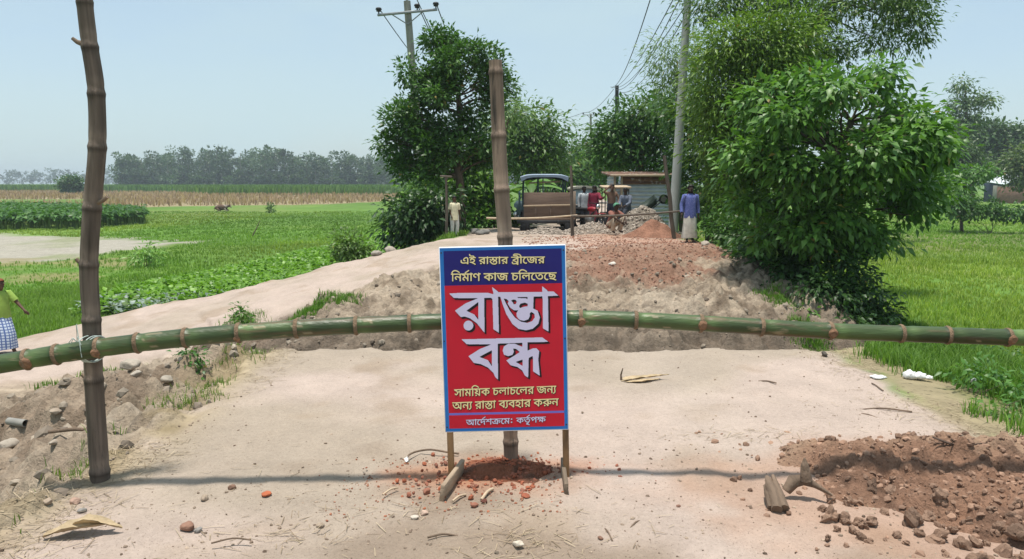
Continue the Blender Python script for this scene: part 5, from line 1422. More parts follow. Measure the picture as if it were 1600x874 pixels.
         '1494,360 1500,357 1535,372 1570,374 1580,380 1582,385 1581,405 1571,425 1550,447 1535,456 1505,457 1500,455 1494,445',
         '850,454 834,465 829,475 829,485 840,501 860,507 870,502 880,491 882,475 877,465 866,455',
         '2690,454 2674,465 2669,475 2669,485 2680,501 2700,507 2710,502 2720,491 2722,475 2717,465 2706,455'],
        ['775,144 750,154 713,185 684,225 682,250 675,252 440,252 415,229 400,228 389,230 375,249 365,252 95,254 83,270 85,296 115,331 140,334 170,348 182,380 181,395 170,405 130,383 105,398 99,415 135,456 160,467 185,467 215,447 255,384 270,379 277,390 279,500 295,512 325,511 337,495 338,315 345,308 360,309 377,335 379,500 395,512 420,511 432,495 433,315 450,308 469,330 505,339 515,350 468,400 469,445 485,472 530,501 545,497 562,460 555,448 530,431 528,420 535,413 560,414 588,435 606,460 613,505 625,512 650,512 667,495 668,315 675,308 700,308 708,320 708,495 720,511 750,512 767,495 768,315 785,308 805,326 835,336 842,345 800,373 793,385 808,430 837,445 818,475 828,505 845,516 870,516 891,495 893,470 900,465 950,511 985,512 1002,495 1005,311 1110,308 1117,310 1116,315 1065,339 1028,365 1023,375 1031,400 1055,426 1085,434 1122,455 1175,511 1210,511 1222,495 1225,449 1245,457 1270,456 1297,445 1319,420 1321,365 1278,310 1335,302 1342,285 1335,258 1320,252 965,252 958,245 965,219 910,174 835,143',
         '798,200 815,198 855,209 892,230 911,250 755,251 749,235 765,215',
         '1945,229 1930,249 1920,252 1415,254 1404,265 1403,290 1415,306 1435,308 1442,315 1442,435 1449,465 1473,495 1505,507 1550,501 1580,482 1616,445 1635,402 1683,455 1705,466 1721,465 1731,455 1742,425 1735,413 1703,390 1703,375 1720,368 1735,375 1748,400 1765,412 1795,407 1806,375 1825,380 1832,395 1834,500 1850,512 1875,511 1887,495 1888,315 1900,308 1920,313 1932,335 1932,490 1940,507 1970,512 1986,500 1988,320 1990,311 2000,308 2025,308 2032,315 2032,455 2039,475 2060,496 2085,506 2135,501 2180,472 2201,445 2218,410 2218,365 2185,331 2115,321 2104,310 2240,308 2253,315 2227,370 2228,435 2234,455 2253,485 2285,511 2335,517 2370,502 2377,490 2376,475 2360,454 2315,457 2300,447 2288,425 2288,385 2304,345 2325,323 2350,309 2375,308 2398,310 2364,345 2353,385 2364,420 2388,445 2430,467 2451,450 2456,420 2419,390 2418,380 2425,369 2451,375 2465,406 2480,417 2510,407 2520,376 2530,374 2547,390 2549,500 2560,511 2590,512 2607,495 2610,311 2695,308 2715,309 2716,315 2650,349 2628,375 2643,415 2689,440 2670,453 2659,470 2664,500 2685,516 2710,516 2731,495 2734,470 2740,467 2779,510 2810,512 2827,495 2828,315 2835,308 2855,306 2867,290 2866,265 2850,253 1995,252 1985,249 1970,229',
         '2940,254 2929,265 2928,290 2935,302 2951,310 2943,330 2964,390 3000,447 3055,486 3085,492 3140,486 3165,472 3200,432 3214,495 3223,510 3240,517 3270,507 3277,495 3263,440 3262,410 3277,350 3257,310 3270,308 3425,308 3437,315 3435,344 3390,328 3350,328 3329,335 3300,364 3292,390 3299,425 3312,445 3340,466 3360,471 3381,445 3381,425 3358,400 3360,390 3375,383 3410,399 3436,425 3438,495 3450,511 3490,511 3510,531 3535,531 3570,512 3601,470 3602,405 3593,340 3605,314 3631,295 3632,270 3620,254',
         '219,310 265,308 273,315 245,317 230,325',
         '568,310 605,311 605,369 585,360',
         '912,310 935,308 942,315 942,410 936,420 893,390 920,372 933,355 931,340',
         '1519,310 1683,310 1648,345 1635,366 1600,331 1545,326 1525,318',
         '1747,310 1820,308 1828,315 1765,325',
         '2462,310 2535,308 2543,315 2505,317 2485,326',
         '3003,310 3041,310 3025,371 3009,340',
         '3501,310 3530,308 3537,315 3533,375 3542,415 3539,460 3505,478 3498,465',
         '3119,325 3132,330 3132,340 3110,356 3092,360 3095,343',
         '1226,360 1235,359 1255,373 1262,385 1259,395 1225,401',
         '2764,360 2772,370 2772,405 2765,412 2723,380',
         '1154,365 1162,375 1162,400 1155,408 1121,385 1128,375',
         '2093,375 2145,383 2156,390 2150,417 2115,446 2096,445 2089,430 2088,385',
         '1504,380 1560,383 1571,390 1560,422 1530,446 1515,447 1504,440',
         '3040,400 3070,417 3130,415 3131,420 3115,431 3090,432 3060,420'], 702.7),
    'low2': (['1115,239 1109,245 1106,265 1100,268 1080,262 865,262 855,264 849,270 849,290 860,297 1001,300 1000,305 910,344 873,365 866,375 874,400 885,412 920,424 965,449 1015,501 1040,501 1047,490 1048,310 1050,301 1060,298 1080,298 1090,301 1100,309 1106,320 1108,485 1109,495 1115,501 1140,501 1147,490 1148,310 1150,301 1160,298 1265,298 1274,300 1277,305 1271,335 1260,351 1240,351 1215,330 1200,334 1191,345 1215,377 1245,392 1260,392 1275,386 1300,358 1310,362 1324,380 1309,395 1298,415 1299,435 1310,451 1331,450 1337,440 1339,420 1350,411 1360,409 1380,414 1385,419 1392,440 1392,460 1385,472 1375,481 1355,487 1320,487 1300,481 1275,467 1255,447 1231,405 1220,394 1210,394 1195,399 1191,405 1214,455 1240,487 1265,506 1285,516 1340,528 1390,516 1410,502 1426,480 1432,460 1431,430 1426,415 1403,390 1403,385 1420,367 1426,355 1428,325 1422,305 1423,300 1435,298 1460,299 1475,313 1482,330 1483,490 1485,496 1495,502 1510,501 1516,495 1518,305 1525,298 1545,297 1555,291 1557,275 1550,264 1520,260 1510,244 1500,238 1490,239 1485,244 1482,265 1475,270 1455,262 1155,262 1145,259 1137,245 1130,239',
         '2425,239 2419,245 2416,265 2410,268 2390,262 1655,262 1645,264 1640,269 1638,285 1640,291 1650,297 1796,300 1795,305 1745,324 1685,354 1663,370 1659,380 1674,410 1715,424 1745,439 1772,460 1800,496 1810,502 1835,501 1842,490 1843,305 1846,300 1855,298 1907,300 1908,305 1898,330 1898,370 1907,410 1907,455 1896,475 1865,489 1859,495 1859,510 1865,517 1875,522 1917,505 1932,490 1941,475 1947,455 1948,420 1938,375 1938,330 1945,313 1960,299 2095,298 2112,300 2111,305 2102,310 2075,319 1995,359 1983,370 1979,380 1986,400 1995,411 2035,424 2055,434 2092,460 2124,500 2145,502 2156,500 2162,490 2163,305 2170,298 2225,299 2240,310 2239,315 2223,330 2214,345 2213,370 2219,380 2230,382 2245,376 2251,370 2256,350 2270,344 2285,342 2310,349 2320,355 2328,370 2329,385 2320,405 2300,416 2240,418 2215,414 2209,420 2205,441 2220,451 2290,474 2350,509 2365,521 2375,524 2392,510 2392,500 2360,474 2319,450 2320,445 2335,437 2361,410 2367,395 2366,360 2356,340 2342,325 2320,314 2290,306 2287,300 2390,298 2412,310 2418,325 2418,490 2425,501 2440,502 2451,500 2457,490 2458,310 2460,301 2470,298 2635,300 2635,305 2573,330 2510,364 2503,370 2501,380 2509,400 2520,412 2555,424 2585,439 2607,455 2645,497 2655,502 2665,502 2676,500 2682,490 2683,305 2690,298 2715,296 2722,285 2721,270 2710,263 2465,262 2455,256 2445,239',
         '100,264 94,270 92,280 94,290 100,296 195,298 217,310 217,320 203,335 198,345 198,370 205,382 210,384 236,380 239,375 240,350 255,343 277,350 291,370 292,400 282,420 275,426 255,432 230,432 200,421 183,405 169,385 149,340 140,328 130,323 115,329 108,340 124,380 150,422 175,447 195,461 245,472 275,466 310,445 315,444 332,455 365,496 375,502 395,501 402,490 402,310 406,300 415,298 580,298 589,300 592,310 590,366 585,366 560,349 535,339 490,339 475,348 454,370 448,385 448,405 454,425 460,432 480,451 500,459 506,455 517,435 511,425 491,410 488,400 491,385 500,376 515,372 550,384 570,398 591,420 594,495 600,501 615,502 626,500 632,490 633,305 640,298 695,299 698,305 688,330 688,370 697,410 697,455 692,465 680,477 655,489 649,495 649,510 655,517 665,522 707,505 722,490 731,475 737,455 738,420 728,375 728,330 740,308 765,291 768,280 766,270 761,265 750,262',
         '2810,264 2804,270 2803,285 2809,295 2815,297 2940,298 2958,300 2955,307 2910,324 2830,364 2821,375 2839,410 2875,424 2920,449 2937,465 2960,496 2965,501 2975,502 2990,501 2997,490 2998,355 3001,345 3010,344 3045,359 3055,368 3061,380 3062,390 3055,402 3045,407 3025,409 3019,415 3018,430 3025,441 3045,448 3070,441 3096,415 3101,385 3094,365 3080,343 3055,324 3025,309 3010,305 3010,299 3040,298 3240,298 3257,300 3256,305 3247,310 3210,324 3150,354 3128,370 3124,380 3139,410 3180,424 3210,439 3245,468 3269,500 3280,502 3300,501 3306,495 3310,433 3315,432 3340,442 3365,442 3375,439 3396,420 3407,385 3399,360 3387,345 3365,329 3345,325 3334,335 3334,355 3340,361 3360,370 3366,380 3367,390 3362,400 3350,407 3340,406 3325,397 3308,365 3308,310 3311,300 3320,298 3565,298 3570,301 3572,310 3570,366 3565,367 3515,339 3470,339 3445,353 3429,375 3428,410 3435,427 3453,445 3475,460 3480,460 3491,445 3495,430 3471,410 3468,400 3469,385 3480,376 3495,372 3530,384 3560,408 3571,425 3574,495 3585,502 3600,501 3606,495 3608,485 3608,305 3615,298 3640,296 3646,290 3648,280 3646,270 3641,265 3630,262',
         '259,300 355,298 365,301 368,310 367,425 365,436 355,432 332,410 332,375 320,343 297,320 260,305',
         '1316,300 1330,298 1376,300 1387,320 1385,350 1375,356 1365,357 1340,347 1329,335 1319,315 1315,305',
         '1794,345 1800,346 1802,355 1802,430 1800,436 1795,436 1770,414 1719,385 1720,380 1728,375',
         '2114,345 2120,346 2122,355 2122,430 2120,436 2115,436 2075,404 2036,385 2036,380 2045,374',
         '3259,345 3265,346 3267,355 3267,430 3265,436 3260,436 3220,404 3183,385 3183,380 3190,374',
         '988,350 1000,347 1005,348 1007,355 1007,420 1005,431 1000,431 970,409 924,385 925,380 932,375',
         '2622,350 2635,347 2640,348 2642,355 2642,425 2640,436 2635,436 2595,404 2559,385 2560,380 2568,375',
         '2947,350 2960,348 2962,355 2962,425 2960,436 2955,436 2915,404 2879,385 2880,380 2890,374',
         '915,454 899,470 899,490 915,506 930,506 946,495 951,485 951,475 940,459 925,453',
         '2550,454 2534,470 2534,490 2550,506 2565,506 2581,495 2586,485 2586,475 2575,459 2560,453',
         '3175,454 3159,470 3157,485 3170,502 3185,507 3195,502 3205,491 3207,475 3202,465 3191,455'],
        ['1110,229 1090,252 860,252 840,264 838,290 850,306 947,310 870,354 853,375 872,415 917,440 888,470 889,495 909,515 930,517 950,507 961,490 965,465 1010,511 1040,512 1052,505 1058,490 1058,315 1070,308 1090,315 1097,330 1098,495 1110,511 1140,512 1156,500 1158,320 1160,311 1170,308 1250,308 1262,315 1261,330 1250,342 1210,317 1190,328 1178,345 1200,380 1179,400 1184,420 1208,465 1233,495 1260,516 1300,532 1350,537 1395,526 1422,505 1441,470 1442,435 1436,410 1420,385 1436,360 1438,315 1445,308 1460,313 1472,335 1474,500 1495,512 1515,511 1525,501 1528,315 1535,308 1555,306 1566,295 1567,270 1556,255 1530,251 1505,228 1485,229 1470,249 1460,252 1165,252 1135,229',
         '2420,229 2405,249 2395,252 1645,253 1629,265 1628,290 1645,307 1738,310 1650,369 1649,385 1665,417 1740,449 1770,473 1800,511 1845,512 1864,530 1875,532 1920,516 1951,480 1957,460 1958,415 1948,370 1948,335 1958,315 1970,308 2057,310 1990,349 1970,369 1969,385 1983,415 2040,439 2080,464 2120,511 2161,510 2172,495 2173,315 2180,308 2215,308 2220,315 2203,345 2203,375 2210,387 2225,393 2245,389 2260,376 2265,360 2280,353 2310,363 2317,385 2310,397 2290,407 2210,404 2199,415 2195,446 2215,461 2295,489 2375,537 2410,508 2450,512 2466,500 2468,320 2470,311 2480,308 2582,310 2505,354 2489,370 2503,410 2520,426 2552,440 2524,465 2523,490 2532,505 2550,517 2580,511 2596,490 2600,465 2645,511 2681,510 2692,495 2693,315 2700,308 2720,306 2732,290 2731,265 2715,253 2475,252 2465,249 2450,229',
         '95,254 84,265 83,290 95,306 118,310 98,335 109,375 143,430 190,471 230,482 255,482 315,458 330,468 365,511 400,511 412,495 415,311 570,308 582,315 580,344 535,328 490,328 473,335 448,360 438,380 438,410 452,440 493,470 510,467 527,440 525,424 500,400 503,390 515,383 545,394 581,425 583,495 595,511 635,512 655,531 670,532 712,515 741,480 747,460 748,415 738,370 738,335 748,315 776,295 777,270 765,254',
         '2805,254 2792,275 2794,295 2805,306 2903,310 2813,365 2809,380 2824,410 2835,421 2915,459 2955,507 2970,512 2995,511 3006,500 3010,449 3040,458 3075,451 3102,425 3115,397 3135,421 3175,435 3177,440 3153,460 3143,480 3153,500 3175,517 3195,516 3212,500 3220,465 3235,473 3265,511 3305,511 3317,495 3320,451 3375,451 3415,416 3450,457 3480,472 3495,462 3507,435 3502,420 3479,400 3480,390 3495,383 3525,394 3556,420 3562,435 3563,495 3568,505 3580,512 3605,511 3617,495 3618,315 3650,302 3658,285 3655,264 3635,252',
         '142,310 190,308 202,315 188,340 187,375 205,396 245,387 255,355 271,360 282,380 275,411 240,422 203,410 180,380',
         '309,310 350,308 357,315 355,411 344,405 336,350',
         '646,310 670,308 680,313 678,380 688,420 685,456 670,471 650,478 642,465',
         '1333,310 1370,310 1377,325 1375,341 1365,346 1345,337',
         '1856,310 1880,308 1890,313 1888,380 1898,420 1894,460 1860,478 1852,465',
         '2348,310 2385,308 2406,320 2405,491 2343,450 2371,415 2378,395 2376,355',
         '3358,310 3555,308 3562,315 3562,340 3555,347 3515,328 3470,328 3445,339 3415,366 3392,335',
         '3011,360 3041,370 3050,391 3010,401',
         '982,365 995,363 997,370 997,405 990,410 951,385 958,375',
         '1773,365 1791,365 1790,411 1746,385 1750,377',
         '2093,365 2111,365 2110,411 2064,385 2068,375',
         '2613,365 2631,365 2630,411 2586,385 2590,377',
         '2938,365 2945,363 2952,370 2950,411 2906,385',
         '3238,365 3256,365 3255,411 3210,385 3210,379',
         '3324,365 3350,378 3355,391 3345,396 3334,390',
         '1295,385 1300,385 1288,410 1288,435 1300,458 1310,463 1335,461 1346,450 1350,426 1370,423 1382,440 1377,465 1350,477 1325,477 1278,455 1247,410 1250,404 1270,401'], 708.1),
    'foot': (['865,155 749,230 748,240 757,255 756,260 750,262 510,262 500,256 491,240 480,238 470,239 465,244 461,265 455,267 440,262 100,264 94,270 92,280 94,290 100,296 195,298 217,310 217,320 203,335 198,345 198,370 205,382 210,384 236,380 239,375 240,350 255,343 275,349 289,365 292,375 292,400 282,420 275,426 255,432 230,432 200,421 183,405 169,385 149,340 140,328 130,323 114,330 109,335 109,345 129,390 153,425 175,447 195,461 235,472 250,472 275,466 310,445 315,444 327,450 340,463 369,500 380,502 395,501 401,495 402,485 403,305 410,298 440,298 455,305 462,320 463,490 470,501 495,501 501,495 502,485 503,305 506,300 515,298 585,298 591,300 591,305 569,330 554,360 548,385 548,420 554,445 568,470 600,499 630,508 645,507 665,501 680,490 679,480 670,468 660,464 645,468 620,466 608,460 599,450 588,420 588,390 594,360 615,328 645,304 675,298 684,300 687,305 688,410 693,420 710,434 721,435 778,385 805,369 815,366 818,375 813,395 813,445 824,495 830,502 840,506 856,500 862,490 853,455 852,400 866,350 866,340 845,318 830,318 785,339 735,376 730,376 728,360 728,310 730,301 740,298 935,299 951,310 951,335 940,346 930,351 910,354 905,359 903,375 910,387 920,392 930,391 955,381 970,368 980,365 1005,384 1035,392 1046,385 1046,360 1040,354 1009,345 998,325 999,315 1009,300 1030,298 1050,304 1071,325 1073,490 1080,501 1100,502 1106,500 1112,490 1112,310 1115,301 1125,298 1275,298 1287,300 1286,305 1265,318 1244,340 1233,365 1234,390 1243,405 1260,416 1285,421 1300,416 1307,405 1306,390 1300,384 1276,380 1272,370 1274,360 1288,345 1310,334 1332,335 1340,340 1342,350 1342,430 1340,441 1305,433 1245,442 1210,436 1203,430 1198,420 1196,375 1190,369 1175,363 1164,365 1158,375 1159,430 1168,445 1185,462 1210,476 1270,478 1290,473 1320,473 1330,478 1350,501 1370,502 1380,496 1382,490 1383,410 1398,385 1415,374 1425,372 1440,375 1446,385 1446,395 1440,405 1419,415 1410,425 1414,445 1425,452 1452,440 1475,417 1482,400 1482,375 1472,355 1450,339 1415,338 1390,350 1385,349 1376,325 1358,305 1358,300 1370,298 1535,298 1545,299 1546,305 1524,335 1509,370 1509,435 1519,460 1540,487 1575,506 1600,507 1630,497 1636,490 1636,480 1625,464 1580,467 1570,462 1558,450 1548,425 1548,380 1554,360 1568,335 1593,310 1620,298 1630,301 1634,315 1639,320 1680,331 1690,339 1696,350 1695,360 1668,375 1653,390 1643,410 1643,430 1649,450 1673,475 1695,488 1705,487 1711,480 1715,460 1690,440 1683,425 1684,415 1690,408 1710,398 1735,406 1760,424 1786,460 1788,490 1794,500 1815,502 1826,495 1828,305 1835,298 1855,296 1861,290 1862,275 1855,264 1125,262 1114,260 1101,240 1090,238 1080,239 1074,245 1070,271 1025,258 1000,264 975,284 955,269 925,258 890,262 790,262 779,260 780,255 798,240 885,181 886,175 880,163 871,155',
         '2650,154 2535,228 2530,240 2541,255 2541,260 2535,262 2115,264 2109,270 2108,285 2110,291 2120,297 2250,298 2263,300 2264,305 2257,310 2193,335 2155,354 2135,368 2129,380 2139,405 2150,414 2185,424 2222,445 2275,501 2300,501 2307,490 2308,355 2310,346 2315,345 2345,354 2366,375 2368,390 2365,401 2355,407 2335,409 2329,415 2329,435 2340,446 2355,447 2385,436 2400,422 2407,405 2406,375 2392,350 2375,333 2355,319 2315,305 2314,300 2340,298 2685,296 2691,290 2692,280 2691,270 2685,264 2562,260 2568,250 2657,190 2667,180 2669,175 2661,160',
         '2890,239 2883,250 2880,301 2875,301 2850,278 2835,269 2805,259 2790,258 2765,264 2743,275 2710,304 2691,330 2698,340 2720,360 2750,358 2760,364 2761,380 2746,405 2752,415 2770,429 2777,425 2860,348 2870,346 2882,365 2883,490 2890,501 2915,501 2922,490 2922,310 2925,301 2930,298 2980,298 2991,305 2994,325 2975,343 2968,360 2969,385 2979,395 3006,390 3009,385 3009,365 3015,359 3035,359 3051,370 3057,385 3056,400 3038,420 3033,430 3033,460 3040,471 3061,470 3071,460 3075,436 3095,433 3112,440 3135,463 3159,500 3175,502 3181,500 3187,490 3188,380 3191,370 3200,368 3220,369 3235,374 3246,385 3248,395 3245,405 3235,411 3215,414 3209,420 3208,435 3215,446 3245,448 3260,444 3275,432 3286,410 3287,390 3277,365 3260,348 3245,339 3195,329 3188,320 3188,305 3191,300 3200,298 3300,296 3306,290 3308,280 3306,270 3300,264 2930,262 2920,256 2910,239',
         '1905,284 1898,295 1900,336 1910,342 1951,340 1957,330 1955,289 1945,283',
         '259,300 355,298 365,301 368,310 367,425 365,436 355,432 332,410 332,375 320,343 297,320 260,305',
         '1709,300 1775,298 1785,301 1788,310 1787,385 1785,396 1780,396 1740,366 1735,343 1726,325 1709,305',
         '2773,300 2810,298 2835,309 2839,315 2835,322 2810,348 2800,354 2771,325 2749,320 2750,315',
         '3033,300 3045,298 3079,300 3089,330 3110,352 3125,361 3150,366 3152,375 3150,426 3145,426 3125,409 3100,395 3086,355 3065,334 3036,320 3032,310',
         '3126,300 3140,298 3150,301 3152,315 3149,325 3140,327 3128,320 3123,310',
         '2565,309 2543,320 2530,333 2523,350 2523,365 2534,385 2550,387 2562,380 2565,354 2580,344 2595,344 2620,359 2627,375 2626,420 2616,435 2595,446 2555,446 2535,439 2514,425 2489,385 2474,350 2466,320 2460,315 2435,319 2429,325 2434,355 2464,420 2495,457 2525,476 2582,490 2580,495 2514,525 2509,535 2520,561 2530,567 2550,568 2590,579 2645,604 2651,600 2658,585 2656,575 2610,549 2580,540 2579,535 2615,516 2616,505 2606,485 2635,467 2656,445 2667,415 2666,370 2642,330 2620,314 2600,307',
         '2253,350 2260,348 2267,355 2267,420 2265,431 2250,426 2215,399 2195,391 2188,385 2189,380 2198,375',
         '1905,414 1898,425 1900,466 1910,472 1951,470 1957,460 1955,419 1945,413'],
        ['860,144 740,223 733,235 736,250 730,252 515,252 495,229 475,228 464,230 450,249 440,252 95,254 84,265 83,290 95,306 118,310 98,335 109,375 143,430 190,471 230,482 255,482 315,458 330,468 365,511 401,510 412,495 413,315 420,308 435,308 452,325 454,500 470,512 500,511 512,495 513,315 520,308 560,308 566,315 544,355 538,385 538,425 554,470 600,511 625,518 670,511 691,495 685,468 665,453 635,458 615,451 598,410 604,365 620,338 650,314 670,308 677,315 678,410 683,425 705,444 725,446 783,395 800,391 803,450 814,500 829,515 840,517 861,510 872,495 863,450 862,405 877,340 859,310 920,308 940,315 942,325 935,336 905,344 895,354 893,380 898,390 920,402 950,396 975,380 1025,402 1045,401 1060,392 1064,500 1075,511 1105,512 1122,495 1125,311 1240,308 1250,309 1251,315 1224,355 1223,390 1248,430 1210,421 1207,375 1195,359 1165,353 1148,370 1151,440 1180,472 1205,486 1315,483 1345,511 1375,512 1392,495 1395,438 1415,461 1435,461 1460,447 1495,412 1504,455 1533,495 1570,516 1605,517 1640,502 1650,470 1695,501 1715,492 1726,470 1726,455 1695,425 1699,415 1710,411 1735,419 1762,445 1776,465 1779,500 1789,510 1820,512 1836,500 1838,315 1871,295 1872,270 1860,254 1130,252 1120,249 1106,230 1095,228 1074,230 1060,252 1020,248 995,254 975,269 930,248 820,252 812,250 818,240 896,185 896,170 887,155 875,144',
         '2645,144 2530,218 2519,230 2517,250 2510,252 2120,252 2105,258 2098,270 2098,290 2110,306 2212,310 2123,365 2118,380 2130,411 2145,424 2180,434 2217,455 2270,511 2300,512 2312,505 2320,449 2340,457 2365,456 2390,446 2411,425 2417,410 2416,370 2402,345 2370,315 2375,308 2421,310 2418,330 2424,360 2454,425 2490,467 2539,495 2499,525 2499,540 2513,570 2585,589 2645,617 2661,605 2671,575 2615,535 2627,515 2625,490 2665,452 2678,415 2676,365 2643,315 2645,309 2685,309 2679,335 2708,365 2720,372 2749,370 2734,410 2765,441 2780,437 2860,363 2870,364 2873,495 2890,512 2920,511 2932,495 2932,320 2940,308 2975,308 2982,315 2958,355 2959,390 2974,405 3011,400 3021,390 3020,375 3025,368 3044,380 3046,395 3023,425 3023,465 3035,481 3065,481 3081,465 3085,446 3095,444 3127,470 3150,507 3180,512 3196,500 3200,454 3260,456 3282,440 3296,415 3297,385 3285,358 3255,331 3205,321 3200,315 3210,308 3305,306 3318,285 3316,265 3305,254 2940,252 2930,249 2915,229 2890,228 2874,240 2870,276 2830,254 2785,248 2740,264 2710,288 2690,254 2598,250 2605,238 2662,200 2681,180 2681,170 2667,150',
         '1900,274 1888,290 1888,335 1893,345 1910,352 1960,347 1968,330 1962,280 1950,273',
         '142,310 190,308 202,315 188,340 187,375 205,396 245,387 255,355 271,360 282,380 275,411 240,422 203,410 180,380',
         '309,310 350,308 357,315 355,411 344,405 336,350',
         '741,310 807,310 745,352 738,345',
         '1015,310 1035,309 1052,320 1062,335 1060,353 1015,335 1009,320',
         '1384,310 1515,308 1523,315 1495,366 1460,331 1415,328 1395,332',
         '1734,310 1775,311 1775,371 1750,360',
         '2478,310 2531,310 2512,350 2514,375 2530,396 2565,392 2576,380 2576,360 2585,354 2610,365 2618,385 2617,410 2610,425 2590,436 2565,437 2520,415 2484,345',
         '2781,310 2810,309 2820,320 2800,335 2783,320',
         '1608,315 1620,313 1635,331 1670,339 1682,350 1645,383 1634,400 1635,452 1585,457 1564,440 1558,420 1558,385 1575,343',
         '1313,345 1325,344 1332,355 1332,420 1325,427 1316,420 1315,384 1285,365',
         '2323,360 2352,375 2354,395 2320,401 2318,370',
         '2249,365 2257,370 2255,411 2216,385 2223,375',
         '3107,370 3139,375 3140,401 3114,390',
         '3201,380 3230,384 3235,395 3200,406',
         '1418,385 1430,384 1432,395 1395,418 1404,395',
         '1900,404 1888,420 1888,465 1893,475 1910,482 1960,477 1968,460 1962,410 1950,403'], 639.7),
    'big': (['2465,141 2462,150 2462,245 2468,260 2468,270 2466,275 2460,278 1400,278 1393,275 1382,260 1307,200 1278,180 1262,165 1245,158 1252,205 1278,310 1275,316 1260,322 1225,316 1205,309 1190,306 1145,292 390,292 375,298 305,298 290,302 220,302 203,310 245,352 260,362 295,398 320,412 405,412 420,418 880,418 895,420 875,431 615,534 585,549 395,676 350,704 340,715 368,750 418,800 428,815 480,866 505,868 550,858 580,858 705,899 738,925 870,1019 1015,1202 1035,1223 1042,1235 1050,1242 1055,1244 1058,1235 1058,885 1052,870 1052,420 1055,414 1215,412 1222,415 1242,435 1251,450 1252,475 1258,490 1258,650 1262,665 1262,820 1268,835 1268,990 1272,1005 1272,1160 1275,1167 1285,1176 1390,1246 1405,1254 1408,1245 1408,1060 1402,1045 1402,850 1398,835 1398,640 1392,625 1392,435 1388,420 1388,390 1390,384 1405,388 1435,388 1441,390 1446,400 1509,595 1516,610 1524,635 1531,650 1584,795 1599,825 1616,850 1624,865 1641,890 1649,905 1666,930 1735,1042 1758,1065 1883,1165 1895,1171 1910,1172 1925,1178 1935,1178 1950,1182 1960,1182 1975,1188 1985,1188 2000,1192 2010,1192 2025,1198 2070,1205 2120,1196 2195,1178 2235,1171 2270,1138 2285,1128 2315,1098 2330,1088 2360,1058 2371,1050 2399,935 2406,915 2408,895 2359,750 2356,735 2245,676 2242,670 2242,660 2248,645 2248,540 2252,525 2252,420 2259,390 2265,388 2425,388 2440,382 2465,384 2468,390 2468,405 2472,420 2472,440 2478,455 2478,840 2482,855 2482,1155 2485,1162 2495,1171 2595,1231 2615,1239 2618,1230 2618,1020 2612,1005 2612,730 2608,715 2608,445 2602,430 2602,385 2605,379 2610,378 2720,378 2735,372 2840,372 2849,370 2848,365 2815,332 2800,322 2745,269 2600,266 2594,260 2591,250 2585,239 2515,182 2492,160 2470,142',
         '1864,400 1870,398 2100,398 2106,400 2108,405 2107,445 2105,449 2100,449 2065,428 1950,428 1935,422 1880,422 1874,420 1864,405',
         '1528,435 1540,432 1605,449 1612,460 1645,493 1646,505 1634,530 1625,555 1626,560 1675,637 1698,660 1747,695 1765,711 1790,718 1850,718 1878,710 1878,715 1871,730 1839,785 1838,805 1842,820 1842,865 1845,872 1865,893 1872,905 1920,951 1930,956 1995,968 2010,972 2030,972 2130,936 2166,855 2168,850 2162,835 2164,785 2205,760 2262,800 2271,810 2278,825 2278,845 2282,860 2282,880 2286,895 2245,948 2230,972 2217,985 2115,1021 2100,1025 2080,1022 2065,1018 2055,1018 2040,1012 2030,1012 2015,1008 1950,996 1808,900 1790,882 1674,725 1641,660 1634,650 1601,585 1594,575',
         '1748,460 1755,458 1775,458 1790,462 1815,464 1820,468 1845,510 1825,561 1815,566 1795,568 1780,572 1769,570 1750,528 1725,502 1709,490 1709,485 1713,480',
         '898,515 905,514 908,520 908,920 905,929 898,925 875,897 810,809 800,806 745,779 735,776 680,749 670,746 621,720 625,712 648,695 707,655 738,630 797,590',
         '2040,535 2055,539 2105,559 2110,563 2112,570 2111,615 2095,622 2050,628 2000,639 1935,661 1920,664 1902,615 1934,560 1950,554 1965,552 2015,539',
         '660,954 650,958 630,959 600,974 570,1003 549,1050 548,1090 554,1115 569,1145 593,1170 625,1186 645,1191 685,1192 705,1186 735,1171 762,1145 781,1110 782,1090 788,1075 782,1060 781,1040 766,1010 735,978 700,959',
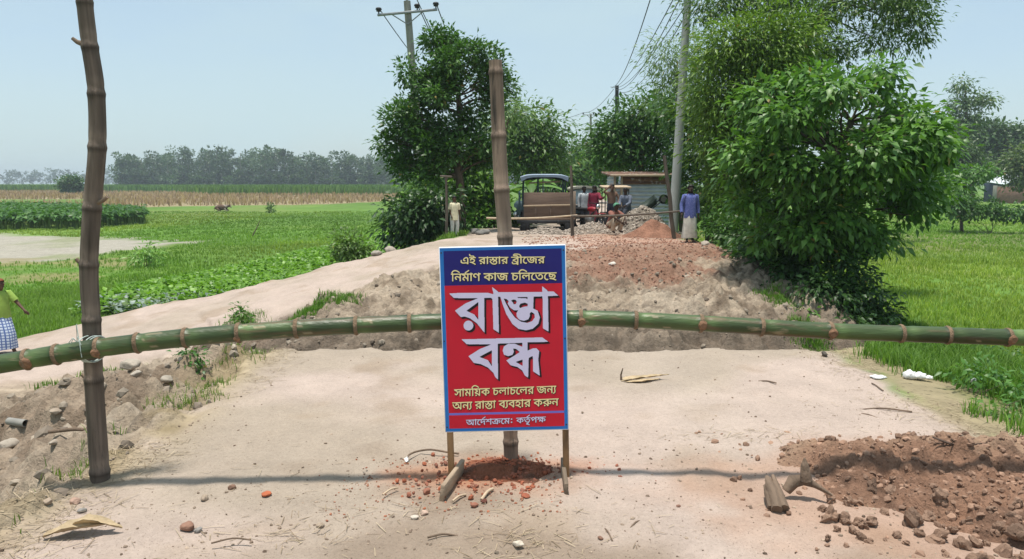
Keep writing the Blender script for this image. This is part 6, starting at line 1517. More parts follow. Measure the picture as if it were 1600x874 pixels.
         '2280,1384 2270,1388 1815,1388 1800,1392 1345,1392 1330,1398 880,1398 865,1402 510,1402 501,1405 502,1410 545,1452 560,1462 615,1518 625,1522 665,1522 680,1528 920,1528 935,1532 1170,1532 1185,1538 1212,1540 1205,1546 1180,1554 1140,1571 1115,1579 1035,1611 970,1634 915,1659 890,1676 875,1684 850,1701 675,1809 669,1815 669,1820 705,1863 780,1962 800,1981 815,1982 830,1988 845,1988 885,1998 900,1998 940,2008 960,2009 1142,2100 1275,2233 1319,2335 1350,2368 1365,2378 1380,2392 1385,2394 1388,2385 1388,2015 1382,2000 1382,1530 1384,1525 1390,1522 1420,1522 1435,1518 1675,1518 1690,1512 1925,1512 1940,1508 1980,1509 1982,1515 1982,1595 1980,1601 1975,1601 1940,1589 1925,1586 1795,1528 1640,1529 1610,1544 1532,1590 1524,1610 1521,1625 1504,1680 1502,1700 1534,1790 1540,1796 1630,1828 1650,1826 1740,1801 1775,1725 1758,1655 1760,1646 1785,1648 1800,1652 1820,1654 1840,1664 1916,1730 1916,1735 1912,1740 1880,1761 1865,1769 1810,1806 1735,1851 1710,1864 1675,1886 1600,1929 1594,1935 1594,1940 1658,2010 1668,2025 1700,2056 1750,2069 1770,2076 1805,2084 1825,2091 1860,2099 1980,2189 2040,2307 2053,2320 2090,2346 2120,2364 2122,2360 2122,2335 2128,2320 2128,2135 2132,2120 2132,1930 2138,1915 2138,1890 2139,1885 2145,1879 2225,1839 2230,1839 2238,1865 2238,1885 2242,1900 2244,2210 2260,2226 2405,2324 2407,2320 2408,2295 2402,2280 2402,2240 2398,2225 2398,2190 2392,2175 2392,2135 2388,2120 2388,2085 2382,2070 2382,2030 2378,2015 2378,1980 2372,1965 2372,1885 2378,1870 2378,1845 2382,1830 2382,1800 2388,1785 2388,1755 2392,1740 2391,1715 2330,1652 2320,1648 2240,1649 2165,1681 2155,1684 2130,1696 2110,1701 2108,1695 2108,1505 2109,1500 2115,1498 2525,1498 2540,1492 2595,1492 2607,1490 2592,1475 2548,1445 2477,1390 2465,1384',
         '1228,1685 1235,1684 1238,1690 1238,2055 1235,2064 1229,2060 1221,2045 1184,1990 1176,1975 1140,1919 955,1846 938,1835 945,1829 1030,1786 1040,1779',
         '1972,1925 1980,1922 1985,1924 1988,1930 1988,2065 1985,2074 1935,2046 1910,2029 1845,1991 1823,1975 1835,1969 1955,1929'],
        ['2460,129 2452,145 2455,260 2445,267 1405,267 1267,155 1245,143 1235,149 1233,160 1262,295 1262,305 1255,312 1145,282 390,282 285,292 215,293 195,299 188,310 290,407 315,422 395,422 420,428 833,430 820,441 580,539 343,695 329,710 329,720 418,820 475,876 510,877 575,868 685,904 701,910 812,990 877,1045 1033,1240 1055,1257 1065,1251 1068,1240 1068,885 1062,860 1066,425 1210,423 1230,438 1241,455 1248,500 1263,1165 1278,1185 1405,1267 1417,1255 1418,1060 1412,1035 1401,400 1425,398 1436,405 1499,600 1574,800 1728,1050 1885,1179 2070,1217 2240,1181 2381,1055 2417,915 2417,890 2365,729 2255,665 2263,425 2268,405 2275,398 2425,398 2450,393 2457,400 2468,465 2473,1160 2490,1181 2615,1252 2627,1240 2628,1020 2622,995 2622,730 2618,705 2618,445 2613,395 2625,388 2850,382 2862,370 2825,328 2750,259 2610,257 2591,230 2475,133',
         '1948,410 2085,408 2095,411 2097,420 2090,428 2070,417 1960,417',
         '1552,450 1595,459 1632,495 1633,505 1614,560 1665,642 1690,667 1760,721 1785,727 1852,730 1851,740 1828,785 1833,870 1871,925 1803,880 1694,735 1579,520 1551,460',
         '1753,470 1805,473 1821,490 1831,515 1810,556 1775,556 1761,525 1733,495 1731,485',
         '883,540 895,538 898,550 897,885 896,895 890,896 816,800 665,731 645,715',
         '2018,550 2050,549 2099,570 2100,606 2090,612 1995,629 1935,649 1925,646 1916,615 1940,574 1955,564',
         '2192,780 2210,778 2260,814 2272,865 2271,895 2215,972 2100,1012 1960,987 1940,975 1940,970 1945,970 2005,982 2035,982 2136,945 2176,860 2174,795',
         '655,944 625,949 595,964 560,998 538,1050 538,1095 559,1150 588,1180 645,1202 690,1202 740,1181 772,1150 791,1115 797,1070 791,1035 776,1005 740,968 705,949',
         '2275,1374 1815,1378 1790,1382 1345,1382 1320,1388 880,1388 855,1392 505,1392 494,1395 488,1405 538,1460 620,1532 680,1538 910,1538 935,1542 1162,1545 1135,1561 910,1649 670,1799 659,1810 658,1820 773,1970 795,1991 955,2019 1140,2113 1262,2235 1313,2345 1345,2377 1385,2407 1395,2401 1398,2390 1392,1545 1400,1533 1440,1528 1602,1530 1595,1541 1523,1585 1494,1675 1494,1710 1524,1795 1535,1806 1630,1838 1650,1837 1745,1811 1786,1730 1773,1670 1780,1658 1815,1664 1835,1674 1895,1730 1890,1741 1805,1796 1595,1919 1584,1930 1588,1950 1690,2062 1856,2110 1972,2200 2029,2310 2040,2322 2114,2375 2125,2376 2132,2365 2138,2320 2142,1940 2148,1895 2160,1884 2220,1857 2227,1870 2232,1910 2234,2215 2253,2235 2399,2335 2415,2331 2417,2290 2382,1955 2383,1890 2402,1745 2401,1710 2325,1638 2240,1638 2130,1684 2120,1684 2118,1515 2130,1508 2525,1508 2610,1502 2622,1490 2616,1480 2470,1374',
         '1938,1520 1965,1518 1972,1525 1972,1580 1965,1585 1895,1561 1838,1535 1828,1525',
         '1212,1705 1225,1703 1227,1710 1225,2022 1215,2017 1146,1910 966,1835 1045,1789',
         '1958,1940 1970,1938 1977,1945 1977,2045 1970,2053 1853,1980 1860,1973'], 0),
}


def poly_faces(contours):
    """fill 2-D outlines with holes; returns verts (n,2), tris"""
    cu = bpy.data.curves.new('outline', 'CURVE'); cu.dimensions = '2D'; cu.fill_mode = 'BOTH'
    for c in contours:
        sp = cu.splines.new('POLY'); sp.points.add(len(c) - 1)
        for p, q in zip(sp.points, c): p.co = (q[0], q[1], 0, 1)
        sp.use_cyclic_u = True
    o = bpy.data.objects.new('outline', cu); COL.objects.link(o)
    me = bpy.data.meshes.new_from_object(o.evaluated_get(bpy.context.evaluated_depsgraph_get()))
    me.calc_loop_triangles()
    v = np.array([q.co[:2] for q in me.vertices]); f = np.array([t.vertices[:] for t in me.loop_triangles])
    bpy.data.objects.remove(o); bpy.data.curves.remove(cu); bpy.data.meshes.remove(me)
    return v, f


def build_sign():
    Y = 4.0
    w = (at(887, 379, Y) - at(686.5, 384, Y)).length * .995
    h = (at(686.5, 384, Y) - at(695.8, 673.4, Y)).length
    cb = at(794, 674, Y)
    g = Vector((cb.x, Y, 0))
    root = empty('warning_sign', g, 'red and navy Bengali road-closed sign on two short wooden legs', 'sign')
    root.rotation_euler = (R(-1.0), R(-1.35), 0)
    z0 = cb.z
    def uv(x, y):                                  # from the sign's corners to its own plane
        u = (x - 80) / 503; v = (y - 57) / 750
        for _ in range(4):
            v = (y - (62 - 14 * u)) / ((805 + 5 * u) - (62 - 14 * u))
            u = (x - (68 + 24 * v)) / ((583 + 14 * v) - (68 + 24 * v))
        return (u - .5) * w, z0 + (1 - v) * h
    def sheet(name, u0, v0, u1, v1, d, mat):
        mb = MB()
        n = 14
        us = np.linspace(u0, u1, n); vv = np.linspace(v0, v1, n)
        U, V_ = np.meshgrid(us, vv)
        X = (U - .5) * w; Z = z0 + (1 - V_) * h
        a = np.arange(n * n).reshape(n, n)
        f = np.stack([a[:-1, :-1], a[1:, :-1], a[1:, 1:], a[:-1, 1:]], -1).reshape(-1, 4)
        mb.add(np.stack([X.ravel(), np.full(n * n, d), Z.ravel()], 1), f)
        return mb.build(name, mat, root)
    mb = MB(); box(mb, (0, .004, z0 + h / 2), (w, .018, h), None, .003)
    mb.build('panel', MAT_EDGE, root)
    F0 = -.0055
    sheet('border', .006, .005, .994, .995, F0 - .0008, MAT_BLUE)
    sheet('header_field', .036, .021, .966, .204, F0 - .0016, MAT_NAVY)
    sheet('warning_field', .036, .204, .966, .893, F0 - .0016, MAT_RED)
    sheet('divider', .036, .893, .966, .905, F0 - .0016, MAT_VIOLET)
    sheet('footer_field', .036, .905, .966, .978, F0 - .0016, MAT_RED)
    def parse(s): return [[tuple(float(q) / 5 for q in p.split(',')) for p in c.split()] for c in s]
    spec = {'top1': (155, 498, 99, 126, MAT_CREAM, 1.6), 'top2': (118, 545, 163, 193, MAT_CREAM, 1.6), 'low1': (130, 545, 626, 656, MAT_CREAM, 1.6),
            'low2': (122, 555, 679, 709, MAT_CREAM, 1.6), 'foot': (178, 503, 753, 776, MAT_LILAC, .8), 'big': (0, 0, 0, 0, MAT_LILAC, 6.5)}
    for k, (x0, x1, hl, bl, mt, sh) in spec.items():
        fill, outl, wid = LETTERS[k]
        def conv(p, o=0.0):
            if k == 'big':
                X, Yp = 690 + p[0] / .6 / 5.14, 435 + p[1] / .6 / 5.14
                X, Yp = (X - 660) * 2.569, (Yp - 360) * 2.569
            else:
                X = x0 + (p[0] - 20) / wid * (x1 - x0); Yp = hl + (p[1] - 53) / 47 * (bl - hl)
                Yp -= (X - 326) * .012
            return uv(X + o, Yp + o)
        o = None
        for nm, cs, dpt, m_, off in (('lettering', fill, F0 - .0034, mt, 0.0), ('lettering_outline', outl, F0 - .0024, MAT_INK, sh)):
            mb = MB()
            v, f = poly_faces([[conv(p, off) for p in c] for c in parse(cs)])
            mb.add(np.stack([v[:, 0], np.full(len(v), dpt), v[:, 1]], 1), f)
            q = mb.build(nm, m_, root if o is None else o, smooth=False)
            if o is None: o = q
    for u_, v_ in ((.018, .03), (.98, .03), (.018, .5), (.982, .5), (.018, .97), (.982, .97)):
        mb = MB(); c = np.array([(u_ - .5) * w, F0 - .001, z0 + (1 - v_) * h]); tube(mb, [c, c - [0, .0022, 0]], [.0045, .0035], 10); mb.build('nail', MAT_DARK, root)
    # legs behind the panel, feet on edge
    for x, ztop in ((-.465 * w, z0 + h * .97), (.478 * w, z0 + h * .97)):
        mb = MB(); box(mb, (x, .036, (ztop - .02) / 2), (.033, .042, ztop + .04), None, .003)
        mb.build('leg', MAT_WOOD, root)
    for z in (z0 + h * .12, z0 + h * .88):
        mb = MB(); box(mb, (0, .026, z), (w * .9, .02, .04), None, .003)
        mb.build('rail', MAT_WOOD, root)
    a, b = gp(690, 776), gp(727, 736)
    for (p, q, hh, tk, tilt) in ((gp(691, 781), gp(722, 741), .1, .024, .16), (gp(885, 779), gp(879, 738), .085, .022, .03)):
        d = q - p; L = d.length; rz = math.atan2(d.y, d.x) - R(90)
        mb = MB()
        c = (p + q) / 2 - g
        box(mb, (c.x, c.y, hh / 2 - .008), (tk, L, hh), rotm(R(2.5), tilt, rz), .003)
        mb.build('foot_plank', MAT_WOODG, root)


build_sign()


# ------------------------------------------------------------------ loose earth, stones and litter in the foreground
CHIP = {k: rock(200 + k, 1, .3) for k in range(10)}


def chunks(mb, P, size, pal, flat=.8):
    p0, p1 = np.array(pal[0]), np.array(pal[1])
    for k in range(len(P)):
        v, f = CHIP[k % 10]
        a = rng.uniform(0, 6.28, 3); m = rotm(*a)
        s = size[k]
        col = (p0 + (p1 - p0) * rng.random()) * rng.uniform(.8, 1.2)
        mb.add((v @ m.T) * s * np.array([1, 1, flat]) + P[k], f, col)


ROCKS = {}


def stone(x, y, wpx, col, label, group=None, cat='stone', name='stone', squash=.65, seed=None, z=None, Yd=None, sink=.3):
    seed = seed if seed is not None else int(x * 7 + y)
    p = hit(x, y) if Yd is None else gpx(x, Yd)
    zz = (zat(p.x, p.y) if z is None else z)
    r = wpx * mpp(p.y) / 2
    mb = MB(); v, f = rock(seed, 3, .3, (1, .85, squash))
    mb.add(v * r, f, np.array(col))
    o = mb.build(name, MAT_ROCK, None, smooth=True, loc=(p.x, p.y, zz + r * squash * (1 - sink)))
    o.rotation_euler = (0, 0, rng.uniform(0, 6))
    return tag(o, label, cat, group)


def mound_z(X, Y):
    """the heap of dug soil on the right of the road"""
    n = fbm(X, Y, 1.7, 4, 101); n2 = fbm(X, Y, 6, 4, 102); n3 = fbm(X, Y, 15, 3, 103)
    d = np.minimum.reduce([(X - 1.42) / .5, (4.66 - Y) / .4, (Y - (3.62 - .16 * (X - 1.6) - .5 * ss(1.9, 2.5, X))) / .2, (4.9 - X) / .6])
    d = ss(0, 1, d + .3 * n)
    edge = 4.06 + .12 * np.sin(X * 3.1) + .1 * n
    top = ss(-.14, .03, Y - edge)
    hgt = (.05 + .075 * top * ss(1.5, 2.1, X) + .03 * ss(2.2, 2.6, X) * (1 - top)) * (1 - .35 * ss(4.3, 4.7, Y))
    dip = .035 * np.exp(-((X - 1.95) / .3) ** 2 - ((Y - 4.0) / .12) ** 2) + .04 * np.exp(-((X - 2.75) / .35) ** 2 - ((Y - 3.98) / .12) ** 2)
    return d * np.maximum(hgt - dip + .05 * np.abs(n2) + .035 * n3 + .03 * np.abs(n) - .01, .0) - .02 * (1 - d) - .012


def build_heaps():
    xs = np.arange(1.2, 5.0, .016); ys = np.arange(3.05, 4.95, .016)
    X, Y = np.meshgrid(xs, ys); z = mound_z(X, Y)
    a = np.arange(X.size).reshape(X.shape)
    f = np.stack([a[:-1, :-1], a[:-1, 1:], a[1:, 1:], a[1:, :-1]], -1).reshape(-1, 4)
    n1 = fbm(X, Y, 3, 4, 110); n2 = fbm(X, Y, 9, 3, 111)
    base = np.array((.285, .165, .11)) + (np.array((.165, .098, .068)) - np.array((.285, .165, .11))) * ss(-.3, .6, n1 + .4 * n2)[..., None]
    dust = ss(-.05, .35, Y - 4.1 + .2 * n1) * .85
    col = base + (np.array((.38, .255, .175)) - base) * dust[..., None]
    mb = MB(); mb.add(np.stack([X, Y, z], -1).reshape(-1, 3), f, col.reshape(-1, 3))
    t = mb.build('soil_heap', MAT_SOIL)
    tag(t, 'heap of dug reddish brown soil on the right side of the road', 'soil heap')
    # clods on it
    meshes = []
    for k in range(7):
        m_ = MB(); v, ff = rock(300 + k, 3, .95, (1, .88, .7)); m_.add(v, ff, np.array((.26, .165, .115)) * rng.uniform(.75, 1.3))
        meshes.append(m_.mesh('clod', MAT_ROCK, False))
    spots = [(1468, 775, 30), (1452, 782, 24), (1427, 790, 36), (1383, 776, 22), (1467, 812, 34), (1505, 822, 32), (1526, 822, 26), (1535, 848, 40), (1572, 838, 36), (1590, 870, 44), (1530, 870, 34), (1300, 785, 36), (1322, 788, 26),
             (1345, 792, 28), (1362, 790, 26), (1335, 802, 20), (1346, 812, 20), (1360, 818, 18), (1310, 800, 16), (1405, 806, 16), (1560, 810, 28), (1585, 800, 30), (1548, 795, 20), (1600, 825, 36), (1610, 850, 40), (1560, 868, 34), (1440, 806, 18), (1418, 818, 14),
             (1490, 800, 18), (1395, 752, 22), (1365, 750, 22), (1330, 760, 24), (1300, 756, 22), (1288, 770, 20), (1515, 795, 18), (1545, 820, 16), (1590, 780, 20), (1296, 812, 12), (1385, 815, 12), (1480, 838, 14), (1500, 846, 18), (1512, 858, 22)]
    for k, (x, y, wd) in enumerate(spots):
        p = gp(x, y, .1)
        r = wd * mpp(p.y) / 2 * 1.08
        o = bpy.data.objects.new('clod', meshes[k % 7]); COL.objects.link(o)
        o.scale = (r, r * rng.uniform(.8, 1), r * rng.uniform(.8, 1.05)); o.rotation_euler = tuple(rng.uniform(0, 6, 3))
        o.location = (p.x, p.y, max(float(mound_z(np.array([p.x]), np.array([p.y]))[0]), 0) + r * .3)
        tag(o, 'brown earth clod lying on the front slope of the reddish soil heap', 'clod', 'clods on the soil heap')
    mb = MB()
    n = 3200
    X = rng.uniform(1.2, 3.9, n); Y = rng.uniform(3.1, 4.85, n)
    z = mound_z(X, Y)
    k = (z > .0) | (rng.random(n) < .12) 
    X, Y, z = X[k], Y[k], np.maximum(z[k], 0)
    chunks(mb, np.stack([X, Y, z + .003], 1), .006 + .026 * rng.random(len(X)) ** 2.6, ((.16, .098, .068), (.34, .21, .145)))
    tag(mb.build('soil_crumbs', MAT_CHIP, smooth=False), 'loose brown crumbs of soil over and around the heap', 'soil crumbs', None, 'stuff')
    # red brick bits round the centre post
    xs = np.arange(-.62, .62, .014); ys = np.arange(3.75, 4.65, .014)
    X, Y = np.meshgrid(xs, ys)
    e = np.hypot((X - .0) / .33, (Y - 4.2) / .2) + .3 * fbm(X, Y, 4, 3, 120)
    z = .058 * (1 - ss(0, 1.15, e)) * (1 + .3 * fbm(X, Y, 12, 3, 121)) - .07 * ss(.85, 1.25, e) + .004 * fbm(X, Y, 25, 2, 122) - .002
    a = np.arange(X.size).reshape(X.shape)
    f = np.stack([a[:-1, :-1], a[:-1, 1:], a[1:, 1:], a[1:, :-1]], -1).reshape(-1, 4)
    n1 = fbm(X, Y, 7, 3, 123)
    col = np.array((.27, .105, .06)) + (np.array((.15, .075, .05)) - np.array((.27, .105, .06))) * ss(-.2, .6, n1)[..., None]
    mb = MB(); mb.add(np.stack([X, Y, z], -1).reshape(-1, 3), f, col.reshape(-1, 3))
    tag(mb.build('brick_dust_mound', MAT_SOIL), 'low mound of red brick dust packed round the foot of the centre post', 'soil heap')
    mb = MB()
    n = 620
    X = rng.normal(-.04, .27, n); Y = 4.12 + rng.normal(size=n) * .15
    e = np.hypot((X - .0) / .33, (Y - 4.2) / .2)
    z = .055 * (1 - ss(0, 1.15, e))
    chunks(mb, np.stack([X, Y, z + .004], 1), .004 + .019 * rng.random(n) ** 2.2, ((.33, .10, .05), (.22, .10, .07)))
    n = 420
    X = rng.uniform(-.95, .3, n); Y = rng.uniform(3.55, 4.4, n)
    chunks(mb, ground_pts(X, Y, .002), .003 + .011 * rng.random(n) ** 3, ((.36, .13, .07), (.27, .14, .09)))
    tag(mb.build('brick_chips', MAT_CHIP, smooth=False), 'red brick chips strewn round the centre post and sign', 'brick chips', None, 'stuff')
    # pebbles and grit of the road
    mb = MB()
    n = 6500
    Y = 3.0 * (7.3 / 3.0) ** rng.random(n); X = rng.uniform(-2.4, 3.3, n)
    k = (fbm(X, Y, 1.2, 3, 130) + (4.4 - Y) * .5 > -.15) | (rng.random(n) < .22)
    X, Y = X[k], Y[k]
    chunks(mb, ground_pts(X, Y, .001), .0022 + .0125 * rng.random(len(X)) ** 5, ((.13, .09, .065), (.40, .31, .235)))
    tag(mb.build('gravel', MAT_CHIP, smooth=False), 'small pebbles and grit scattered on the dusty road', 'gravel', None, 'stuff')
    # lumps on the dug banks
    mb = MB()
    n = 5200
    X = np.concatenate([rng.uniform(-4, 6.3, n), rng.uniform(-9, -2.3, 5200)]); Y = np.concatenate([rng.uniform(8, 20, n), rng.uniform(3.6, 13.5, 5200)])
    z, w = land(X, Y)
    k = (np.maximum(w['pit'], w['lslope']) > .3) & (w['path'] < .3) & (fbm(X, Y, .9, 3, 131) > -.3)
    X, Y, z = X[k], Y[k], z[k]
    chunks(mb, np.stack([X, Y, z], 1), .010 + .075 * rng.random(len(X)) ** 6, ((.14, .11, .085), (.33, .275, .215)))
    tag(mb.build('rubble', MAT_CHIP, smooth=False), 'grey lumps of broken earth and stone over the dug banks', 'rubble', None, 'stuff')
    # red brick chips on the far bank and across the road behind it
    mb = MB()
    n = 7000
    X = rng.uniform(.3, 6, n); Y = rng.uniform(15.5, 24, n)
    e = np.hypot((X - 2.9) / 2.6, (Y - 18.5) / 2.8) * .75 - .5 * ss(17, 19, Y)
    k = (.30 - e + .5 * fbm(X, Y, .6, 4, 61) > -.1) | ((Y > 19.5) & (rng.random(n) < .4))
    X, Y = X[k], Y[k]
    _, w = land(X, Y); k = w['over'] < .2
    X, Y = X[k], Y[k]
    chunks(mb, ground_pts(X, Y, .005), .012 + .032 * rng.random(len(X)) ** 2.5, ((.31, .15, .095), (.24, .135, .10)))
    tag(mb.build('brick_chips', MAT_CHIP, smooth=False), 'spread of red brick chips on top of the far bank', 'brick chips', None, 'stuff')


build_heaps()


def build_stones():
    RED, TAN, PINK, GREY, PALE_ = (.30, .13, .085), (.36, .28, .21), (.38, .25, .19), (.26, .24, .22), (.55, .48, .40)
    stone(294, 830, 30, (.27, .15, .105), 'reddish brown stone right of the dry bamboo sheath', squash=.55)
    stone(417, 776, 20, (.42, .12, .055), 'flat orange-red brick shard in the shadow of the green pole', cat='brick shard', name='brick_shard', squash=.4)
    stone(76, 790, 17, TAN, 'tan stone on the grass edge left of the post foot')
    stone(118, 788, 19, PINK, 'pinkish stone just below the foot of the left post')
    stone(128, 802, 15, GREY, 'small grey stone between the post foot and the dry sheath')
    stone(310, 832, 15, GREY, 'grey stone touching the right of the reddish brown stone')
    stone(363, 766, 14, (.22, .13, .09), 'small dark brown stone in the pole shadow near the left post')
    stone(320, 783, 16, TAN, 'tan stone between the left post and the orange-red shard')
    stone(500, 824, 14, TAN, 'lone tan stone left of the red brick dust')
    stone(667, 772, 16, RED, 'red brick lump just left of the leaning foot plank', cat='brick lump', name='brick_lump')
    stone(741, 793, 14, RED, 'red brick lump in front of the brick dust mound, left one of two', cat='brick lump', name='brick_lump')
    stone(757, 787, 13, (.13, .05, .035), 'dark red brick lump in front of the brick dust mound', cat='brick lump', name='brick_lump')
    stone(822, 777, 17, (.28, .09, .05), 'dark red brick piece at the right toe of the brick dust mound', cat='brick lump', name='brick_lump', squash=.4)
    stone(648, 812, 14, PALE_, 'pale stone at the lower edge of the red brick dust')
    stone(663, 805, 14, (.5, .36, .28), 'pinkish white stone beside the pale one in the brick dust')
    stone(810, 857, 18, (.60, .52, .42), 'pale rounded pebble among straw at the bottom centre')
    stone(776, 866, 10, (.15, .12, .09), 'dark pebble left of the pale pebble at the bottom centre')
    stone(938, 845, 10, (.2, .11, .075), 'small brown pebble alone on the road right of the sign')
    stone(1296, 813, 12, (.22, .12, .08), 'small brown stone fallen in front of the soil heap')
    stone(1288, 558, 14, (.10, .085, .07), 'dark lump on the far lip of the road beside the cut', squash=.7)
    stone(1060, 793, 8, (.25, .14, .1), 'little reddish pebble between the right sign leg and the heap')
    # stones on the bank to the left
    for x, y, Yd, wd, c, lb in ((395, 565, 0, 0, 0, 0),):
        pass
    for (x, Yd, wd, c, lb) in ((205, 578, 36, (.36, .31, .25), 'broad flat grey stone under the green pole on the left bank'),
                               (213, 590, 22, (.38, .33, .27), 'pale angular stone below the flat grey one on the left bank'),
                               (262, 598, 26, (.30, .26, .21), 'grey stone near the top of the left bank beside the weed'),
                               (88, 652, 22, (.30, .24, .185), 'brownish stone half buried in the left bank'),
                               (15, 700, 34, (.34, .29, .235), 'large grey lump at the left end of the bank'),
                               (85, 695, 18, (.37, .31, .25), 'pale stone beside the broken pipe')):
        p = gpx(x, Yd)
        stone(x, Yd, wd, c, lb, squash=.5)
    # broken pipe
    p = hit(32, 667)
    t = empty('drain_pipe', p, 'broken end of a grey pipe sticking out of the left bank', 'pipe')
    mb = MB()
    ax = np.array([.9, -.42, .05]); ax /= np.linalg.norm(ax)
    K = .7; q = [ax * s for s in (-.14, -.04, .07)]
    tube(mb, q, .042 * K, 16, False)
    tube(mb, q[::-1], .036 * K, 16, False)
    a = np.linspace(0, 2 * np.pi, 16, endpoint=False)
    n1 = np.cross(ax, [0, 0, 1]); n1 /= np.linalg.norm(n1); n2 = np.cross(n1, ax)
    ro = q[-1] + (np.cos(a)[:, None] * n1 + np.sin(a)[:, None] * n2) * .042 * K; ri = q[-1] + (np.cos(a)[:, None] * n1 + np.sin(a)[:, None] * n2) * .036 * K
    k = np.arange(16); k2 = (k + 1) % 16
    mb.add(np.vstack([ro, ri]), np.stack([k, k2, k2 + 16, k + 16], 1))
    o = mb.build('pipe_wall', MAT_PIPE, t, loc=(0, 0, .02))
    mb = MB()
    p = hit(112, 684)
    tube(mb, [(-.14, 0, .02), (0, .01, .03), (.16, .02, .02)], [.012, .013, .011], 8, True)
    o = mb.build('stick', MAT_DRIFT, None, loc=p); o.rotation_euler = (0, 0, .1)
    tag(o, 'grey stick lying across the left bank beside the post', 'stick')


def sheet_strip(mb, pts, wid, curl=.3, col=None):
    """a curled strip of dry leaf"""
    P = polyline(pts, .012); n = len(P); T = unit(np.gradient(P, axis=0))
    s = unit(np.cross(T, [0, 0, 1.0])); w = np.interp(np.linspace(0, 1, n), np.linspace(0, 1, len(wid)), wid)
    m = 7; vs_ = []
    for j in range(m):
        q = j / (m - 1) * 2 - 1
        vs_.append(P + s * (q * w)[:, None] + np.array([0, 0, 1]) * (np.abs(q) ** 1.6 * w * curl)[:, None] + np.array([0, 0, 1]) * (.004 * fbm(P[:, 0] * 40 + q * 3, P[:, 1] * 40, 1, 2, 7))[:, None])
    V = np.stack(vs_, 1).reshape(-1, 3)
    i, j = np.meshgrid(np.arange(n - 1), np.arange(m - 1), indexing='ij'); a = i * m + j
    f = np.stack([a, a + 1, a + m + 1, a + m], -1).reshape(-1, 4)
    mb.add(V, f, col)
    mb.add(V - [0, 0, .002], f[:, ::-1], col)


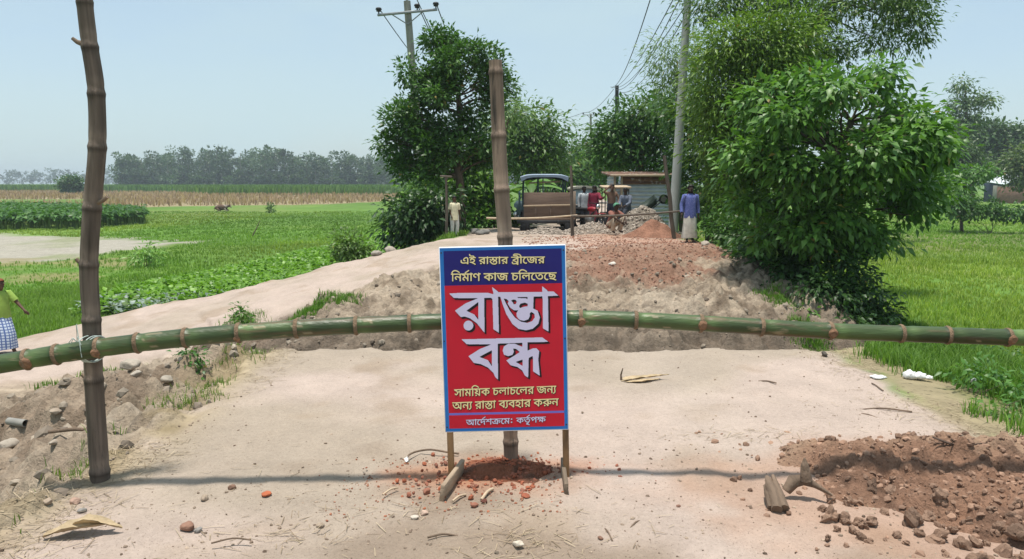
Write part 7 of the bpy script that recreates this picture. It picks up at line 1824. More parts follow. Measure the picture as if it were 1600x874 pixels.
def build_litter():
    p = gp(120, 838)
    t = empty('dry_sheath', (p.x, p.y, 0), 'curled tan bamboo sheath lying at the lower left of the road', 'dry leaf')
    mb = MB(); sheet_strip(mb, [(-.14, -.03, .012), (-.04, .0, .03), (.06, .03, .035), (.13, .09, .02)], [.012, .05, .045, .004], .6); mb.build('blade', MAT_DRYLEAF, t)
    mb = MB(); sheet_strip(mb, [(-.06, .05, .012), (.0, .045, .045), (.08, .05, .04), (.19, .05, .02)], [.01, .03, .025, .003], .9); mb.build('blade', MAT_DRYLEAF, t)
    p = gp(985, 599)
    t = empty('dry_leaves', (p.x, p.y, 0), 'pale dry leaves with an upright broken stalk on the road behind the sign', 'dry leaf')
    for q in ([(-.08, 0, .015), (.05, .02, .035), (.2, .05, .045), (.34, .1, .05)], [(-.06, -.02, .01), (.08, -.03, .02), (.25, .03, .03)], [(-.09, .03, .01), (.0, .07, .02), (.14, .12, .03)]):
        mb = MB(); sheet_strip(mb, q, [.008, .03, .024, .002], .5); mb.build('blade', MAT_DRYLEAF, t)
    mb = MB(); tube(mb, [(-.07, .03, 0), (-.075, .035, .06), (-.06, .03, .12)], [.012, .008, .004], 6); mb.build('stalk', MAT_DRIFT, t)
    # cord with a white end
    p = gp(665, 712)
    t = empty('cord', (p.x, p.y, 0), 'thin grey cord with a frayed white end behind the left sign leg', 'cord')
    mb = MB(); tube(mb, polyline([(-.1, -.07, .012), (-.095, -.02, .014), (-.05, .02, .02), (.03, .02, .03), (.12, .01, .02), (.2, .0, .012)], .01), .006, 7); mb.build('strand', MAT_DRIFT, t)
    mb = MB(); sheet_strip(mb, [(-.1, -.06, .014), (-.105, -.1, .012), (-.095, -.13, .01)], [.006, .012, .008], .3); mb.build('frayed_end', MAT_LITTER, t)
    # twigs
    for x0, y0, x1, y1, r, lb in ((1340, 642, 1425, 645, .006, 'long thin twig on the right of the road before the verge'), (1346, 648, 1372, 656, .006, 'short dark twig below the long thin twig'),
                                  (1185, 597, 1213, 600, .006, 'small straight twig on the road right of the dry leaves'), (945, 828, 957, 848, .004, 'thin dark twig pointing to the bottom edge right of the sign'),
                                  (985, 827, 1002, 816, .004, 'bent twig near the bottom right of the sign'), (707, 785, 728, 775, .006, 'light splinter of wood in the brick dust by the left foot plank'),
                                  (752, 783, 770, 766, .009, 'light splinter of wood lying on the brick dust mound'), (330, 851, 392, 846, .004, 'thin dry stem at the lower left'), (668, 842, 715, 840, .005, 'flat dry stem below the red brick dust'),
                                  (1362, 600, 1380, 612, .005, 'curved twig at the edge of the right verge'), (598, 775, 622, 764, .005, 'pale splinter on the left of the red brick dust')):
        a, b = gp(x0, y0), gp(x1, y1)
        m_ = (a + b) / 2 + Vector((0, (b - a).length * .12, .004))
        mb = MB(); tube(mb, polyline([a - m_ + Vector((0, 0, .006)), Vector((0, 0, .008)), b - m_ + Vector((0, 0, .007))], .02), [r] * 1, 6)
        o = mb.build('twig', MAT_DRIFT if 'light' not in lb and 'pale' not in lb else MAT_PALEWOOD, None, loc=m_)
        tag(o, lb, 'twig')
    # stump and root beside the heap
    p = gp(1218, 800)
    t = empty('wood_stump', (p.x, p.y, 0), 'split grey stump of old bamboo lying at the left end of the soil heap', 'stump')
    for k, (x0, y0, x1, y1, z1, w) in enumerate(((-.02, -.02, .0, .2, .1, .03), (.015, -.01, .03, .2, .11, .024), (-.045, .0, -.02, .17, .07, .016))):
        mb = MB(); tube(mb, [(x0, y0, .02), ((x0 + x1) / 2, (y0 + y1) / 2, .035 + z1 * .35), (x1, y1, z1)], [w * 1.15, w, w * .45], 8, True, wob=.45); mb.build('splinter', MAT_DRIFT, t)
    p = gp(1262, 772, .05)
    t = empty('root', (p.x, p.y, .06), 'dark torn root sticking up from the left end of the soil heap', 'root')
    mb = MB(); tube(mb, [(-.09, .05, -.02), (-.05, .06, .03), (.0, .05, .045), (.05, .03, .02), (.12, -.02, -.01)], [.02, .032, .026, .016, .006], 9, True, wob=.8)
    mb.build('root_body', MAT_DRIFT, t)
    mb = MB(); tube(mb, [(.0, .03, .05), (-.01, .03, .13), (-.012, .035, .17)], [.03, .02, .004], 7, True, wob=.3); mb.build('root_spike', MAT_DRIFT, t)
    p = gp(1495, 700, .12)
    mb = MB()
    for k in range(16):
        d = rng.normal(size=3) * [.11, .05, .02] + [0, 0, .03]
        tube(mb, [(rng.normal() * .02, rng.normal() * .02, 0), tuple(d * .6), tuple(d)], [.007, .005, .002], 5)
    o = mb.build('dead_twigs', M('dark_twigs', (.09, .06, .045), .9), None, loc=(p.x, p.y, .13))
    tag(o, 'tangle of dark dead twigs on top of the soil heap', 'twigs')
    # white litter on the verge
    p = BAG; z = p.z + .01
    mb = MB()
    for q, r in (((-.05, 0, .02), (.055, .04, .04)), ((.03, -.01, .015), (.06, .035, .03)), ((.1, -.03, .005), (.035, .02, .018))):
        v, f = ICO[3]; n = fbm(v[:, 0] * 2, v[:, 1] * 2 + v[:, 2], 2, 3, 140)
        mb.add(v * (1 + .3 * n)[:, None] * r + q, f)
    o = mb.build('plastic_litter', MAT_LITTER, None, loc=(p.x, p.y, z + .01)); tag(o, 'crumpled white plastic bag in the grass of the right verge', 'litter')
    p = hit(1372, 592); z = p.z
    mb = MB(); v, f = ICO[3]; n = fbm(v[:, 0] * 2, v[:, 1] * 2 + v[:, 2], 2, 3, 141); mb.add(v * (1 + .3 * n)[:, None] * (.065, .05, .012), f)
    o = mb.build('paper_litter', MAT_LITTER, None, loc=(p.x, p.y, z + .01)); tag(o, 'flat white scrap lying on the road left of the plastic bag', 'litter')
    p = hit(1521, 608); z = p.z
    mb = MB(); v, f = ICO[2]; n = fbm(v[:, 0] * 2, v[:, 1] * 2 + v[:, 2], 2, 3, 142); mb.add(v * (1 + .4 * n)[:, None] * (.025, .02, .03), f)
    o = mb.build('paper_litter', MAT_LITTER, None, loc=(p.x, p.y, z + .06)); tag(o, 'small white scrap caught in the grass right of the plastic bag', 'litter')


build_stones()
build_litter()


# ------------------------------------------------------------------ poles, wires, barrier
def pole(label, base, top, r0, r1, group='power poles along the road', mat=None, sides=10, cross=None, mast=None):
    t = empty('utility_pole', base, label, 'utility pole', group)
    b = np.array(tuple(base)); d = np.array(tuple(top)) - b
    mb = MB(); tube(mb, [-d * .03, d * .33, d * .66, d], [r0 * 1.02, r0 + (r1 - r0) * .33, r0 + (r1 - r0) * .66, r1], sides, True)
    mb.build('shaft', mat or MAT_CONC, t)
    ends = []
    if cross:
        f, half, tilt = cross
        c = d * f
        mb = MB(); box(mb, c + [0, -r1 - .05, 0], (half * 2, .09, .1), rotm(0, tilt, 0), .01)
        mb.build('crossarm', MAT_STEEL, t)
        for s in (-1, 1):
            mb = MB(); tube(mb, [c + [s * half * .55, -r1 - .05, -s * half * .55 * math.sin(tilt)], c + [0, -r1 - .02, -.5]], .025, 5); mb.build('brace', MAT_STEEL, t)
        for s in (-.95, .33, .95):
            q = c + [s * half, -r1 - .05, .05 - s * half * math.sin(tilt)]
            mb = MB()
            tube(mb, [q, q + [0, 0, .08], q + [0, 0, .1], q + [0, 0, .16], q + [0, 0, .17], q + [0, 0, .24], q + [0, 0, .27]], [.03, .03, .11, .1, .14, .12, .04], 10)
            mb.build('insulator', MAT_DARK, t); ends.append(q + b + [0, 0, .25])
    if mast is not None:
        mb = MB(); tube(mb, [d, d + mast], .045, 6); mb.build('mast', MAT_STEEL, t); ends.append(b + d + mast)
    return ends


def wire(label, a, b, sag, r=.012):
    r *= 1.7
    a, b = np.array(tuple(a)), np.array(tuple(b))
    s = np.linspace(0, 1, 22)[:, None]
    P = a + (b - a) * s; P[:, 2] -= (4 * s * (1 - s))[:, 0] * sag
    mb = MB(); tube(mb, P - a, r, 4, False)
    o = mb.build('overhead_wire', MAT_DARK, None, loc=tuple(a)); tag(o, label, 'wire', 'overhead power wires')


def build_poles():
    Y = 34.0
    e1 = pole('grey pole with a crossarm and three insulators behind the fruit tree', gpx(668, Y), at(636, 2, Y), .2, .15, cross=(.955, 1.3, -.09), mast=np.array([-.12, 0, 1.3]), mat=MAT_CONCD)
    Y = 25.0
    b = at(1052, 345, Y); b = Vector((b.x, Y, zat(b.x, Y)))
    e2 = pole('tall pale concrete pole leaning to the right beside the tin shed', b, at(1078, -60, Y), .165, .11, cross=(.985, .9, .0))
    Y = 72.0
    e3 = pole('dark distant pole rising out of the trees behind the shed', gpx(961, Y), at(964, 134, Y), .2, .17, mat=MAT_DARK)
    t3 = at(964, 136, Y)
    Y = 105.0
    e4 = pole('small distant pole with a crossarm over the end of the road', gpx(922, Y), at(923, 178, Y), .2, .14, cross=(.985, 1.1, 0), mat=MAT_CONCD)
    Y = 62.0
    e5 = pole('thin grey pole half hidden behind the centre post', gpx(763, Y), at(757, 178, Y), .2, .15, mat=MAT_CONCD)
    t5 = at(757, 180, Y)
    for k, q in enumerate((e1[0], e1[1], e1[2])):
        wire('overhead wire running from the left pole towards the thin grey pole', q, t5 + Vector((-.5 + .5 * k, 0, 0)), .8, .014)
    wire('overhead wire from the mast of the left pole', e1[3], t5 + Vector((0, 0, .3)), .9, .014)
    for k, (q, dz) in enumerate(((e2[0], 0), (e2[1], .25), (e2[2], .5))):
        wire('overhead wire sloping from the leaning concrete pole down to the dark distant pole', q, t3 + Vector((-.6 + .5 * k, 0, -dz)), 1.2, .013)
    for k in range(2):
        wire('overhead wire passing over the road towards the dark distant pole', (2.0 + .7 * k, -12, 9.4), t3 + Vector((-.5 + .3 * k, 0, -.1)), 2.3, .011)
    for k in range(2):
        wire('fine overhead wire between the two distant poles', t3 + Vector((-.3 + .4 * k, 0, -.2)), e4[k * 2], .6, .016)
    wire('fine overhead wire between the thin grey pole and the far crossarm pole', t5, e4[0], .8, .016)


def stick_post(label, x, Y, ytop, xtop, r, mat, name='wooden_post', parts=None):
    b = gpx(x, Y); tp = at(xtop, ytop, Y)
    d = np.array(tuple(tp - b))
    t = empty(name, b, label, 'post')
    mb = MB(); tube(mb, [d * -.05, d * .25 + rng.normal(size=3) * .012, d * .5 + rng.normal(size=3) * .015, d * .75 + rng.normal(size=3) * .012, d], [r * 1.1, r, r * .95, r * .9, r * .8], 8, True, wob=.15)
    mb.build('shaft', mat, t)
    return t, d


def build_barrier():
    Y = 23.6
    t, d = stick_post('wooden post topped by a short crosspiece beside the boy', 698, Y - .2, 277, 697, .045, MAT_OLDW, 'wooden_post')
    mb = MB(); box(mb, d + [0, 0, .02], (.36, .09, .06), rotm(0, .05, 0), .01); mb.build('crosspiece', MAT_OLDW, t)
    stick_post('thin dark bamboo post in front of the truck tailgate', 894, Y, 259, 892, .05, MAT_OLDW, 'barrier_post')
    stick_post('thin leaning bamboo post in front of the concrete pole', 1052, 22.6, 243, 1038, .06, MAT_OLDW, 'barrier_post')
    for lab, a, b, r, m in (('pale thin bamboo rail across the road in front of the truck', at(760, 341, Y - .05), at(902, 336.5, Y - .1), .032, MAT_PALEWOOD),
                            ('dark bamboo rail across the road in front of the rubble', at(893, 338, Y - .15), at(1064, 330, 22.4), .036, MAT_OLDW)):
        c = (a + b) / 2
        mb = MB(); P = np.array([tuple(a + (b - a) * s - c) for s in np.linspace(0, 1, 12)]); P[:, 2] -= .05 * np.sin(np.linspace(0, np.pi, 12)); tube(mb, P, np.linspace(r, r * .8, 12), 8, wob=.08)
        tag(mb.build('barrier_rail', m, None, loc=c), lab, 'rail')


MAT_OLDW = M('old_wood', (.125, .10, .08), .9, .35, 10, .4, 50, stretch=(1, 1, .3))
build_poles()
build_barrier()


# ------------------------------------------------------------------ shed, truck, carts
def corrugated(mb, o, ux, uz, w, h, n, amp):
    """sheet with horizontal ribs: ux, uz unit vectors, rib profile along uz"""
    ux, uz = np.array(ux, float), np.array(uz, float); nn = np.cross(ux, uz)
    s = np.linspace(0, h, n * 8 + 1); q = amp * np.sin(s / h * n * 2 * np.pi)
    a = np.array(o) + uz * s[:, None] + nn * q[:, None]
    V = np.concatenate([a, a + ux * w]); k = np.arange(len(s) - 1); m = len(s)
    mb.add(V, np.stack([k, k + m, k + m + 1, k + 1], 1))


def build_shed():
    Y = 31.0
    a = at(960, 345, Y); b = at(1052, 345, Y); z0 = zat(a.x, Y) - .1
    w = b.x - a.x; h = at(960, 276, Y).z - z0
    t = empty('tin_shed', ((a.x + b.x) / 2, Y, z0), 'low shed of corrugated tin sheets with a rusty roof beside the road', 'shed')
    x0 = -w / 2
    mb = MB(); corrugated(mb, (x0, 0, 0), (1, 0, 0), (0, 0, 1), w, h * .86, 12, .034); mb.build('wall', MAT_TIN, t)
    mb = MB(); corrugated(mb, (x0 + .3, -.05, h * .85), (1, 0, 0), (0, 0, 1), w - .3, h * .15, 2, .02); mb.build('wall', MAT_RUST, t)
    mb = MB(); corrugated(mb, (x0, 2.6, 0), (0, -1, 0), (0, 0, 1), 2.55, h, 15, .018); mb.build('wall', MAT_TIN, t)
    mb = MB(); corrugated(mb, (-x0, 0, 0), (0, 1, 0), (0, 0, 1), 2.6, h, 15, .018); mb.build('wall', MAT_TIN, t)
    for px_ in (x0 - .02, x0 + .26, -x0 - .05):
        mb = MB(); box(mb, (px_, -.05, h / 2), (.09, .08, h), None, .01); mb.build('post', MAT_PALEWOOD, t)
    mb = MB()
    for k in range(14):
        xx = x0 - .2 + (w + .4) * k / 13
        tube(mb, [(xx, -.28, h + .03), (xx, 2.8, h + .2)], .05, 6)
    box(mb, (0, 1.25, h + .12), (w + .5, 3.1, .05), rotm(R(3.2), 0, 0), .01)
    rf = mb.build('roof', MAT_RUST, t)
    mb = MB(); box(mb, (0, -.32, h + .04), (w + .46, .04, .08), None, .01); mb.build('fascia', MAT_PALEWOOD, rf)


def wheel(parent, c, r, wd, axis_x=True, spokes=0, name='wheel'):
    mb = MB(); a = np.linspace(0, 2 * np.pi, 24, endpoint=False)
    prof = [(r * .66, -wd * .42), (r * .9, -wd * .5), (r, -wd * .3), (r, wd * .3), (r * .9, wd * .5), (r * .66, wd * .42)]
    rings = [np.stack([np.full(24, p[1]), np.cos(a) * p[0], np.sin(a) * p[0]], 1) for p in prof]
    if not axis_x: rings = [q[:, [1, 0, 2]] for q in rings]
    loft(mb, [q + np.array(c) for q in rings], None, 0, False)
    k = np.arange(24); k2 = (k + 1) % 24
    o = mb.build(name, MAT_RUBBER, parent)
    mb = MB()
    ax = np.array([1, 0, 0]) if axis_x else np.array([0, 1, 0])
    if spokes:
        for q in range(spokes):
            th = q / spokes * 2 * np.pi
            e = np.array([0, np.cos(th), np.sin(th)]) if axis_x else np.array([np.cos(th), 0, np.sin(th)])
            tube(mb, [np.array(c), np.array(c) + e * r * .68], .008, 4)
        tube(mb, [np.array(c) - ax * wd * .7, np.array(c) + ax * wd * .7], .04, 8)
    else:
        tube(mb, [np.array(c) - ax * wd * .35, np.array(c) - ax * wd * .1, np.array(c) + ax * wd * .1, np.array(c) + ax * wd * .35], [r * .68, r * .6, r * .6, r * .68], 16)
    mb.build('rim', MAT_STEEL, o)
    return o


def build_truck():
    Y = 27.0
    c = at(855, 358, Y); z0 = zat(c.x, Y)
    t = empty('cargo_truck', (c.x, Y, z0), 'small old truck with a brown wooden cargo box and blue-grey canopy seen from behind', 'truck')
    W2 = .98
    zb, zt = at(855, 343, Y).z - z0, at(855, 301, Y).z - z0
    h = zt - zb
    mb = MB(); box(mb, (0, 0, zb + h / 2), (W2 * 2 - .28, .05, h), None, .006); tg = mb.build('tailgate', MAT_BOARD, t)
    mb = MB(); box(mb, (-.02, -.045, zb + h * .52), (W2 * 2 - .3, .04, .055), rotm(0, -.02, 0), .006); mb.build('batten', MAT_PALEWOOD, tg)
    for x in (-.42, .12):
        mb = MB(); box(mb, (x, -.036, zb + h * .25), (.06, .02, h * .5), None, .004); mb.build('batten', MAT_BOARD, tg)
    mb = MB(); box(mb, (W2 - .07, .02, zb + h * .52), (.2, .06, h * 1.05), None, .006); mb.build('corner_board', MAT_PLANK, t)
    for s in (-1, 1):
        mb = MB(); box(mb, (s * W2, 1.25, zb + h / 2), (.05, 2.4, h), None, .006); mb.build('side_board', MAT_BOARD if s > 0 else MAT_TEAL, t)
    mb = MB(); box(mb, (0, 1.2, zb), (W2 * 2, 2.5, .08), None, .006); mb.build('cargo_floor', MAT_BOARD, t)
    mb = MB(); box(mb, (-.05, 0, zb - .09), (W2 * 2 + .1, .12, .12), None, .01)
    for s in (-1, 1): box(mb, (s * .4, 1.9, zb - .1), (.1, 4, .14), None, .01)
    mb.build('chassis', MAT_DARK, t)
    for s in (-1, 1):
        wheel(t, (s * (W2 - .2), .35, .36), .38, .3); wheel(t, (s * (W2 - .2), 3.5, .36), .38, .22)
        mb = MB(); box(mb, (s * (W2 - .19), -.05, zb - .3), (.34, .02, .36), None, .004); mb.build('mud_flap', MAT_RUBBER, t)
    # cab with canopy
    zr = at(855, 273, Y).z - z0
    mb = MB(); box(mb, (-.08, 3.2, zb + .2), (2.2, 1.3, .75), None, .1); mb.build('cab_body', MAT_TEAL, t)
    mb = MB()
    for s in (-1, 1):
        for y in (2.55, 3.8):
            tube(mb, [(s * .84, y, zb + .4), (s * .8, y, zr - .05)], .035, 6)
    tube(mb, [(-.25, 2.55, zb + .4), (-.25, 2.55, zr - .05)], .04, 6)
    mb.build('cab_frame', MAT_TEAL, t)
    mb = MB(); n = 9; m = 5
    xs = np.linspace(-1, 1, n); ys = np.linspace(2.3, 4.1, m)
    rings = []
    for y in ys:
        zz = zr + .03 - .09 * np.abs(xs) ** 5 + .02 * np.sin(y * 5)
        up = np.stack([xs * .92, np.full(n, y), zz], 1)
        dn = np.stack([xs[::-1] * .9, np.full(n, y), zz[::-1] - .09 - .08 * np.abs(xs) ** 4], 1)
        rings.append(np.vstack([up, dn]))
    loft(mb, rings); mb.build('canopy', MAT_TARP, t)
    mb = MB(); tube(mb, [(-.6, 2.6, zr - .3), (.62, 2.6, zr - .24)], .035, 6); mb.build('crossbar', MAT_PALEWOOD, t)
    mb = MB()
    for z in (zb + .42, zr - .1): box(mb, (0, 3.9, z), (1.6, .05, .06), None, .01)
    for x in (-.8, 0, .8): box(mb, (x, 3.9, (zb + .42 + zr - .1) / 2), (.05, .05, zr - zb - .5), None, .01)
    mb.build('windscreen_frame', MAT_TARP, t)
    mb = MB(); a = np.linspace(0, 2 * np.pi, 24); tube(mb, np.stack([-.4 + .2 * np.cos(a), 3.5 + .08 * np.sin(a), zb + .62 + .12 * np.sin(a)], 1), .02, 6, False); mb.build('steering_wheel', MAT_DARK, t)
    mb = MB(); box(mb, (.1, 2.9, zb + .5), (1.3, .2, .3), None, .06); mb.build('seat', MAT_RUBBER, t)
    mb = MB(); ellipsoid(mb, (-1.12, .5, zb + .16), (.1, .08, .09)); tube(mb, [(-.95, .5, zb + .05), (-1.1, .52, zb + .15)], .03, 6); mb.build('lamp', MAT_CHROME, t)
    mb = MB(); box(mb, (.99, 3.9, zr - .15), (.12, .04, .2), None, .03); tube(mb, [(.84, 3.9, zr - .2), (.98, 3.9, zr - .15)], .015, 5); mb.build('mirror', MAT_DARK, t)


MAT_PLANK = M('grey_plank', (.25, .19, .145), .85, .25, 6, .3, 40, stretch=(1, 1, .2))
MAT_DKGREEN = M('dark_green_paint', (.03, .045, .035), .5, .3, 7)


def build_carts():
    Y = 31.5
    c = at(913, 350, Y); z0 = zat(c.x, Y)
    t = empty('auto_rickshaw', (c.x, Y, z0), 'three-wheeled taxi with a cream hood and bright windscreen behind the truck', 'auto rickshaw')
    zr = at(913, 291, Y).z - z0
    mb = MB(); n = 11; xs = np.linspace(-1, 1, n); rings = []
    for y in np.linspace(-.15, 1.7, 5):
        zz = zr - .09 * np.abs(xs) ** 4
        rings.append(np.vstack([np.stack([xs * .62, np.full(n, y), zz], 1), np.stack([xs[::-1] * .6, np.full(n, y), zz[::-1] - .1], 1)]))
    loft(mb, rings); mb.build('hood', MAT_CANVAS, t)
    for s in (-1, 1):
        for pts in ([(s * .5, -.05, .6), (s * .5, 0, zr - .08)], [(s * .56, 1.5, .4), (s * .56, 1.5, zr - .08)]):
            mb = MB(); tube(mb, pts, .03, 6); mb.build('hood_post', MAT_DARK, t)
    mb = MB(); box(mb, (0, -.03, .85), (1.0, .04, .05), None, .01); mb.build('dash_rail', MAT_DARK, t)
    mb = MB(); box(mb, (0, -.03, (.88 + zr - .1) / 2), (.94, .015, zr - .1 - .9), rotm(R(-6), 0, 0), .003); mb.build('windscreen', MAT_GLASS, t)
    mb = MB(); loft(mb, [np.array([[-.5, .1, z], [-.32, -.12, z], [0, -.2, z], [.32, -.12, z], [.5, .1, z]]) * [s, 1, 1] for z, s in ((.3, .8), (.5, 1), (.86, 1))]); mb.build('front_panel', MAT_TEAL, t)
    mb = MB(); box(mb, (0, .9, .42), (1.1, 1.4, .2), None, .04); box(mb, (0, 1.3, .65), (1.0, .5, .2), None, .05); mb.build('body', MAT_TEAL, t)
    mb = MB(); ellipsoid(mb, (0, -.24, .62), (.1, .06, .1)); mb.build('headlight', MAT_CHROME, t)
    wheel(t, (0, -.05, .24), .25, .1)
    for s in (-1, 1): wheel(t, (s * .5, 1.3, .24), .25, .1)
    # cycle van with a flat board roof
    Y = 28.6
    c = at(963, 350, Y); z0 = zat(c.x, Y)
    t = empty('cycle_van', (c.x, Y, z0), 'cycle van with a flat tan board roof parked in front of the tin shed', 'cycle van')
    zr = at(963, 292.5, Y).z - z0
    mb = MB(); box(mb, (0, .5, zr), (1.05, 1.3, .08), rotm(R(2), 0, 0), .02); mb.build('roof_board', MAT_PALEWOOD, t)
    mb = MB()
    for s in (-1, 1):
        for y in (-.05, 1.0): tube(mb, [(s * .44, y, .55), (s * .44, y, zr)], .022, 6)
    mb.build('roof_post', MAT_DARK, t)
    mb = MB(); box(mb, (0, .5, .58), (1.0, 1.3, .08), None, .01); mb.build('platform', MAT_BOARD, t)
    for s in (-1, 1): wheel(t, (s * .48, .6, .32), .33, .05, True, 12)
    mb = MB(); tube(mb, [(0, -.1, .5), (0, -.9, .5), (0, -1.2, .85)], .03, 6); tube(mb, [(-.28, -1.2, .9), (.28, -1.2, .9)], .02, 6); mb.build('cycle_frame', MAT_DARK, t)
    wheel(t, (0, -1.15, .32), .33, .05, True, 12)
    # motorcycle
    Y = 27.6
    c = at(921, 352, Y); z0 = zat(c.x, Y)
    t = empty('motorcycle', (c.x, Y, z0), 'red motorcycle parked behind the low rubble beside the truck', 'motorcycle', None, R(35))
    wheel(t, (0, -.62, .29), .3, .09, True, 8); wheel(t, (0, .62, .29), .3, .1, True, 8)
    mb = MB(); tube(mb, [(0, -.6, .3), (0, -.42, .75), (0, -.36, .95)], .03, 6); mb.build('fork', MAT_DARK, t)
    mb = MB(); tube(mb, [(-.33, -.33, 1.0), (0, -.38, .97), (.33, -.33, 1.0)], .018, 6); mb.build('handlebar', MAT_DARK, t)
    mb = MB(); tube(mb, [(0, -.4, .8), (0, .1, .4), (0, .62, .3)], .03, 6); tube(mb, [(0, -.3, .72), (0, .6, .68)], .03, 6); mb.build('frame', MAT_DARK, t)
    mb = MB(); ellipsoid(mb, (0, -.12, .76), (.1, .25, .1)); mb.build('fuel_tank', MAT_REDP, t)
    mb = MB(); box(mb, (0, .4, .76), (.24, .7, .1), None, .04); mb.build('seat', MAT_RUBBER, t)
    mb = MB(); box(mb, (0, 0, .4), (.26, .36, .3), None, .06); mb.build('engine', MAT_STEEL, t)
    mb = MB(); ellipsoid(mb, (0, -.46, .86), (.09, .07, .1)); mb.build('headlight', MAT_CHROME, t)
    mb = MB(); box(mb, (0, -.62, .62), (.12, .34, .03), rotm(0, 0, 0), .012); mb.build('mudguard', MAT_REDP, t)
    # tipped wheelbarrow on the stones
    Y = 26.9
    c = at(1012, 322, Y)
    t = empty('wheelbarrow', c, 'dark tipped wheelbarrow lying on top of the stone rubble pile', 'wheelbarrow', None, R(-20))
    t.rotation_euler = (R(20), R(-38), R(-10))
    mb = MB(); loft(mb, [np.array([[-.42, -.26, 0], [.42, -.2, 0], [.42, .2, 0], [-.42, .26, 0]]) * s + [0, 0, z] for s, z in ((.7, -.1), (1, .12), (.96, .12), (.66, -.07))]); mb.build('tray', MAT_DKGREEN, t)
    mb = MB()
    for s in (-1, 1): tube(mb, [(.5, s * .1, -.14), (-.3, s * .22, -.12), (-.85, s * .26, .05)], .02, 6)
    mb.build('handle', MAT_DARK, t)
    wheel(t, (.58, 0, -.16), .17, .07, False)


build_shed()
build_truck()
build_carts()


def heap(name, label, cat, cx, cY, rx, ry, h, col, mat, seed):
    xs = np.linspace(-1.4, 1.4, 70)
    X, Y = np.meshgrid(xs, xs)
    r = np.hypot(X, Y) + .22 * fbm(X, Y, 1.4, 3, seed)
    z = h * (1 - ss(0, 1.15, r)) * (1 + .18 * fbm(X, Y, 3, 3, seed + 1)) - .05 * ss(.9, 1.3, r)
    gx, gy = cx + X * rx, cY + Y * ry
    zz = z + zats(gx, gy)
    a = np.arange(X.size).reshape(X.shape)
    f = np.stack([a[:-1, :-1], a[:-1, 1:], a[1:, 1:], a[1:, :-1]], -1).reshape(-1, 4)
    mb = MB(); mb.add(np.stack([gx, gy, zz], -1).reshape(-1, 3), f, np.array(col) * (1 + .2 * fbm(X, Y, 5, 3, seed + 2)).reshape(-1, 1))
    tag(mb.build(name, mat), label, cat)
    return lambda n: (lambda u, v: np.stack([cx + u * rx, cY + v * ry, zats(cx + u * rx, cY + v * ry) + h * (1 - ss(0, 1.15, np.hypot(u, v) + .22 * fbm(u, v, 1.4, 3, seed))) * (1 + .18 * fbm(u, v, 3, 3, seed + 1))], 1))(rng.uniform(-1.1, 1.1, n), rng.uniform(-1.1, 1.1, n))


def build_rubble():
    p = at(1003, 352, 26.2)
    f = heap('rubble_heap', 'tall pile of grey broken stone in front of the tin shed', 'rubble pile', p.x, 26.4, 1.25, 1.0, .86, (.26, .22, .18), MAT_SOIL, 150)
    mb = MB(); P = f(1500); chunks(mb, P, .03 + .065 * rng.random(1500) ** 1.5, ((.21, .175, .145), (.45, .39, .33)))
    tag(mb.build('rubble', MAT_CHIP, smooth=False), 'broken grey stones heaped on the rubble pile', 'rubble', None, 'stuff')
    p = at(930, 355, 25.4)
    f = heap('rubble_heap', 'low spread of broken stone in front of the motorcycle', 'rubble pile', p.x, 25.4, 1.2, .7, .3, (.25, .2, .16), MAT_SOIL, 160)
    P1 = f(900)
    p = at(855, 360, 25.2)
    f = heap('rubble_heap', 'small low bank of broken stone behind the sign in front of the truck', 'rubble pile', p.x, 25.0, .85, .5, .16, (.26, .22, .18), MAT_SOIL, 170)
    P2 = f(500)
    mb = MB(); P = np.vstack([P1, P2]); chunks(mb, P, .025 + .06 * rng.random(1400) ** 1.5, ((.20, .165, .135), (.45, .38, .32)))
    tag(mb.build('rubble', MAT_CHIP, smooth=False), 'broken stones spread low across the far road', 'rubble', None, 'stuff')
    p = at(1020, 368, 23.4)
    f = heap('soil_heap', 'rounded heap of red soil at the foot of the leaning bamboo post', 'soil heap', p.x, 23.6, .95, .7, .5, (.27, .14, .095), MAT_SOIL, 180)
    for k, (x, y, r, lb) in enumerate(((742, 362, .17, 'grey lumpy cement sack, leftmost of those behind the centre post'), (757, 360, .16, 'grey cement sack close beside the centre post'), (750, 366, .13, 'small grey cement lump in front of the two sacks'))):
        p = gpx(x, 24.6 - k * .2)
        v, ff = rock(400 + k, 3, .3, (1.2, .8, .6))
        mb = MB(); mb.add(v * r, ff); o = mb.build('cement_sack', MAT_SACK, None, loc=(p.x, p.y, p.z + r * .45)); tag(o, lb, 'sack')
    for k, (x, Y, r, c, lb) in enumerate(((590, 21.0, .16, (.3, .26, .22), 'grey stone at the edge of the sandy track under the dark shrub'), (612, 21.4, .2, (.33, .28, .23), 'larger grey stone beside the track near the dark shrub'), (957, 17.3, .09, (.6, .55, .48), 'pale stone on the red patch of the far bank'), (1100, 19.6, .12, (.4, .34, .28), 'stone on the top edge of the far bank near the man'))):
        p = gpx(x, Y); v, ff = rock(420 + k, 3, .3); mb = MB(); mb.add(v * r, ff, np.array(c)); o = mb.build('stone', MAT_ROCK, None, loc=(p.x, p.y, p.z + r * .3)); tag(o, lb, 'stone')


build_rubble()


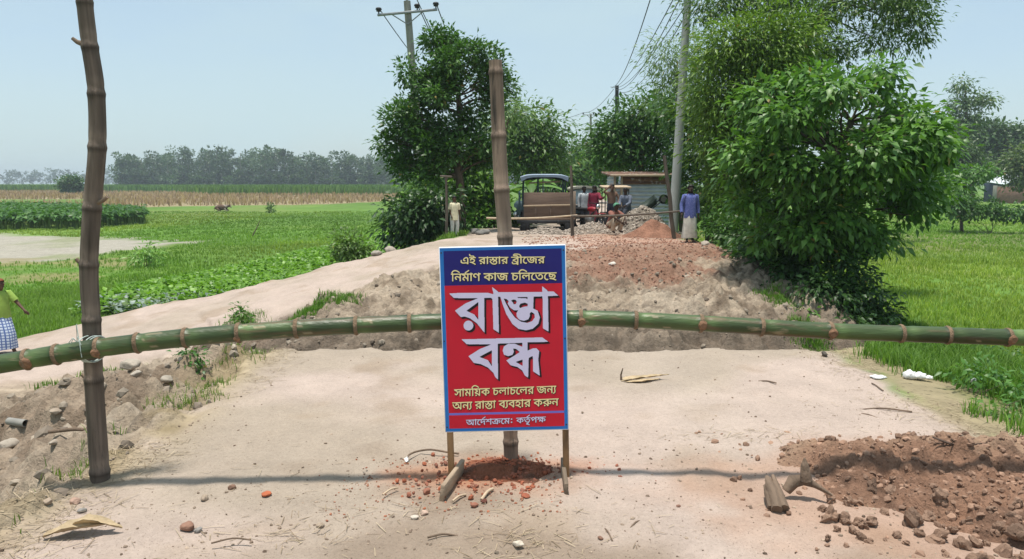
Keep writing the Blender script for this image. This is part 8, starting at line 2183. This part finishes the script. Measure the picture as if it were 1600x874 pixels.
def build_far():
    Y = 130.0
    a, b = gpx(1543, Y), gpx(1604, Y)
    t = empty('brick_wall', ((a.x + b.x) / 2, Y, a.z), 'low brown brick wall across the far side of the right field', 'wall')
    L = b.x - a.x; h = at(1560, 292, Y).z - a.z
    mb = MB(); box(mb, (0, 0, h / 2), (L, .25, h), None, .02)
    mb.build('brickwork', MAT_BRICKW, t)
    mb = MB(); box(mb, (-L / 2, -.05, h / 2 + .1), (.5, .4, h + .2), None, .02); mb.build('pillar', MAT_CONCD, t)
    mb = MB(); box(mb, (0, 0, h + .06), (L, .34, .12), None, .02); mb.build('coping', MAT_CONCD, t)
    Y = 140.0
    a = gpx(1566, Y)
    t = empty('small_house', a, 'small dark house with a pale sloping roof behind the brick wall', 'house')
    h = at(1566, 285, Y).z - a.z
    mb = MB(); box(mb, (0, 2, h / 2), (4.5, 4, h), None, .02); mb.build('wall', M('dark_wall', (.03, .045, .075), .8, .2, 2), t)
    mb = MB(); box(mb, (-1.2, 0, h + .55), (3.4, 5, .12), rotm(R(6), R(-26), 0), .02); box(mb, (1.6, 0, h + .55), (3.0, 5, .12), rotm(R(6), R(28), 0), .02); mb.build('roof', MAT_WHITER, t)
    mb = MB(); box(mb, (.5, -.02, h * .3), (.9, .06, h * .6), None, .01); mb.build('door', MAT_BOARD, t)
    p = gpx(395, 50.0)
    mb = MB(); e = np.array(tuple(at(406, 346, 50) - p)); tube(mb, [(0, 0, -.1), e * .5 + [.05, 0, 0], e], [.05, .035, .02], 6)
    tag(mb.build('leaning_stick', MAT_DRIFT, None, loc=p), 'dark stick leaning to the right in the middle of the left field', 'stick')
    # resting cow in the paddy
    p = gpx(352, 95.0)
    t = empty('cow', p, 'brown and grey cow lying in the grass of the left field', 'cow')
    mb = MB()
    st = [(-.85, .42, .12), (-.7, .5, .28), (-.35, .52, .36), (.05, .5, .36), (.4, .52, .34), (.62, .6, .24), (.82, .7, .17), (1.0, .7, .14), (1.14, .6, .10), (1.24, .54, .07)]
    a_ = np.linspace(0, 2 * np.pi, 14, endpoint=False)
    loft(mb, [np.stack([np.full(14, x), np.cos(a_) * r * .85, z + np.sin(a_) * r], 1) for x, z, r in st])
    for s in (-1, 1):
        tube(mb, [(1.0, s * .1, .78), (1.0, s * .26, .8), (.98, s * .34, .75)], [.04, .05, .02], 6); tube(mb, [(1.06, s * .07, .8), (1.06, s * .14, .92)], [.03, .01], 6)
        tube(mb, [(.45, s * .3, .35), (.75, s * .34, .12), (.4, s * .36, .08)], [.11, .07, .05], 7); tube(mb, [(-.5, s * .3, .35), (-.1, s * .42, .2), (-.45, s * .44, .07)], [.16, .09, .05], 7)
    tube(mb, [(-.85, 0, .55), (-.98, .05, .35), (-.95, .08, .1)], [.04, .03, .04], 6)
    mb.build('body', M('cow_hide', (.13, .08, .055), .9, .3, 2, stain=(.32, .27, .23), stain_scale=1.4, stain_at=.5), t)


build_far()


# ------------------------------------------------------------------ people
J0 = dict(pelvis=(0, 0, .93), spine=(0, .01, 1.12), chest=(0, 0, 1.31), neck=(0, .01, 1.44), jaw=(0, -.015, 1.53), skull=(0, -.005, 1.61), crown=(0, .005, 1.685),
          shl=(.17, .01, 1.38), ell=(.225, .03, 1.11), wrl=(.235, -.03, .87), shr=(-.17, .01, 1.38), elr=(-.225, .03, 1.11), wrr=(-.235, -.03, .87),
          hil=(.09, 0, .89), knl=(.1, -.02, .49), anl=(.1, .02, .09), tol=(.115, -.15, .035), hir=(-.09, 0, .89), knr=(-.1, -.02, .49), anr=(-.1, .02, .09), tor=(-.115, -.15, .035))
RAD = dict(pelvis=(.15, .11), spine=(.135, .10), chest=(.155, .11), neck=(.058, .058), jaw=(.068, .075), skull=(.085, .10), crown=(.062, .075), sh=(.062, .062), el=(.043, .043), wr=(.028, .028),
           hi=(.09, .09), kn=(.06, .06), an=(.042, .042), to=(.042, .032))


def person(label, loc, rz, h, J=None, skin=None, hair=None, top=None, bottom=None, wrap=None, sleeve='long', kind='lungi', name='person', group=None, shirt_hem=.80, belly=1.0, feet=None):
    j = {k: np.array(v, float) for k, v in J0.items()}
    for k, v in (J or {}).items(): j[k] = np.array(v, float)
    t = empty(name, loc, label, 'person', group, rz)
    t.scale = (h / 1.7,) * 3
    vs_, es, rd = [], [], []
    ix = {}
    def vert(k, p, r): ix[k] = len(vs_); vs_.append(tuple(p)); rd.append(r)
    for k in ['pelvis', 'spine', 'chest', 'neck', 'jaw', 'skull', 'crown']: vert(k, j[k], RAD[k])
    for a, b in zip(['pelvis', 'spine', 'chest', 'neck', 'jaw', 'skull'], ['spine', 'chest', 'neck', 'jaw', 'skull', 'crown']): es.append((ix[a], ix[b]))
    for s in 'lr':
        for k in ('sh', 'el', 'wr', 'hi', 'kn', 'an', 'to'): vert(k + s, j[k + s], RAD[k])
        es += [(ix['chest'], ix['sh' + s]), (ix['sh' + s], ix['el' + s]), (ix['el' + s], ix['wr' + s]), (ix['pelvis'], ix['hi' + s]), (ix['hi' + s], ix['kn' + s]), (ix['kn' + s], ix['an' + s]), (ix['an' + s], ix['to' + s])]
        d = unit(j['wr' + s] - j['el' + s]); side = unit(np.cross(d, [1.0 if s == 'l' else -1.0, 0.001, 0])); nrm = np.cross(side, d)
        pm = j['wr' + s] + d * .07; vert('pa' + s, pm, (.036, .02)); es.append((ix['wr' + s], ix['pa' + s]))
        for q, (o, L) in enumerate(((-.027, .075), (-.009, .085), (.009, .08), (.027, .062))):
            a = pm + d * .035 + side * o; b = a + d * L * .5 + nrm * .006; c = b + d * L * .42 + nrm * .02
            vert(f'f{q}a' + s, a, (.0105, .0105)); vert(f'f{q}b' + s, b, (.0095, .0095)); vert(f'f{q}c' + s, c, (.0075, .0075))
            es += [(ix['pa' + s], ix[f'f{q}a' + s]), (ix[f'f{q}a' + s], ix[f'f{q}b' + s]), (ix[f'f{q}b' + s], ix[f'f{q}c' + s])]
        a = pm - d * .03 - side * .03; b = a - side * .028 + d * .03; c = b + d * .03 + side * .004
        vert('ta' + s, b, (.011, .011)); vert('tb' + s, c, (.009, .009)); es += [(ix['pa' + s], ix['ta' + s]), (ix['ta' + s], ix['tb' + s])]
    me = bpy.data.meshes.new('body'); me.from_pydata(vs_, es, []); me.update()
    o = bpy.data.objects.new('body', me); COL.objects.link(o)
    o.modifiers.new('skin', 'SKIN'); sub = o.modifiers.new('sub', 'SUBSURF'); sub.levels = 1; sub.render_levels = 1
    for v, r in zip(me.skin_vertices[0].data, rd): v.radius = r
    me.skin_vertices[0].data[0].use_root = True
    ev = bpy.data.meshes.new_from_object(o.evaluated_get(bpy.context.evaluated_depsgraph_get()))
    ev.calc_loop_triangles()
    V = np.array([q.co[:] for q in ev.vertices]); T = np.array([q.vertices[:] for q in ev.loop_triangles])
    bpy.data.objects.remove(o); bpy.data.meshes.remove(me); bpy.data.meshes.remove(ev)
    mb = MB(); mb.add(V, T)
    up = unit(j['crown'] - j['jaw']); fw = np.array(j.get('face', np.array((0, -1.0, 0)))); fw = unit(fw - up * np.dot(fw, up)); sd = np.cross(up, fw)
    hc = j['skull']
    tube(mb, [hc + fw * .088 + up * .005, hc + fw * .108 - up * .028, hc + fw * .092 - up * .036], [.009, .015, .010], 6)
    for s in (-1, 1):
        ellipsoid(mb, hc + sd * s * .088 - up * .015, (.014, .022, .03), 1)
        ellipsoid(mb, hc + fw * .088 + sd * s * .03 + up * .008, (.013, .008, .008), 1, None, 1)
    ellipsoid(mb, hc + fw * .084 - up * .066, (.024, .01, .006), 1, None, 1)
    mb.build('body', [skin or MAT_SKIN, MAT_EYE], t)
    if hair:
        v, f = ICO[3]; keep = (v[f].mean(1) @ up > -.05 + .55 * (v[f].mean(1) @ fw)); u, inv = np.unique(f[keep], return_inverse=True)
        mb = MB(); mb.add(v[u] * np.array((.095, .108, .1)) * (1.12 if wrap else 1) + hc + up * .022 - fw * .006, inv.reshape(-1, 3)); mb.build('headcloth' if wrap else 'hair', hair, t)
    n = 20; a = np.linspace(0, 2 * np.pi, n, endpoint=False)
    lat = unit(j['shl'] - j['shr'])
    if top:
        mb = MB(); hem = j['pelvis'] + (j['pelvis'] - j['spine']) * ((.93 - shirt_hem) / .19)
        rings = []
        for c, rx, ry in ((hem, .19, .145), (j['pelvis'], .185, .14 * belly), (j['spine'], .172, .132 * belly), (j['chest'], .185, .13), (j['chest'] + (j['neck'] - j['chest']) * .5, .185, .115), (j['neck'] - (j['neck'] - j['chest']) * .12, .11, .085), (j['neck'] + (j['jaw'] - j['neck']) * .12, .062, .064)):
            w_ = 1 + .05 * np.sin(a * 5 + c[2] * 9) * (rx > .15)
            fwd = unit(np.cross(lat, j['chest'] - j['pelvis']))
            rings.append(c + (np.cos(a) * rx * w_)[:, None] * lat + (np.sin(a) * ry * w_)[:, None] * fwd)
        loft(mb, rings, None, 0, False)
        for s in 'lr':
            sh, el, wr = j['sh' + s], j['el' + s], j['wr' + s]
            s0 = sh + (j['chest'] - sh) * .3 + np.array([0, 0, .015])
            if sleeve == 'long': tube(mb, [s0, sh, (sh + el) / 2, el, (el + wr) / 2, wr - (wr - el) * .06], [.075, .082, .07, .062, .056, .05], 12, True, wob=.06)
            elif sleeve == 'short': tube(mb, [s0, sh, (sh + el) / 2, el + (sh - el) * .18], [.075, .085, .078, .076], 12, True, wob=.05)
        mb.build('shirt', top, t)
    if bottom:
        mb = MB()
        if kind == 'lungi':
            rings = []; an = (j['anl'] + j['anr']) / 2; kn = (j['knl'] + j['knr']) / 2
            spread = np.abs(j['anl'] - j['anr'])
            for c, rx, ry, ff in ((j['pelvis'] + [0, 0, .07], .165, .125, .0), (j['pelvis'] - [0, 0, .06], .18, .14, .03), (kn + (j['pelvis'] - kn) * .45, .18, .145, .05), (kn, .175, .14, .07), (kn + (an - kn) * .55, .18, .145, .09), (an + [0, 0, .05], .185, .15, .1)):
                k = np.clip((.9 - c[2]) / .8, 0, 1)
                w_ = 1 + ff * np.sin(a * 7 + c[2] * 3) + ff * .5 * np.sin(a * 11 + 2)
                rings.append(c + np.stack([np.cos(a) * (rx + spread[0] * .25 * k) * w_, np.sin(a) * (ry + spread[1] * .42 * k) * w_, np.sin(a * 3) * .012 * k], 1))
            loft(mb, rings, None, 0, False)
            mb.build('lungi', bottom, t)
        else:
            ellipsoid(mb, j['pelvis'] - [0, 0, .03], (.165, .13, .12), 2)
            for s in 'lr':
                hi, kn, an = j['hi' + s], j['kn' + s], j['an' + s]
                tube(mb, [hi + [0, 0, .03], hi + (kn - hi) * .4, kn, kn + (an - kn) * .5, an + (kn - an) * .05], [.105, .098, .082, .075, .072], 12, True, wob=.06)
            mb.build('trousers', bottom, t)
    if feet:
        for s in 'lr':
            mb = MB(); d = j['to' + s] - j['an' + s]; c = j['an' + s] * .4 + j['to' + s] * .6; c[2] = max(.016, min(j['an' + s][2], j['to' + s][2]) - .03)
            box(mb, c, (.1, .27, .03), rotm(0, 0, math.atan2(d[0], -d[1])), .01); mb.build('sandal', feet, t)
    return t


def build_people():
    blue = M('blue_print_shirt', (.10, .125, .33), .85, .25, 30, .3, 14, stain=(.22, .21, .44), stain_scale=22, stain_at=.55)
    white = cloth('white_cotton', (.60, .57, .50)); cream = cloth('cream_cotton', (.66, .60, .42)); pale = cloth('pale_cotton', (.60, .58, .54))
    p = gpx(1075, 20.9)
    person('man in a long-sleeved blue shirt and white lungi standing on the far bank', p, R(4), 1.58, dict(elr=(-.25, .04, 1.12), wrr=(-.27, -.06, .89), ell=(.24, .05, 1.11), wrl=(.25, 0, .86), anl=(.09, 0, .09), tol=(.13, -.14, .035), anr=(-.07, .02, .09), tor=(-.1, -.13, .035)), MAT_SKIND, MAT_HAIR, blue, white, sleeve='long', shirt_hem=.74, belly=1.12, feet=MAT_RUBBER)
    p = gpx(711, 23.7)
    person('boy in cream top and pale trousers standing beside the T-shaped post', p, R(25), 1.27, dict(elr=(-.2, .02, 1.12), wrr=(-.17, -.09, .9), knl=(.11, -.05, .49)), MAT_SKIN, MAT_HAIR, cream, pale, sleeve='short', kind='trousers', shirt_hem=.72, feet=MAT_RUBBER)
    # man walking in from the left
    x, Yw = at(3, 500, 15.6).x, 15.6
    p = Vector((x, Yw, zat(x, Yw)))
    green = cloth('lime_cotton', (.25, .37, .07)); chk = check_cloth('blue_check', (.58, .66, .76), (.10, .16, .38), 5.0)
    person('man in lime green T-shirt and checked lungi walking in at left', p, R(62), 1.6, dict(shl=(.165, -.02, 1.38), ell=(.26, -.17, 1.16), wrl=(.28, -.36, 1.02), elr=(-.22, .14, 1.13), wrr=(-.24, .1, .89), knl=(.1, -.16, .5), anl=(.09, -.2, .09), tol=(.1, -.37, .035), knr=(-.09, .04, .48), anr=(-.09, .26, .12), tor=(-.1, .1, .03), jaw=(0, -.05, 1.53), skull=(0, -.05, 1.61), crown=(0, -.035, 1.685), face=(.25, -1, -.1)),
           MAT_SKIN, MAT_HENNA, green, chk, sleeve='short', shirt_hem=.82, belly=1.25, feet=MAT_RUBBER)
    grp = 'men gathered behind the rubble'
    def at_ground(x, Y): return gpx(x, Y)
    person('man in a dark red shirt beside the red motorcycle', at_ground(927, 28.2), R(-30), 1.62, dict(ell=(.3, -.1, 1.2), wrl=(.45, -.22, 1.25)), MAT_SKIND, MAT_HAIR, cloth('dark_red_cotton', (.20, .02, .045)), cloth('red_print', (.5, .12, .16)), kind='trousers', group=grp)
    person('man in a pale grey shirt behind the red motorcycle', at_ground(911, 29.0), R(20), 1.6, None, MAT_SKIND, MAT_HAIR, cloth('grey_cotton', (.42, .45, .47)), cloth('dark_trousers', (.05, .06, .08)), kind='trousers', group=grp)
    person('shirtless man raising an arm to his head by the cycle van', at_ground(954, 27.9), R(10), 1.66, dict(elr=(-.36, -.06, 1.42), wrr=(-.2, -.16, 1.58), ell=(.27, -.05, 1.13), wrl=(.18, -.2, 1.0)), M('tan_skin', (.19, .11, .075), .6, .12), MAT_HAIR, None, cloth('dark_lungi', (.03, .03, .045)), group=grp)
    p = at_ground(977, 27.6)
    person('man in a slate blue shirt sitting on the front of the cycle van', (p.x, p.y, p.z + .12), R(-35), 1.62, dict(pelvis=(0, 0, .72), spine=(0, -.03, .9), chest=(0, -.08, 1.08), neck=(0, -.1, 1.21), jaw=(0, -.13, 1.3), skull=(0, -.12, 1.38), crown=(0, -.11, 1.455), shl=(.17, -.07, 1.15), ell=(.22, -.16, .92), wrl=(.12, -.34, .82), shr=(-.17, -.07, 1.15), elr=(-.22, -.16, .92), wrr=(-.12, -.34, .82), hil=(.09, -.02, .7), knl=(.11, -.4, .62), anl=(.1, -.4, .18), tol=(.11, -.55, .13), hir=(-.09, -.02, .7), knr=(-.11, -.4, .62), anr=(-.1, -.4, .18), tor=(-.11, -.55, .13)), MAT_SKIND, MAT_HAIR, cloth('slate_cotton', (.13, .15, .20)), cloth('dark_trousers', (.05, .055, .07)), kind='trousers', group=grp)
    p = at_ground(957, 24.3)
    person('worker with a green headcloth squatting in front of the rubble pile', (p.x, p.y, p.z + .05), R(35), 1.62, dict(pelvis=(0, .12, .27), spine=(0, .06, .45), chest=(0, -.03, .62), neck=(0, -.09, .74), jaw=(0, -.14, .82), skull=(0, -.14, .90), crown=(0, -.12, .975), shl=(.17, -.04, .69), ell=(.25, -.26, .56), wrl=(.14, -.44, .42), shr=(-.17, -.04, .69), elr=(-.25, -.26, .56), wrr=(-.1, -.46, .4), hil=(.1, .1, .26), knl=(.2, -.28, .5), anl=(.15, -.12, .09), tol=(.19, -.28, .035), hir=(-.1, .1, .26), knr=(-.2, -.28, .5), anr=(-.15, -.12, .09), tor=(-.19, -.28, .035), face=(0, -1, -.5)),
           MAT_SKIND, cloth('green_headcloth', (.09, .24, .15)), cloth('rust_cotton', (.24, .10, .075)), cloth('khaki', (.40, .33, .25)), wrap=True, kind='trousers', sleeve='short', shirt_hem=.88, group=grp)


build_people()


# ------------------------------------------------------------------ the hazy air
def build_haze():
    mb = MB()
    x, y0, y1, z0, z1 = 1700, -60, 1750, -4.2, 27.0
    v = [(a, b, c) for a in (-x, x) for b in (y0, y1) for c in (z0, z1)]
    mb.add(v, np.array([[0, 1, 3, 2], [4, 6, 7, 5], [0, 4, 5, 1], [2, 3, 7, 6], [0, 2, 6, 4], [1, 5, 7, 3]]))
    m = bpy.data.materials.new('haze'); m.use_nodes = True
    N, L = m.node_tree.nodes, m.node_tree.links
    N.remove(N['Principled BSDF'])
    pv = N.new('ShaderNodeVolumePrincipled')
    pv.inputs['Color'].default_value = (.80, .90, 1.0, 1)
    pv.inputs['Density'].default_value = HAZE_DENSITY
    pv.inputs['Anisotropy'].default_value = .2
    L.new(pv.outputs[0], N['Material Output'].inputs['Volume'])
    o = mb.build('haze', m, None, smooth=False)
    tag(o, 'thin pale blue haze over the fields', 'haze', None, 'stuff')


build_haze()
